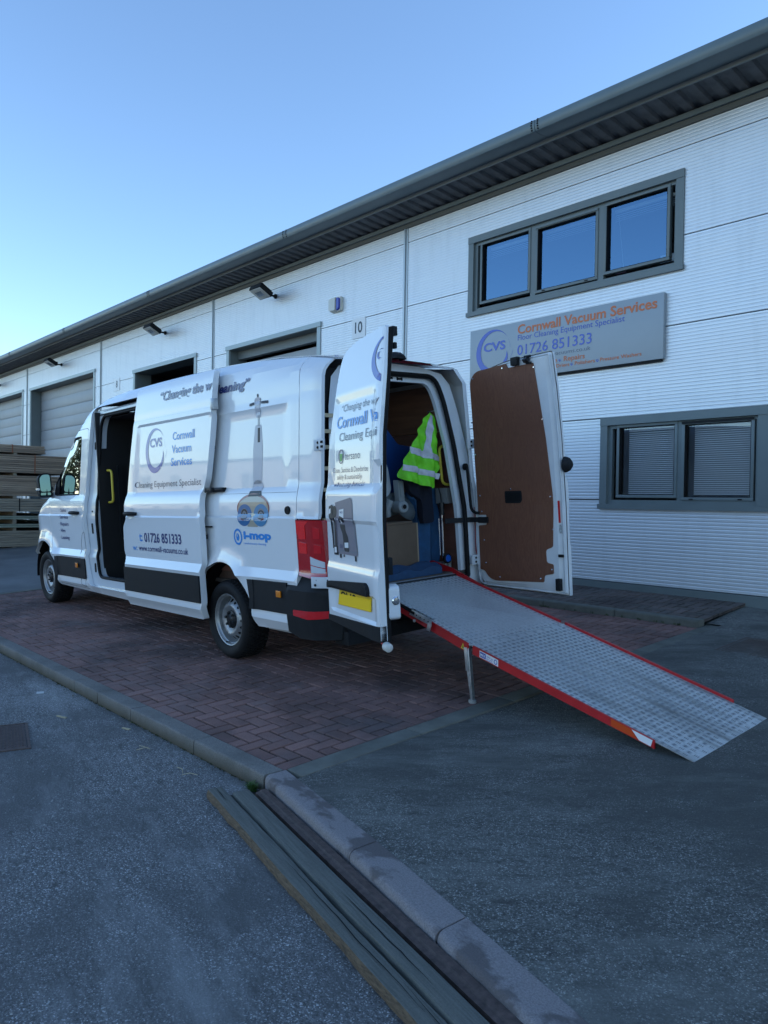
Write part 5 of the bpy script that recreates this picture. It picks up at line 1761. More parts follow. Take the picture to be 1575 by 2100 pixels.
# sliding door rail on the rear quarter
mb = MB()
mb.box(-.06, .62, -.078, -.066, 1.455, 1.462, fn=lambda a, b_, c_: (a, b_ + .0, c_))
rail = [(.70, 1.477), (-.03, 1.477), (-.03, 1.515), (.70, 1.515)]
vs, fs = sheet(rail, lambda u, w_: S(u, 1.45, .014)[:2] + (w_,), step=.05, rim=lambda u, w_: P(u, .09, w_)); mb = MB(); mb.add(vs, fs)
mb.build('door_rail', black_plastic, van)
mb = MB(); mb.tube([S(-.03, 1.456, .001), S(-1.125, 1.456, .001)], .0016, 4); mb.tube([S(.2, 2.215, -.002), S(-1.125, 2.215, -.002)], .0025, 4); mb.build('panel_seam', mat('seam_grey', (.12, .13, .14), .6), van)

# ---- lettering and pictures on the rear quarter
mb = MB(); mb.add([P(-1.36, .07, .80), P(-1.36, .24, .80), P(-1.30, .40, 2.40), P(-1.30, .22, 2.40)], [(0, 1, 2, 3)]); mb.build('pillar_gap', black_rubber, van)
B3 = lambda a, b_: S(a, b_, .003)
mb = MB(); lettering(mb, 'cleaning”', lambda a, b_: S(a, b_, .006), .186, -.425, 2.348, .075, bold=.03, shear=.25); mb.build('slogan_lettering', decal_navy, van)
mb = MB(); lettering(mb, 'e', B3, .205, .160, 1.865, .045, bold=.02); mb.build('hidden_line_lettering', decal_grey, van)
mb = MB(); lettering(mb, 'i-mop', B3, -.362, -.778, 1.078, .062, bold=.05)
flat(mb, circle(-.272, 1.090, .066, .070, 40), B3, holes=[circle(-.272, 1.090, .049, .053, 32)], step=.02)
flat(mb, circle(-.268, 1.088, .024, .032, 24), B3, holes=[circle(-.262, 1.102, .009, .012, 12)], step=.012)
mb.build('brand_lettering', decal_sky, van)
mb = MB(); lettering(mb, 'revolutionary cleaning', B3, -.362, -.70, 1.030, .018); mb.build('small_lettering', decal_sky, van)
# floor machine picture, flat print built in thin layers of colour
pic = {}
def layer(nm, material, off, shapes):
    off = (off - .003) * .7 + .002
    for sh in shapes:
        mb = MB()
        hs = sh[1] if isinstance(sh, tuple) and isinstance(sh[0], list) else ()
        flat(mb, sh[0] if isinstance(sh, tuple) and isinstance(sh[0], list) else sh, lambda a, b_: S(a, b_, off), holes=hs, step=.03)
        mb.build(nm, material, van)
pg = mat('print_pale', (.50, .51, .56), .3, coat=.2); pd = mat('print_dark', (.012, .014, .022), .4); pb = mat('print_blue', (.02, .14, .34), .3, coat=.6)
pbe = mat('print_beige', (.42, .36, .27), .3, coat=.6); pgy = mat('print_grey', (.20, .22, .25), .3, coat=.6); pbr = mat('print_copper', (.28, .07, .05), .3, coat=.6); pb2 = mat('print_light_blue', (.06, .24, .44), .3, coat=.6)
layer('machine_print', pg, .0035, [fillet([(-.47, 1.53), (-.60, 1.53), (-.61, 1.82), (-.585, 2.02), (-.495, 2.02), (-.465, 1.82)], .02), fillet([(-.51, 2.08), (-.575, 2.08), (-.585, 2.24), (-.54, 2.25), (-.50, 2.24)], .01), circle(-.545, 1.50, .085, .065, 24)])
layer('machine_print', pd, .0045, [[(-.535, 1.875), (-.572, 1.875), (-.572, 1.995), (-.535, 1.995)], [(-.42, 2.185), (-.49, 2.19), (-.49, 2.212), (-.42, 2.207)], [(-.60, 2.19), (-.70, 2.185), (-.70, 2.207), (-.60, 2.212)],
    [(-.538, 2.01), (-.543, 2.01), (-.543, 2.10), (-.538, 2.10)], [(-.556, 2.01), (-.561, 2.01), (-.561, 2.10), (-.556, 2.10)], circle(-.545, 2.262, .010, .016, 12), fillet([(-.43, 1.43), (-.64, 1.43), (-.62, 1.475), (-.45, 1.475)], .01)])
layer('machine_print', pbr, .0042, [(circle(-.515, 1.33, .247, .125, 40, 0, 2 * pi), [circle(-.515, 1.325, .232, .108, 40)])])
layer('machine_print', pbe, .0044, [circle(-.515, 1.325, .231, .107, 40), [(-.44, 1.18), (-.60, 1.18), (-.57, 1.23), (-.47, 1.23)]])
layer('machine_print', pb, .0050, [circle(-.39, 1.275, .112, .092, 32)]); layer('machine_print', pb2, .0054, [circle(-.64, 1.275, .112, .092, 32)])
layer('machine_print', pgy, .0060, [circle(-.385, 1.285, .056, .048, 24), circle(-.640, 1.285, .052, .046, 24)])
layer('machine_print', pd, .0066, [(circle(-.385, 1.285, .050, .042, 24), [circle(-.385, 1.285, .030, .026, 16)]), (circle(-.640, 1.280, .046, .036, 24), [circle(-.640, 1.28, .032, .026, 16)]), circle(-.385, 1.285, .012, .011, 10), circle(-.64, 1.28, .012, .011, 10)])

# ---- sliding door, standing proud of the side
OFF = .10
sl_out = fillet([(1.83, .335), (1.835, .46), (1.83, .73), (1.80, .78), (1.865, .90), (1.842, 1.15), (1.762, 1.235), (1.765, 1.262), (1.825, 1.30), (1.82, 1.40), (1.795, 1.47), (1.72, 1.91), (1.635, 2.25), (1.555, 2.545),
    (.012, 2.555), (.044, 2.24), (.085, 1.95), (.150, 1.59), (.215, 1.48), (.205, 1.30), (.200, 1.09), (.213, .83), (.217, .73), (.205, .47), (.255, .335)], [.01] * 4 + [.03, .03, .01, .01, .02, .04, .1, .1, .1, .03, .03, .1, .1, .1, .06, .04, .1, .1, .02, .02, .02])
def SD(u, w_, off=0.0):
    v = vbase(w_)
    a = sstep(1.475, 1.497, w_) * (1 - sstep(2.165, 2.185, w_)) * (1 - sstep(1.60, 1.63, u + (w_ - 1.5) * .12)) * sstep(-.2, -.1, u)
    v += .011 * a
    if abs(w_ - 2.235) < .010: v += .004
    t_ = 2.62 - w_
    if t_ < .13: v += .10 * (1 - max(0, t_) / .13) ** 2
    d = math.hypot(u, w_ - .34)
    return P(u, v - OFF - off, w_)
vs, fs = sheet(sl_out, SD, step=.04, rows=WROWS + (2.235, 2.225, 2.245, 2.185), rim=lambda u, w_: SD(u, w_, -.055))
mb = MB(); mb.add(vs, fs)
vs, fs = sheet(sl_out, lambda u, w_: SD(u, w_, -.055), step=.3); mb.add(vs, fs)
sdoor = mb.build('sliding_door', white_paint, van, smooth=22)
vs, fs = sheet([(1.822, .49), (1.822, .735), (.225, .735), (.218, .49)], lambda u, w_: P(u, .004 - OFF - .014, w_), step=.2, rim=lambda u, w_: P(u, .03 - OFF, w_))
mb = MB(); mb.add(vs, fs); mb.build('door_cladding', black_plastic, sdoor)
handle(sdoor, 1.755, 1.515, 1.285, 0.001, SD)
mb = MB()
for (u, w_) in ((.245, 1.115), (.215, 1.115), (.245, 1.165), (.215, 1.165)):
    pass
mb.box(.018, .045, -(.100 - OFF), -(.17 - OFF), 2.20, 2.30); mb.build('upper_roller', steel, sdoor, bevel=.01)
mb = MB(); mb.box(.10, .24, -(.09 - OFF), -(.13 - OFF), 1.475, 1.52); mb.tube([P(.10, .03, 1.50), P(-.02, .05, 1.50)], .018, 8); mb.build('middle_roller', dark_metal, sdoor, bevel=.006)
mb = MB(); mb.obox(P(.185, .0, 1.17), (.05, 0, 0), (0, .012, 0), (0, 0, .006)); mb.obox(P(.215, -.01, 1.08), (.004, 0, 0), (0, .012, 0), (0, 0, .02)); mb.build('lock_slot', black_rubber, sdoor)
D3 = lambda a, b_: SD(a, b_, .0025)
mb = MB()
lettering(mb, '“Changing the w', lambda a, b_: SD(a, b_, .006), 1.03, .030, 2.378, .082, bold=.022, shear=.25); mb.build('slogan_lettering', decal_navy, sdoor)
mb = MB(); swoosh(mb, 1.165, 1.905, .215, .222, D3, flipx=-1); mb.build('logo_ring', decal_logo, sdoor)
mb = MB(); lettering(mb, 'CVS', D3, 1.285, 1.018, 1.945, .080, bold=.03); mb.build('logo_lettering', decal_logo, sdoor)
mb = MB()
for tx, a, b_, w_ in (('Cornwall', .795, .362, 1.985), ('Vacuum', .812, .425, 1.862), ('Services', .830, .412, 1.742)): lettering(mb, tx, D3, a, b_, w_, .072, bold=.022)
lettering(mb, 't:', D3, 1.47, 1.40, 1.012, .088, bold=.02); lettering(mb, 'w:', D3, 1.645, 1.535, .915, .055, bold=.01)
mb.build('blue_lettering', decal_sky, sdoor)
mb = MB(); lettering(mb, 'Cleaning Equipment Specialist', D3, 1.613, .238, 1.548, .060, bold=.0); mb.build('grey_lettering', decal_grey, sdoor)
mb = MB(); lettering(mb, '01726 851333', D3, 1.355, .568, 1.008, .088, bold=.022); lettering(mb, 'www.cornwall-vacuums.co.uk', D3, 1.50, .452, .915, .056, bold=.008); mb.build('contact_lettering', decal_navy, sdoor)

# ---- rear frame around the load opening
def Rk(w_): return lerp(w_, [.5, 1.25, 1.8, 2.45], [0, 0, .035, .10])
ro = [(.15, .55), (.155, 1.0), (.17, 1.45), (.20, 1.8), (.235, 2.1), (.29, 2.33), (.38, 2.42), (.60, 2.465), (.93, 2.475), (1.26, 2.465), (1.52, 2.42), (1.615, 2.33), (1.68, 2.1), (1.735, 1.8), (1.79, 1.45), (1.825, 1.0), (1.82, .55)]
ri = fillet([(.28, .67), (.30, 1.2), (.38, 1.8), (.455, 2.2), (.52, 2.335), (1.39, 2.335), (1.455, 2.2), (1.535, 1.8), (1.605, 1.2), (1.625, .67)], [.02, .1, .1, .1, .10, .10, .1, .1, .1, .02])
def RF(v, w_, d=0.0):
    # step: outer channel deeper inside, a raised flange near the opening
    return P(-1.40 + Rk(w_) + d, v, w_)
vs, fs = sheet(ro, lambda v, w_: RF(v, w_), holes=[fillet([(.19, .62), (.20, 1.2), (.27, 1.8), (.34, 2.2), (.42, 2.39), (1.44, 2.39), (1.52, 2.2), (1.59, 1.8), (1.66, 1.2), (1.67, .62)], [.02, .1, .1, .1, .13, .13, .1, .1, .1, .02])], step=.06)
mb = MB(); mb.add(vs, fs)
rframe = mb.build('rear_frame', white_inner, van, smooth=30)
vs, fs = sheet(fillet([(.175, .60), (.185, 1.2), (.255, 1.8), (.325, 2.2), (.41, 2.405), (1.45, 2.405), (1.535, 2.2), (1.605, 1.8), (1.675, 1.2), (1.685, .60)], [.02, .1, .1, .1, .13, .13, .1, .1, .1, .02]), lambda v, w_: RF(v, w_, .05), holes=[ri], step=.06)
mb = MB(); mb.add(vs, fs)
q = densify(ri, .05); n = len(q)
mb.add([RF(a, b_, .05) for a, b_ in q] + [RF(a, b_, .085) for a, b_ in q], [(i, (i + 1) % n, n + (i + 1) % n, n + i) for i in range(n)])
mb.build('inner_frame', white_inner, rframe, smooth=30)
sl = fillet([(.185, .63), (.197, 1.2), (.265, 1.8), (.335, 2.2), (.415, 2.395), (1.445, 2.395), (1.525, 2.2), (1.595, 1.8), (1.665, 1.2), (1.675, .63)], [.02, .1, .1, .1, .13, .13, .1, .1, .1, .02])
mb = MB(); mb.tube([RF(a, b_, .012) for a, b_ in densify(sl, .06)], .021, 8, closed=True); mb.build('seal', black_rubber, rframe, smooth=60)
# holes and clips in the header
mb = MB()
for (v, w_, a, b_) in ((.62, 2.362, .05, .008), (.95, 2.362, .045, .009), (1.06, 2.358, .03, .008), (1.035, 2.358, .01, .013), (1.085, 2.358, .01, .013)): mb.obox(RF(v, w_, .047), (.003, 0, 0), (0, a * .7, 0), (0, 0, b_))
mb.build('header_slots', black_rubber, rframe)
# roof strip with high brake light and camera
mb = MB(); vs, fs = sheet([(.45, 2.478), (.50, 2.497), (.93, 2.510), (1.36, 2.497), (1.41, 2.478)], lambda v, w_: P(-1.425 + .10, v, w_), step=.1, rim=lambda v, w_: P(-1.25, v, w_ + .02)); mb.add(vs, fs)
mb.build('high_brake_light', mat('dark_red_lens', (.28, .01, .03), .15, coat=.8), van)
mb = MB(); vs = []
prof = [(-1.20, .02, .02), (-1.28, .07, .05), (-1.34, .085, .065), (-1.40, .08, .055), (-1.43, .06, .03)]
for (u, hw, hh) in prof:
    for (a, b_) in ((-1, 0), (-.8, .7), (-.3, 1), (.3, 1), (.8, .7), (1, 0)): vs.append(P(u, .93 + a * hw, 2.495 + b_ * hh))
mb.add(vs, [(i * 6 + j, i * 6 + j + 1, i * 6 + 7 + j, i * 6 + 6 + j) for i in range(4) for j in range(5)] + [tuple(range(24, 30)), (0, 1, 2, 3, 4, 5)])
mb.build('reversing_camera', black_plastic, van, smooth=40)

# ---- rear doors
def door_frame(h, th, sgn):
    t_ = radians(th)
    d = Vector((-sin(t_), sgn * cos(t_)))
    no = Vector((-cos(t_), -sgn * sin(t_)))
    def F(s, w_, o=0.0):
        rk = lerp(w_, [.5, 1.25, 1.8, 2.47], [0, 0, .030, .115])
        q = Vector(h) + d * s + no * (o - rk)
        return P(q.x, q.y, w_)
    return F
FL = door_frame((-1.47 - .065 * sin(radians(107)), .03 + .065 * cos(radians(107))), 107, 1)
FR = door_frame((-1.47 + .04 * sin(radians(95)), 1.81 + .04 * cos(radians(95))), 95, -1)
d_out = fillet([(.012, .535), (.0, .70), (.0, 1.2), (.05, 1.75), (.13, 2.2), (.20, 2.41), (.45, 2.462), (.89, 2.485), (.90, 2.2), (.90, .50)], [.10, .1, .1, .1, .1, .14, .05, .02, .02, .01])
def oskin(s, w_):
    """outer skin relief"""
    o = 0.0
    o += .020 * (1 - sstep(1.44, 1.50, w_)) - .012 * (1 - sstep(1.235, 1.26, w_)) + .016 * (1 - sstep(.90, .96, w_))
    pan = sstep(1.47, 1.50, w_) * (1 - sstep(2.08, 2.11, w_)) * sstep(.05, .075, s - (w_ - 1.5) * .12) * (1 - sstep(.80, .83, s))
    o -= .012 * pan
    pl_ = sstep(.60, .62, w_) * (1 - sstep(.765, .785, w_)) * sstep(.09, .12, s) * (1 - sstep(.84, .87, s))
    o -= .018 * pl_
    o -= .03 * (1 - sstep(0, .035, s)) ** 2 + .010 * sstep(.86, .90, s)
    rr_ = math.hypot(s - .93, (w_ - 1.555))
    o -= .022 * (1 - sstep(.085, .105, rr_))
    return o
def rear_door(F, side, label):
    vs, fs = sheet(d_out, lambda s, w_: F(s, w_, oskin(s, w_)), step=.045, rows=(.60, .62, .765, .785, .90, .96, 1.235, 1.26, 1.44, 1.47, 1.50, 2.08, 2.11), cols=(.035, .80, .83, .86), rim=lambda s, w_: F(s, w_, -.035))
    mb = MB(); mb.add(vs, fs)
    o = mb.build('rear_door', white_paint, van, smooth=24)
    o['label'] = label
    # inner pan, slightly smaller, with a raised flange
    ins = []
    for (s, w_) in d_out: ins.append((.45 + (s - .45) * .985, 1.5 + (w_ - 1.5) * .99))
    mid = [(.45 + (s - .45) * .90, 1.5 + (w_ - 1.5) * .955) for s, w_ in d_out]
    mb = MB()
    n = len(d_out)
    A = densify(ins, .05); B = densify([(.45 + (s - .45) * .93, 1.5 + (w_ - 1.5) * .97) for s, w_ in d_out], .05)
    vs, fs = sheet(ins, lambda s, w_: F(s, w_, -.037 - .035 * sstep(0.0, .030, edge_dist(s, w_, ins))), step=.05)
    mb.add(vs, fs)
    mb.build('inner_pan', white_inner, o, smooth=24)
    mb = MB(); mb.tube([F(s, w_, -.062) for s, w_ in densify([(.45 + (s - .45) * .955, 1.5 + (w_ - 1.5) * .975) for s, w_ in d_out], .08)], .007, 6, closed=True)
    mb.build('pan_bead', white_inner, o, smooth=60)
    return o
ld = rear_door(FL, 0, 'rear door nearest the camera, outer side lettered, seen almost edge-on')
rd = rear_door(FR, 1, 'rear door showing its brown plywood inner side')
# rubber on the free edge of the near door
mb = MB(); mb.tube([FL(.885, w_, -.046) for w_ in [.50 + i * .1 for i in range(20)]] + [FL(.885, 2.47, -.046)], .020, 8); mb.build('edge_seal', black_rubber, ld, smooth=60)
# lower black sill on the near door, outside
vs, fs = sheet([(.03, .525), (.03, .565), (.90, .60), (.90, .50)], lambda s, w_: FL(s, w_, oskin(s, w_) + .006), step=.1, rim=lambda s, w_: FL(s, w_, -.03)); mb = MB(); mb.add(vs, fs); mb.build('lower_trim', black_plastic, ld)
# handle bar above plate
gb = [(.125, .770), (.135, .812), (.165, .825), (.80, .862), (.83, .845), (.845, .775), (.60, .775)]
gb = fillet([(.065, .765), (.07, .805), (.095, .815), (.735, .862), (.773, .84), (.785, .80), (.77, .775)], .012)
vs, fs = sheet(gb, lambda s, w_: FL(s, w_, oskin(s, w_) + .026), step=.05, rim=lambda s, w_: FL(s, w_, -.002)); mb = MB(); mb.add(vs, fs); mb.build('plate_light_bar', black_plastic, ld, smooth=30)
pm = mat('plate_yellow', (.80, .52, .005), .35, coat=.4)
PLT = lambda s, w_, o: FL(s, w_, oskin(.5, .7) + o)
vs, fs = sheet([(.185, .652), (.225, .764), (.785, .784), (.745, .672)], lambda s, w_: PLT(s, w_, .006), step=.2, rim=lambda s, w_: PLT(s, w_, .0005)); mb = MB(); mb.add(vs, fs); npl = mb.build('number_plate', pm, ld)
vs, fs = sheet([(.215, .660), (.222, .733), (.775, .755), (.77, .678)], lambda s, w_: PLT(s, w_, .010), step=.2, rim=lambda s, w_: PLT(s, w_, .0065)); mb = MB(); mb.add(vs, fs); mb.build('cover_card', mat('cover_yellow', (1.0, .62, .0), .7), npl)
mb = MB(); lettering(mb, 'OL19', lambda s, w_: PLT(s, w_, .0075), .25, .52, .705, .048, bold=.04); mb.build('plate_lettering', black_rubber, npl)
DL3 = lambda s, w_: FL(s - .065, w_, oskin(s - .065, w_) + .0035)
mb = MB(); lettering(mb, '“Changing the way you clean”', DL3, .30, 1.33, 2.004, .046, bold=.0, shear=.25, clip=lambda s, w_: s < .945)
lettering(mb, 'Cleaning Equipment', DL3, .285, 1.26, 1.800, .057, bold=0, clip=lambda s, w_: s < .945); mb.build('grey_lettering', decal_grey, ld)
mb = MB(); lettering(mb, 'Cornwall Vacuum Services', DL3, .225, 1.78, 1.893, .078, bold=.02, clip=lambda s, w_: s < .945); mb.build('blue_lettering', decal_sky, ld)
mb = MB(); lettering(mb, 'tersano', DL3, .395, .66, 1.668, .052, bold=.0)
lettering(mb, 'Clean, Sanitise & Deodorise', DL3, .175, .79, 1.582, .035, bold=.0); lettering(mb, 'safely & sustainably', DL3, .25, .69, 1.534, .034, bold=.0); lettering(mb, 'without using chemicals', DL3, .207, .74, 1.485, .034, bold=.0)
flat(mb, circle(.325, 1.693, .048, .051, 36), DL3, holes=[circle(.325, 1.693, .038, .041, 30)], step=.02)
mb.build('black_lettering', decal_navy, ld)
mb = MB(); flat(mb, fillet([(.297, 1.712), (.353, 1.712), (.343, 1.668), (.325, 1.658), (.307, 1.668)], .006), DL3, step=.02); mb.build('green_glass_logo', decal_green, ld)
mb = MB()
lsw = lambda a, b_: DL3(min(a, .945), b_)
def ringpart():
    n = 44; vs = []
    cx, cy, rx, ry = 1.03, 2.275, .235, .150
    for i in range(n + 1):
        a = radians(100) + radians(165) * i / n
        th = .05 + .20 * sstep(0, .7, i / n)
        vs += [lsw(cx + rx * cos(a), cy + ry * sin(a)), lsw(cx + rx * (1 - th) * cos(a) + .01, cy + ry * (1 - th) * sin(a))]
    mb.add(vs, [(2 * i, 2 * i + 1, 2 * i + 3, 2 * i + 2) for i in range(n)])
ringpart()
lettering(mb, 'CVS', DL3, .872, 1.14, 2.275, .062, bold=.03, clip=lambda s, w_: s < .958)
mb.build('logo', decal_logo, ld)
# printed dispenser picture
def dl(nm, m_, off, shapes):
    for sh in shapes:
        mb = MB(); flat(mb, sh, lambda s, w_: FL(s - .065, w_, oskin(s - .065, w_) + off), step=.03)
        mb.build(nm, m_, ld)
ptp = mat('print_taupe', (.22, .20, .235), .35, coat=.1)
dl('dispenser_print', ptp, .0035, [[(.30, 1.02), (.295, 1.375), (.57, 1.41), (.60, 1.395), (.655, 1.03), (.64, 1.018)]])
dl('dispenser_print', pgy, .0042, [[(.592, 1.25), (.605, 1.25), (.650, 1.04), (.635, 1.04)], [(.33, 1.035), (.33, 1.045), (.63, 1.05), (.63, 1.04)]])
dl('dispenser_print', pd, .0046, [[(.175, 1.27), (.175, 1.345), (.235, 1.36), (.26, 1.35), (.26, 1.27), (.235, 1.25), (.20, 1.25)], circle(.285, 1.31, .042, .042, 20), [(.205, 1.05), (.200, 1.25), (.222, 1.25), (.232, 1.05)], [(.25, 1.01), (.245, 1.27), (.275, 1.27), (.297, 1.01)],
    [(.225, 1.005), (.22, 1.07), (.30, 1.07), (.31, 1.008)], fillet([(.42, 1.04), (.40, 1.16), (.355, 1.21), (.36, 1.27), (.40, 1.29), (.445, 1.26), (.455, 1.18), (.50, 1.14), (.51, 1.04)], .02), [(.33, .99), (.33, 1.018), (.36, 1.018), (.36, .99)], [(.40, 1.0), (.40, 1.018), (.42, 1.018), (.42, 1.0)], [(.60, .985), (.60, 1.02), (.625, 1.02), (.63, .985)]])
dl('dispenser_print', decal_white, .0056, [[(.375, 1.285), (.375, 1.325), (.46, 1.335), (.46, 1.27)], [(.43, 1.065), (.43, 1.10), (.50, 1.105), (.50, 1.068)], [(.235, 1.02), (.235, 1.06), (.275, 1.062), (.28, 1.022)], circle(.395, 1.245, .010, .014, 12), [(.18, 1.29), (.18, 1.325), (.215, 1.335), (.215, 1.30)]])
mb = MB(); lettering(mb, 'SAO', lambda s, w_: FL(s - .065, w_, oskin(s - .065, w_) + .0062), .39, .445, 1.302, .014, bold=.02); lettering(mb, '333', lambda s, w_: FL(s - .065, w_, oskin(s - .065, w_) + .0062), .345, .395, 1.06, .025); mb.build('print_lettering', decal_navy, ld)
# near-door inner face: latch, red reflector, latch rods, buffer
mb = MB(); vs, fs = sheet(fillet([(.835, .62), (.835, .86), (.90, .84), (.905, .64)], .02), lambda s, w_: FL(s, w_, -.13), step=.06, rim=lambda s, w_: FL(s, w_, -.05)); mb.add(vs, fs); mb.build('latch_housing', white_inner, ld, smooth=30)
mb = MB(); mb.add([FL(.84, 1.27, -.0735), FL(.875, 1.27, -.0735), FL(.875, 1.08, -.0735), FL(.84, 1.08, -.0735)], [(0, 1, 2, 3)]); mb.build('red_reflector', decal_red, ld)
mb = MB(); mb.obox(FL(.86, .97, -.085), (.018, 0, 0), (0, .018, 0), (0, 0, .055)); mb.obox(FL(.87, 2.45, -.07), (.02, 0, 0), (0, .02, 0), (0, 0, .03)); mb.obox(FL(.87, 2.36, -.085), (.015, 0, 0), (0, .012, 0), (0, 0, .02)); mb.build('latch', black_plastic, ld, bevel=.006)
mb = MB(); mb.lathe([(.0, 0), (.026, 0), (.028, .006), (.02, .012), (0, .013)], FL(.903, .755, -.10), Vector(FL(1, .7)) - Vector(FL(0, .7)), 18); mb.build('lock_cylinder', chrome, ld)
e1 = (Vector(FL(1, .7)) - Vector(FL(0, .7))).normalized()
mb = MB(); mb.tube([FL(.82, .50, -.02), tuple(Vector(FL(.905, .475, -.02)))], .014, 8); mb.build('buffer_arm', red_paint, ld)
mb = MB(); mb.lathe([(0, 0), (.026, 0), (.030, .01), (.028, .05), (.018, .058), (0, .06)], FL(.895, .476, -.02), tuple(e1 + Vector((0, 0, -.12))), 16); mb.build('white_buffer', mat('buffer_white', (.62, .61, .57), .5), ld, smooth=40)

# far door: plywood, screws, handles
py = fillet([(.035, 2.33), (.10, 2.405), (.415, 2.432), (.435, 2.395), (.68, 2.405), (.715, 1.9), (.755, 1.3), (.735, .905), (.668, .880), (.672, .775), (.735, .762), (.735, .685), (.648, .668), (.640, .610), (.15, .598), (.085, .625), (.045, .685), (-.0, .690), (-.0, 1.078), (.085, 1.084), (.085, 1.172), (.0, 1.172), (-.0, 1.70)],
            [.06, .06, .008, .01, .01, .1, .1, .02, .02, .02, .012, .012, .02, .01, .04, .04, .03, .01, .01, .01, .01, .01, .1])
py = [(.050 + s, w_) for s, w_ in py]
ply = mat('door_plywood', (.22, .085, .045), .5, coat=.12)
t, b = nodes_of(ply)
tc = t.nodes.new('ShaderNodeTexCoord'); mp = t.nodes.new('ShaderNodeMapping'); mp.inputs['Scale'].default_value = (5.5, 5.5, .42)
t.links.new(tc.outputs['Object'], mp.inputs[0])
nz = add(t, 'ShaderNodeTexNoise', Scale=2.2, Detail=3, Distortion=1.2); t.links.new(mp.outputs[0], nz.inputs['Vector'])
mu = add(t, 'ShaderNodeMath', operation='MULTIPLY'); mu.inputs[1].default_value = 16; t.links.new(nz.outputs['Fac'], mu.inputs[0])
fr = add(t, 'ShaderNodeMath', operation='FRACT'); t.links.new(mu.outputs[0], fr.inputs[0])
n3 = noise(t, 1.6, 4, .6)
c = mixrgb(t, ramp(t, fr.outputs[0], [(0.0, 0.0), (.5, .75), (1.0, 0.1)]), (.165, .060, .032), (.255, .105, .055))
c = mixrgb(t, ramp(t, n3, [(.4, .35), (.7, 0)]), c, (.12, .045, .028))
t.links.new(c, b.inputs['Base Color'])
vs, fs = sheet(py, lambda s, w_: FR(s, w_, -.080), step=.12, rim=lambda s, w_: FR(s, w_, -.070)); mb = MB(); mb.add(vs, fs)
pp = mb.build('plywood_panel', ply, rd)
for (s, w_) in ((.12, 2.35), (.43, 2.40), (.73, 2.37), (.06, 1.98), (.075, 1.34), (.085, 1.2), (.40, 1.39), (.78, 1.32), (.79, 1.05), (.10, .95), (.11, .75), (.25, .63), (.66, .64), (.77, .72), (.76, 1.95), (.06, 1.7)):
    mb = MB(); mb.lathe([(0, .003), (.006, .003), (.008, 0)], FR(s, w_, -.0802), Vector(FR(0, 1, -.1)) - Vector(FR(0, 1, 0)), 8); mb.build('screw', chrome, pp)
mb = MB(); vs, fs = sheet(fillet([(.34, 1.27), (.34, 1.375), (.51, 1.375), (.51, 1.29), (.49, 1.27)], .015), lambda s, w_: FR(s, w_, -.0825), step=.1, rim=lambda s, w_: FR(s, w_, -.06)); mb.add(vs, fs); pb_ = mb.build('pull_handle', black_plastic, rd)
mb = MB(); vs, fs = sheet([(.355, 1.285), (.355, 1.36), (.495, 1.36), (.495, 1.285)], lambda s, w_: FR(s, w_, -.0835), step=.1); mb.add(vs, fs); mb.build('pull_recess', black_rubber, pb_)
mb = MB(); mb.obox(FR(.57, 2.435, -.095), (.035, 0, 0), (0, .02, 0), (0, 0, .035)); mb.obox(FR(.60, 2.455, -.10), (.015, 0, 0), (0, .02, 0), (0, 0, .015)); mb.build('upper_latch', black_plastic, rd, bevel=.01)
mb = MB(); mb.tube([FR(.655, 2.43, -.09), FR(.70, 2.44, -.10)], .022, 8); mb.tube([FR(.66, 2.46, -.09), FR(.72, 2.46, -.09)], .010, 8); mb.tube([FR(.67, 2.41, -.09), FR(.72, 2.405, -.09)], .010, 8); mb.build('latch_claw', dark_metal, rd)
mb = MB(); mb.lathe([(.0, .055), (.03, .053), (.055, .03), (.066, 0)], FR(.905, 1.575, -.02), Vector(FR(1, 1)) - Vector(FR(0, 1)), 18); mb.build('outer_handle', black_plastic, rd, smooth=50)
mb = MB(); mb.add([FR(.842, 1.285, -.0745), FR(.862, 1.285, -.0745), FR(.864, 1.105, -.0745), FR(.846, 1.105, -.0745)], [(0, 1, 2, 3)]); mb.build('red_reflector', decal_red, rd)
mb = MB(); mb.add([FR(.848, 1.09, -.0745), FR(.870, 1.09, -.0745), FR(.872, 1.02, -.0745), FR(.850, 1.02, -.0745)], [(0, 1, 2, 3)]); mb.build('information_sticker', mat('sticker_grey', (.4, .42, .42), .5, var=(90, .6)), rd)
mb = MB(); mb.obox(FR(.84, .60, -.095), (.022, 0, 0), (0, .02, 0), (0, 0, .05)); mb.obox(FR(.86, .835, -.08), (.025, 0, 0), (0, .008, 0), (0, 0, .012)); mb.build('lower_latch', black_plastic, rd, bevel=.006)
# check strap between frame and far door
mb = MB(); a_ = Vector(RF(1.70, 1.13, -.0)); b_ = Vector(FR(.10, 1.13, -.09)); mb.tube([a_ + Vector((.15, .10, 0)), a_, b_], .001, 4)
for (pp0, pp1) in ((a_ + Vector((.10, .20, 0)), a_ + Vector((-.02, -.02, 0))), (a_, b_)):
    d_ = (pp1 - pp0); L_ = d_.length; d_.normalize()
    mb.obox((pp0 + pp1) / 2, d_ * L_ / 2, d_.cross(Vector((0, 0, 1))) * .006, (0, 0, .022))
mb.obox(FR(.11, 1.128, -.092), (.05, 0, 0), (0, .012, 0), (0, 0, .026))
mb.build('check_strap', black_plastic, van)
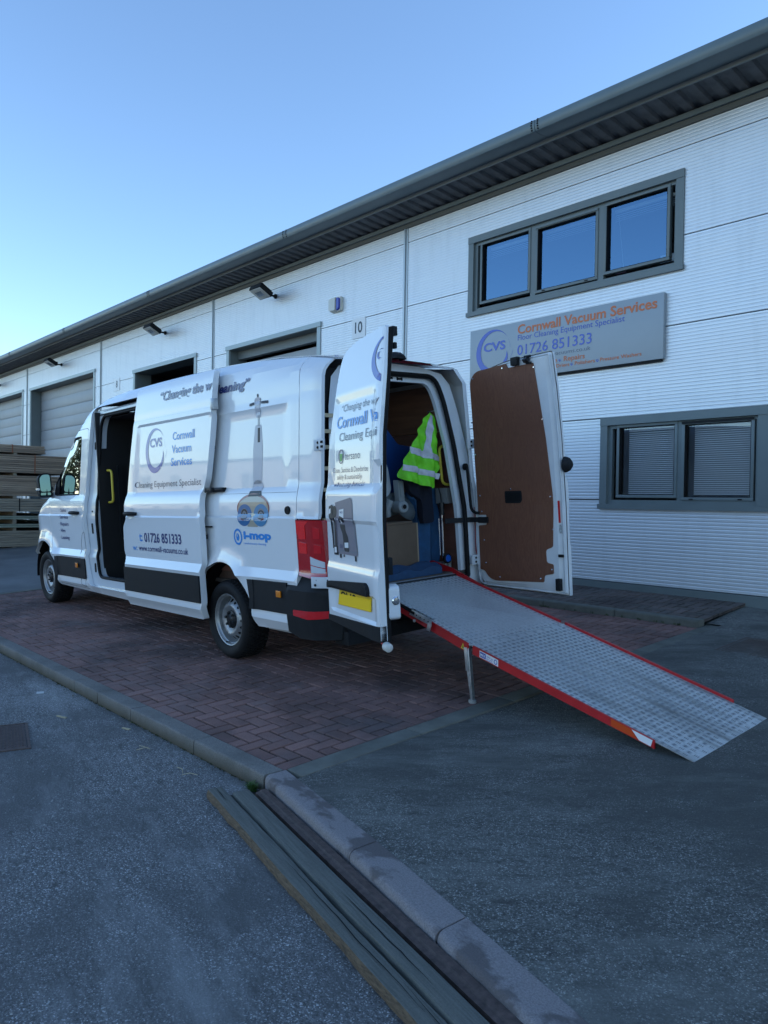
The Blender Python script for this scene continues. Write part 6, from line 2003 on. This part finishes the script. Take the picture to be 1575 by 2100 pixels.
# hinges
def hinge(F, v, w_, vs_sign):
    mb = MB()
    mb.obox(P(-1.448, v + vs_sign * .06, w_), (.008, 0, 0), (0, .075, 0), (0, 0, .042))
    mb.obox(P(-1.475, v - vs_sign * .02, w_), (.03, 0, 0), (0, .012, 0), (0, 0, .036))
    mb.tube([P(-1.485, v, w_ - .04), P(-1.485, v, w_ + .04)], .013, 10)
    o = mb.build('door_hinge', mat('hinge_white', (.62, .65, .68), .4), van, bevel=.003) if 'hinge_white' not in MATS else mb.build('door_hinge', MATS['hinge_white'], van, bevel=.003)
    mb = MB()
    for dz in (-.018, .018):
        mb.lathe([(.010, 0), (.010, .006), (0, .007)], P(-1.456, v + vs_sign * .09, w_ + dz), (-1, 0, 0), 8)
    mb.box(-1.512, -1.500, -(v + .02), -(v - .012), w_ - .022, w_ - .006); mb.box(-1.512, -1.500, -(v + .02), -(v - .012), w_ + .006, w_ + .022)
    mb.build('hinge_bolts', black_rubber, o)
# near side hinge plates sit on the outer corner skin, visible from the side
def side_hinge(w_):
    mb = MB()
    pts = [S(-1.335, w_, .006), S(-1.38, w_, .008), P(-1.455, .045, w_), P(-1.505, .045, w_)]
    for i in range(3):
        a, b2 = Vector(pts[i]), Vector(pts[i + 1]); d_ = (b2 - a); L_ = d_.length; d_.normalize()
        mb.obox((a + b2) / 2, d_ * (L_ / 2 + .003), d_.cross(Vector((0, 0, 1))) * .007, (0, 0, .042))
    m_ = MATS.get('hinge_white') or mat('hinge_white', (.62, .65, .68), .4)
    o = mb.build('door_hinge', m_, van, bevel=.003)
    mb = MB()
    for dz in (-.018, .018): mb.lathe([(.010, 0), (.010, .007), (0, .008)], S(-1.375, w_ + dz, .014), (0, 1, 0), 8)
    mb.obox(P(-1.485, .036, w_ + .017), (.012, 0, 0), (0, .004, 0), (0, 0, .009)); mb.obox(P(-1.485, .036, w_ - .017), (.012, 0, 0), (0, .004, 0), (0, 0, .009))
    mb.build('hinge_bolts', black_rubber, o)
side_hinge(1.80); side_hinge(.775)
hinge(FR, 1.80, 1.80, -1); hinge(FR, 1.80, .775, -1)
# hose-like stay on the right pillar
mb = MB(); mb.tube([tuple(q) for q in rounded_path([P(-1.44, 1.66, 1.60), P(-1.47, 1.66, 1.20), P(-1.50, 1.76, 1.18), P(-1.52, 1.80, 1.50)], .06, 6)], .013, 8); mb.lathe([(.03, 0), (.03, .02), (0, .02)], P(-1.41, 1.66, 1.60), (-1, 0, 0), 14); mb.build('gas_stay', black_rubber, van, smooth=60)

# ================================================================= loading ramp
alu = mat('chequer_aluminium', (.60, .62, .63), .36, metal=.35)
t, b = nodes_of(alu)
n1 = noise(t, 2.2, 5, .65, (1, 1.5, 1)); n2 = noise(t, 3.5, 5, .7, (.35, 3.0, 1)); n3 = noise(t, 60, 3, .7)
c = mixrgb(t, n1, (.52, .54, .55), (.74, .76, .77))
c = mixrgb(t, ramp(t, n3, [(.3, .35), (.6, 0)]), c, (.25, .26, .26))
geo = t.nodes.new('ShaderNodeNewGeometry'); sp = t.nodes.new('ShaderNodeSeparateXYZ'); t.links.new(geo.outputs['Position'], sp.inputs[0])
mr = t.nodes.new('ShaderNodeMapRange'); mr.inputs['From Min'].default_value = -3.4; mr.inputs['From Max'].default_value = -2.3; t.links.new(sp.outputs['X'], mr.inputs[0])
mm = add(t, 'ShaderNodeMath', operation='MULTIPLY'); t.links.new(ramp(t, n2, [(.45, 0.0), (.70, .85)]), mm.inputs[0]); t.links.new(mr.outputs[0], mm.inputs[1])
c = mixrgb(t, mm.outputs[0], c, (.12, .115, .10))
t.links.new(c, b.inputs['Base Color'])
t.links.new(ramp(t, n1, [(.3, .28), (.7, .46)]), b.inputs['Roughness'])
ramp_o = empty('loading_ramp', (-3.3, 4.48, 0.2)); tag(ramp_o, 'folding red-edged chequer-plate ramp from the van down to the asphalt', 'ramp')
rinv = Matrix.Translation((-3.3, 4.48, 0.2)).inverted()
def rp(mb, name, m_, smooth=None, bevel=None, parent=None):
    o = mb.build(name, m_, parent or ramp_o, smooth=smooth, bevel=bevel)
    if parent is None: o.matrix_parent_inverse = rinv
    return o
UL, UR = Vector((-4.57, 4.0, Z(-.675))), Vector((-4.57, 4.955, Z(-.622)))
FLp, FRp = Vector((-3.535, 4.0, Z(-.976))), Vector((-3.455, 4.955, Z(-.903)))
BL, BR = Vector((-1.932, 4.0, gz(4.0) + .010)), Vector((-1.93, 4.955, gz(4.955) + .010))
def quadfn(a, b_, c_, d_):
    """a,b: near/far at start; c,d at end (x along 0..1, y across 0..1)"""
    return lambda x, y, z=0.0: tuple((a * (1 - x) * (1 - y) + b_ * (1 - x) * y + c_ * x * (1 - y) + d_ * x * y) + Vector((0, 0, z)))
upq, loq = quadfn(UL, UR, FLp - Vector((.006, 0, 0)), FRp - Vector((.006, 0, 0))), quadfn(FLp + Vector((.006, 0, 0)), FRp + Vector((.006, 0, 0)), BL, BR)
for nm, q in (('upper_deck', upq), ('lower_deck', loq)):
    mb = MB()
    mb.box(0, 1, 0, 1, -.006, 0, fn=q)
    dk = rp(mb, nm, alu)
    L_ = 1.18 if nm == 'upper_deck' else 1.66
    nx, ny = int(L_ / .044), int(.955 / .044)
    mb = MB()
    r = random.Random(2)
    for i in range(nx):
        for j in range(ny):
            cx, cy = (i + .5) / nx, (j + .5) / ny
            d = (i + j) % 2
            for k in (-1, 0, 1):
                hx, hy = (.0175, .0028) if d == 0 else (.0028, .0175)
                ox, oy = (0, k * .0100) if d == 0 else (k * .0100, 0)
                x0, x1 = cx + (ox - hx) / L_, cx + (ox + hx) / L_
                y0, y1 = cy + (oy - hy) / .955, cy + (oy + hy) / .955
                if x0 < .004 or x1 > .996: continue
                xm, ym = (x0 + x1) / 2, (y0 + y1) / 2
                mb.add([q(x0, ym, .0002), q(xm, y0, .0002), q(x1, ym, .0002), q(xm, y1, .0002), q(xm, ym, .0036)], [(0, 1, 4), (1, 2, 4), (2, 3, 4), (3, 0, 4)])
    o = mb.build('tread_pattern', MATS.get('tread_grey') or mat('tread_grey', (.24, .25, .26), .45, metal=.3), dk); tag(o, kind='stuff')
for (nm, q, x0, x1) in (('upper_rail', upq, 0.0, .985), ('lower_rail', loq, .012, .858)):
    for side in (0, 1):
        mb = MB()
        n = 8
        yy = -.010 / .955 if side == 0 else 1 + .010 / .955
        th = .012 / .955 * (1 if side == 0 else -1)
        h0 = -.058; h1 = .007 if side == 0 else .018
        if nm == 'lower_rail' and side == 0: h0 = -.052
        mb.add([q(x0, yy, h0), q(x1, yy, h0 + (.012 if nm == 'lower_rail' else 0)), q(x1, yy, h1), q(x0, yy, h1), q(x0, yy + th, h0), q(x1, yy + th, h0 + (.012 if nm == 'lower_rail' else 0)), q(x1, yy + th, h1), q(x0, yy + th, h1)],
               [(0, 1, 2, 3), (7, 6, 5, 4), (0, 4, 5, 1), (1, 5, 6, 2), (2, 6, 7, 3), (3, 7, 4, 0)])
        rl = rp(mb, nm, red_paint)
        if nm == 'lower_rail':
            # reflective end markers
            y2 = yy - (.0015 if side == 0 else -.0015)
            mb = MB(); mb.add([q(.800, y2, -.036), q(.845, y2, -.036), q(.852, y2, .004), q(.770, y2, .004)], [(0, 1, 2, 3)]); mb.build('end_marker', decal_white, rl)
            mb = MB(); mb.add([q(.687, y2, -.038), q(.795, y2, -.036), q(.765, y2, .004), q(.687, y2, .004)], [(0, 1, 2, 3)]); mb.build('orange_marker', mat('orange_reflector', (.62, .07, .01), .3) if 'orange_reflector' not in MATS else MATS['orange_reflector'], rl)
            if side == 0:
                mb = MB(); mb.add([q(.052, y2, -.044), q(.155, y2, -.044), q(.155, y2, .001), q(.052, y2, .001)], [(0, 1, 2, 3)]); lb = mb.build('load_sticker', decal_white, rl)
                y3 = y2 - .002
                fS = lambda a, b_: q(a, y3, b_)
                mb = MB(); mb.add([fS(.056, -.038), fS(.088, -.038), fS(.088, -.004), fS(.056, -.004)], [(0, 1, 2, 3)]); mb.add([fS(.091, -.040), fS(.128, -.040), fS(.128, -.038), fS(.091, -.038)], [(0, 1, 2, 3)])
                flat(mb, circle(.1415, -.0215, .0085, .017, 20), lambda a, b_: fS(a, b_), holes=[circle(.1415, -.0215, .006, .012, 14)], step=.02)
                mb.build('sticker_blue', decal_blue, lb)
                mb = MB(); y4 = y3 - .001; lettering(mb, 'MAX', lambda a, b_: q(a, y4, b_), .059, .086, -.030, .018, bold=.03); mb.build('sticker_lettering', decal_white, lb)
                mb = MB()
                for k in range(2): lettering(mb, ['1000 kg', 'per pair'][k], lambda a, b_: q(a, y4, b_), .093, .126, -.018 - k * .013, .008)
                mb.build('sticker_small_lettering', decal_blue, lb)
        elif side == 0:
            y2 = yy - .002
            mb = MB(); mb.add([q(.925, y2, -.050), q(.965, y2, -.050), q(.945, y2, -.006)], [(0, 1, 2)]); ws = mb.build('warning_triangle', yellow_paint, rl)
            mb = MB(); mb.add([q(.940, y2 - .001, -.042), q(.952, y2 - .001, -.042), q(.946, y2 - .001, -.020)], [(0, 1, 2)]); mb.build('warning_mark', black_rubber, ws)
# transverse ribs, hinge line and wings
mb = MB()
for x in (.1, .3, .5, .7, .9): mb.box(x - .01, x + .01, .02, .98, -.04, -.007, fn=upq); 
for x in (.1, .3, .5, .7): mb.box(x - .01, x + .01, .02, .98, -.04, -.007, fn=loq)
rp(mb, 'cross_rib', steel)
mb = MB(); mb.tube([FLp + Vector((0, 0, -.012)), FRp + Vector((0, 0, -.012))], .010, 8); mb.tube([UL + Vector((0, .02, 0)), UR], .012, 8); rp(mb, 'hinge_rod', dark_metal)
mb = MB()
wy = 4.972
pts = [(-5.02, Z(-.600)), (-5.02, Z(-.537)), (-4.86, Z(-.516)), (-4.63, Z(-.563)), (-4.25, Z(-.690)), (-4.30, Z(-.71)), (-4.57, Z(-.640)), (-4.84, Z(-.618))]
mb.prism(pts, lambda x, z: (x, wy - .010, z), lambda x, z: (x, wy + .004, z)); rp(mb, 'wing_plate', red_paint)
pts = [(-4.90, Z(-.655)), (-4.90, Z(-.61)), (-4.55, Z(-.665)), (-4.45, Z(-.74))]
mb = MB(); mb.prism(pts, lambda x, z: (x, 3.982, z), lambda x, z: (x, 3.996, z)); rp(mb, 'wing_plate', red_paint)
mb = MB(); mb.box(-4.86, -4.575, 4.0, 4.955, Z(-.672), Z(-.664), fn=lambda x, y, z: (x, y, z + (y - 4.0) * .056)); rp(mb, 'base_plate', alu)
mb = MB(); mb.tube([(-4.855, 4.06, Z(-.655)), (-4.855, 4.90, Z(-.606))], .006, 6); mb.tube([(-4.86, 4.78, Z(-.600)), (-4.82, 4.84, Z(-.590)), (-4.80, 4.90, Z(-.60))], .006, 6); rp(mb, 'hook_rod', steel)
# black strut with a galvanised perforated bracket on the near edge
mb = MB(); mb.tube([(-4.58, 3.975, Z(-.668)), (-4.06, 3.965, Z(-.815))], .013, 8); mb.tube([(-4.58, 3.96, Z(-.665)), (-4.09, 3.955, Z(-.790))], .007, 6); rp(mb, 'strut', black_rubber, smooth=60)
mb = MB()
ax = Vector((.24, 0, -.062)).normalized()
az = Vector((.062, 0, .24)).normalized()
c0 = Vector((-3.995, 3.962, Z(-.836)))
mb.obox(c0, ax * .115, (0, .003, 0), az * .022); mb.obox(c0 + az * .022 + Vector((0, .014, 0)), ax * .115, (0, .016, 0), az * .003)
mb.obox(c0 + ax * .10 - az * .035, ax * .018, (0, .004, 0), az * .03)
br_ = rp(mb, 'perforated_bracket', steel, bevel=.002)
mb = MB()
for k in range(5):
    mb.lathe([(.006, 0), (.006, .0008), (0, .0008)], c0 + ax * (-.085 + k * .042) + Vector((0, -.0032, 0)), (0, -1, 0), 8)
    mb.lathe([(.006, 0), (.006, .0008), (0, .0008)], c0 + az * .0252 + ax * (-.085 + k * .042) + Vector((0, .014, 0)), az, 8)
mb.build('bracket_holes', black_rubber, br_)
mb = MB(); mb.lathe([(.012, 0), (.012, .010), (0, .011)], c0 - az * .045 - ax * .05, (0, -1, 0), 8); mb.build('bolt', steel, br_)
# folding legs with a round foot
for (y, lab) in ((4.005, 0), (4.93, 1)):
    xt, zt_ = (-3.575, Z(-1.000)) if lab == 0 else (-3.50, Z(-.93))
    zb = gz(y)
    mb = MB()
    mb.add([(xt - .018, y - .014, zt_), (xt + .026, y - .014, zt_), (xt + .070, y - .014, zb + .02), (xt + .050, y - .014, zb + .02),
            (xt - .018, y + .014, zt_), (xt + .026, y + .014, zt_), (xt + .070, y + .014, zb + .02), (xt + .050, y + .014, zb + .02)], [(0, 1, 2, 3), (7, 6, 5, 4), (0, 3, 7, 4), (1, 5, 6, 2), (0, 4, 5, 1), (2, 6, 7, 3)])
    mb.obox((xt + .012, y - .018, zt_ - .075), (.014, 0, .001), (0, .004, 0), (-.012, 0, .08))
    for k in range(4): mb.lathe([(.006, 0), (.006, .004), (0, .005)], (xt + .012 + k * .012, y - .0215, zt_ - .03 - k * .075), (0, -1, 0), 8)
    lg = rp(mb, 'leg', steel, bevel=.002)
    mb = MB(); mb.lathe([(.024, .0), (.028, .004), (.028, .022), (.010, .026), (.010, .045)], (xt + .058, y, zb - .001), (0, 0, 1), 16); mb.build('foot', mat('foot_grey', (.28, .28, .27), .6) if 'foot_grey' not in MATS else MATS['foot_grey'], lg, smooth=40)
    mb = MB(); mb.tube([(xt + .01, y + .02, zt_ - .06), (xt + .11, y + .02, zt_ - .012)], .004, 6); mb.build('brace', steel, lg)

# ================================================================= load in the van (each rests on or hangs from the van, so each is a thing)
def in_van(name, label, cat, at_, parts, group=None):
    loc = van_mw @ Vector(P(*at_))
    root = bpy.data.objects.new(name, None); COL.objects.link(root)
    mw = van_mw.copy(); mw.translation = loc
    root.matrix_world = mw
    tag(root, label, cat, group)
    off = Matrix.Translation(Vector(P(*at_))).inverted()
    for (nm, mb, m_, sm, bv) in parts:
        o = mb.build(nm, m_, root, smooth=sm, bevel=bv)
        o.matrix_parent_inverse = off
    return root
card = mat('cardboard', (.15, .10, .065), .85, var=(6, .15)); tape = mat('parcel_tape', (.36, .27, .17), .4)
b1 = MB(); b1.box(-1.17, -.72, -1.285, -.80, .686, 1.13); b2 = MB(); b2.box(-1.1705, -.72, -1.287, -1.272, .687, 1.1305); b3 = MB(); b3.box(-1.175, -.9, -1.22, -.84, 1.1305, 1.15)
in_van('cardboard_box', 'brown cardboard box on the van floor under the grey polisher', 'box', (-.95, 1.04, .686), [('carton', b1, card, None, .003), ('edge_tape', b2, tape, None, None), ('lid_flap', b3, card, None, .003)])
b1 = MB(); b1.box(-.98, -.55, -1.50, -1.30, .686, 1.10)
in_van('cardboard_box', 'darker cardboard box standing right behind the first box, beside blue overalls', 'box', (-.76, 1.40, .686), [('carton', b1, mat('dark_cardboard', (.13, .085, .055), .85), None, .003)])
# floor scrubber: white tank, blue tank with a stepped edge, grey base
wh = mat('machine_white', (.62, .66, .68), .35, coat=.3); bl = mat('machine_blue', (.010, .06, .22), .38, coat=.3); gr = mat('machine_grey', (.16, .19, .20), .5)
b1 = MB(); pr = fillet([(.62, 1.90), (.98, 1.90), (1.08, 1.80), (1.15, 1.60), (1.175, 1.42), (1.12, 1.36), (.62, 1.36)], [.05, .12, .06, .06, .04, .04, .02]); b1.prism(pr, lambda v, w_: P(-.98, v, w_), lambda v, w_: P(-.40, v, w_))
b2 = MB(); pr = fillet([(.55, 2.04), (1.20, 2.045), (1.30, 1.93), (1.39, 1.835), (1.55, 1.815), (1.56, 1.70), (1.45, 1.66), (1.43, 1.40), (1.36, 1.30), (.60, 1.30)], [.05, .07, .04, .03, .02, .02, .03, .03, .05, .02]); b2.prism(pr, lambda v, w_: P(-.86, v, w_), lambda v, w_: P(-.30, v, w_))
b3 = MB(); b3.box(-.62, .2, -1.22, -.55, .686, 1.32)
b4 = MB(); pr = fillet([(1.15, 1.57), (1.20, 1.42), (1.22, 1.36), (1.15, 1.36)], .01); b4.box(-.96, -.5, -1.24, -1.10, 1.20, 1.40, fn=lambda a, b_, c_: (a, b_ - (1.4 - c_) * .15, c_))
in_van('floor_scrubber', 'blue and white floor cleaning machine behind the grey polisher', 'floor cleaner', (-.4, .9, .686), [('white_tank', b1, wh, 40, .02), ('blue_tank', b2, bl, 40, .02), ('machine_base', b3, gr, None, .02), ('grey_skirt', b4, gr, None, .01)])
# grey polisher lying on the box: disc housing, motor, handle column
b1 = MB(); b1.lathe([(.0, .09), (.06, .09), (.115, .06), (.14, .02), (.145, 0), (.12, -.01), (0, -.01)], P(-.98, 1.285, 1.265), P(-.75, .28, .62), 28)
b2 = MB(); b2.lathe([(.0, .075), (.022, .075), (.024, .068), (.044, .068), (.052, .06), (.054, -.06), (0, -.06)], P(-1.10, 1.145, 1.275), (-1, .15, .05), 22)
b3 = MB(); b3.obox(P(-1.06, 1.185, 1.40), (.03, 0, 0), (0, .034, .006), (0, .006, .105)); b3.obox(P(-1.095, 1.185, 1.42), (.004, 0, 0), (0, .018, .003), (0, .004, .06))
b4 = MB(); b4.tube([P(-1.08, 1.06, 1.34), P(-1.06, 1.03, 1.27), P(-1.05, 1.05, 1.20)], [.03, .035, .03], 10)
b5 = MB(); b5.lathe([(0, .080), (.020, .080)], P(-1.10, 1.145, 1.275), (-1, .15, .05), 16)
mg = mat('polisher_grey', (.27, .29, .29), .45)
in_van('floor_polisher', 'grey rotary floor polisher resting on the cardboard box', 'floor polisher', (-1.05, 1.18, 1.15), [('disc_housing', b1, mat('disc_dark_grey', (.09, .11, .12), .5), 40, None), ('motor', b2, mg, 30, None), ('handle_column', b3, mg, None, .008), ('hose_end', b4, mg, 50, None), ('motor_bore', b5, black_rubber, None, None)])
# hi-vis vest hanging on the lining
lime = mat('hi_vis_green', (.20, .72, .02), .6, var=(12, .18)); refl = mat('reflective_tape', (.60, .58, .62), .4, var=(50, .1))
V_OUT = [(1.44, 2.10), (1.39, 2.05), (1.34, 1.99), (1.28, 1.89), (1.22, 1.8), (1.14, 1.64), (1.09, 1.54), (1.15, 1.5), (1.3, 1.46), (1.46, 1.42), (1.51, 1.53), (1.54, 1.59), (1.56, 1.69), (1.54, 1.82), (1.52, 1.92), (1.51, 2.01), (1.49, 2.07)]
def vest(v, w_, o=0.0):
    f_ = .030 * sin(v * 30 + (2.1 - w_) * 6) * sstep(2.10, 1.80, w_) + .014 * sin(v * 63 + w_ * 15) + .006 * sin(w_ * 60 + v * 20)
    return P(-1.225 - f_ * .8 - o + max(0, 1.24 - v + (w_ - 1.5) * .3) * .35, v, w_)
vb = MB(); vs, fs = sheet(fillet(V_OUT, .02), vest, step=.016); vb.add(vs, fs)
bands = []
for pts in ([(1.205, 1.795), (1.37, 1.75), (1.565, 1.7), (1.56, 1.66), (1.38, 1.69), (1.20, 1.735)], [(1.14, 1.645), (1.31, 1.6), (1.545, 1.55), (1.53, 1.5), (1.3, 1.55), (1.13, 1.595)], [(1.43, 2.07), (1.475, 2.06), (1.42, 1.735), (1.36, 1.75)]):
    m_ = MB(); vs, fs = sheet(pts, lambda v, w_: vest(v, w_, .004), step=.016); m_.add(vs, fs); bands.append(m_)
hk = MB(); hk.tube([P(-1.19, 1.45, 2.10), P(-1.19, 1.66, 2.13)], .006, 6)
in_van('hi_vis_vest', 'lime green hi-vis vest with silver bands hanging inside the rear door', 'vest', (-1.2, 1.4, 1.42),
    [('vest_cloth', vb, lime, 60, None)] + [('reflective_band', m_, refl, 60, None) for m_ in bands] + [('hook', hk, chrome, None, None)])
# dark jacket and blue overalls under the vest
den = mat('blue_cloth', (.022, .085, .19), .85, var=(14, .2)); nav = mat('dark_navy_cloth', (.006, .008, .018), .9)
def cloth(v, w_, amp=.03, u0=-1.06, k=26): return P(u0 - amp * sin(v * k * 1.6 + w_ * 2) - .02 * sin(w_ * 6 + v * 9), v, w_)
c1 = MB(); vs, fs = sheet(fillet([(1.30, 1.40), (1.62, 1.45), (1.64, 1.20), (1.64, .95), (1.63, .69), (1.34, .69), (1.35, .9), (1.38, 1.15)], .03), lambda v, w_: cloth(v, w_), step=.03, rim=lambda v, w_: P(-1.0, v, w_)); c1.add(vs, fs)
in_van('blue_overalls', 'blue overalls hanging in folds below the hi-vis vest', 'overalls', (-1.05, 1.5, .69), [('overall_cloth', c1, den, 60, None)])
c2 = MB(); vs, fs = sheet(fillet([(1.16, 1.62), (1.50, 1.60), (1.55, 1.42), (1.50, 1.30), (1.50, 1.12), (1.40, 1.11), (1.36, 1.32), (1.25, 1.40)], .03), lambda v, w_: cloth(v, w_, .015, -1.13), step=.03, rim=lambda v, w_: P(-1.08, v, w_)); c2.add(vs, fs)
in_van('dark_jacket', 'dark navy jacket hanging between the vest and the blue overalls', 'jacket', (-1.13, 1.4, 1.12), [('jacket_cloth', c2, nav, 60, None)])
c3 = MB(); vs, fs = sheet(fillet([(-1.34, .55), (-1.34, 1.42), (-1.10, 1.44), (-1.08, .55)], .05), lambda u, v: P(u, v, .775 + .012 * sin(v * 21) + .01 * sin(u * 40) - .03 * sstep(-1.28, -1.34, u)), step=.03, rim=lambda u, v: P(u, v, .686)); c3.add(vs, fs)
in_van('blue_blanket', 'folded blue blanket lying across the van sill at the ramp top', 'blanket', (-1.2, 1.0, .686), [('blanket_cloth', c3, mat('blanket_blue', (.02, .06, .13), .9, var=(20, .2)), 60, None)])
# sack trolley
t1 = MB(); t1.tube([P(-1.19, 1.575, .80), P(-1.19, 1.575, 1.20)], .011, 8); t1.tube([P(-1.18, 1.545, .82), P(-1.18, 1.545, 1.15)], .006, 6)
t2 = MB(); t2.tube([P(-1.19, 1.575, 1.18), P(-1.19, 1.575, 1.29)], .024, 10); t2.tube([P(-1.19, 1.575, 1.29), P(-1.19, 1.57, 1.36), P(-1.2, 1.54, 1.42)], .006, 6)
t3 = MB(); t3.lathe([(0, .012), (.040, .012), (.046, .008), (.046, -.012), (0, -.012)], P(-1.235, 1.575, .79), (-1, 0, 0), 22)
t4 = MB(); t4.lathe([(0, .016), (.030, .016), (.032, .012)], P(-1.235, 1.575, .79), (-1, 0, 0), 22)
t5 = MB(); t5.box(-1.20, -1.10, -1.64, -1.52, .687, .752); t5.box(-1.215, -1.19, -1.60, -1.59, .69, .80); t5.box(-1.215, -1.19, -1.65, -1.64, .69, .80)
in_van('sack_trolley', 'upright trolley with chrome tube and blue wheel at the right of the load', 'trolley', (-1.19, 1.575, .69), [('tube', t1, chrome, 60, None), ('grip', t2, dark_metal, 60, None), ('tyre', t3, black_rubber, 40, None), ('wheel_disc', t4, mat('wheel_blue', (.01, .10, .45), .35), 40, None), ('foot_plate', t5, steel, None, None)])
# long boards standing at the left lining
lb_ = MB(); lb_.box(-1.2, 1.4, -.27, -.17, .686, 1.6)
in_van('racking_panel', 'dark racking panel standing along the left lining of the load area', 'panel', (0, .22, .686), [('panel', lb_, mat('racking_brown', (.09, .05, .035), .7), None, .004)])
print('objects', len(bpy.data.objects))
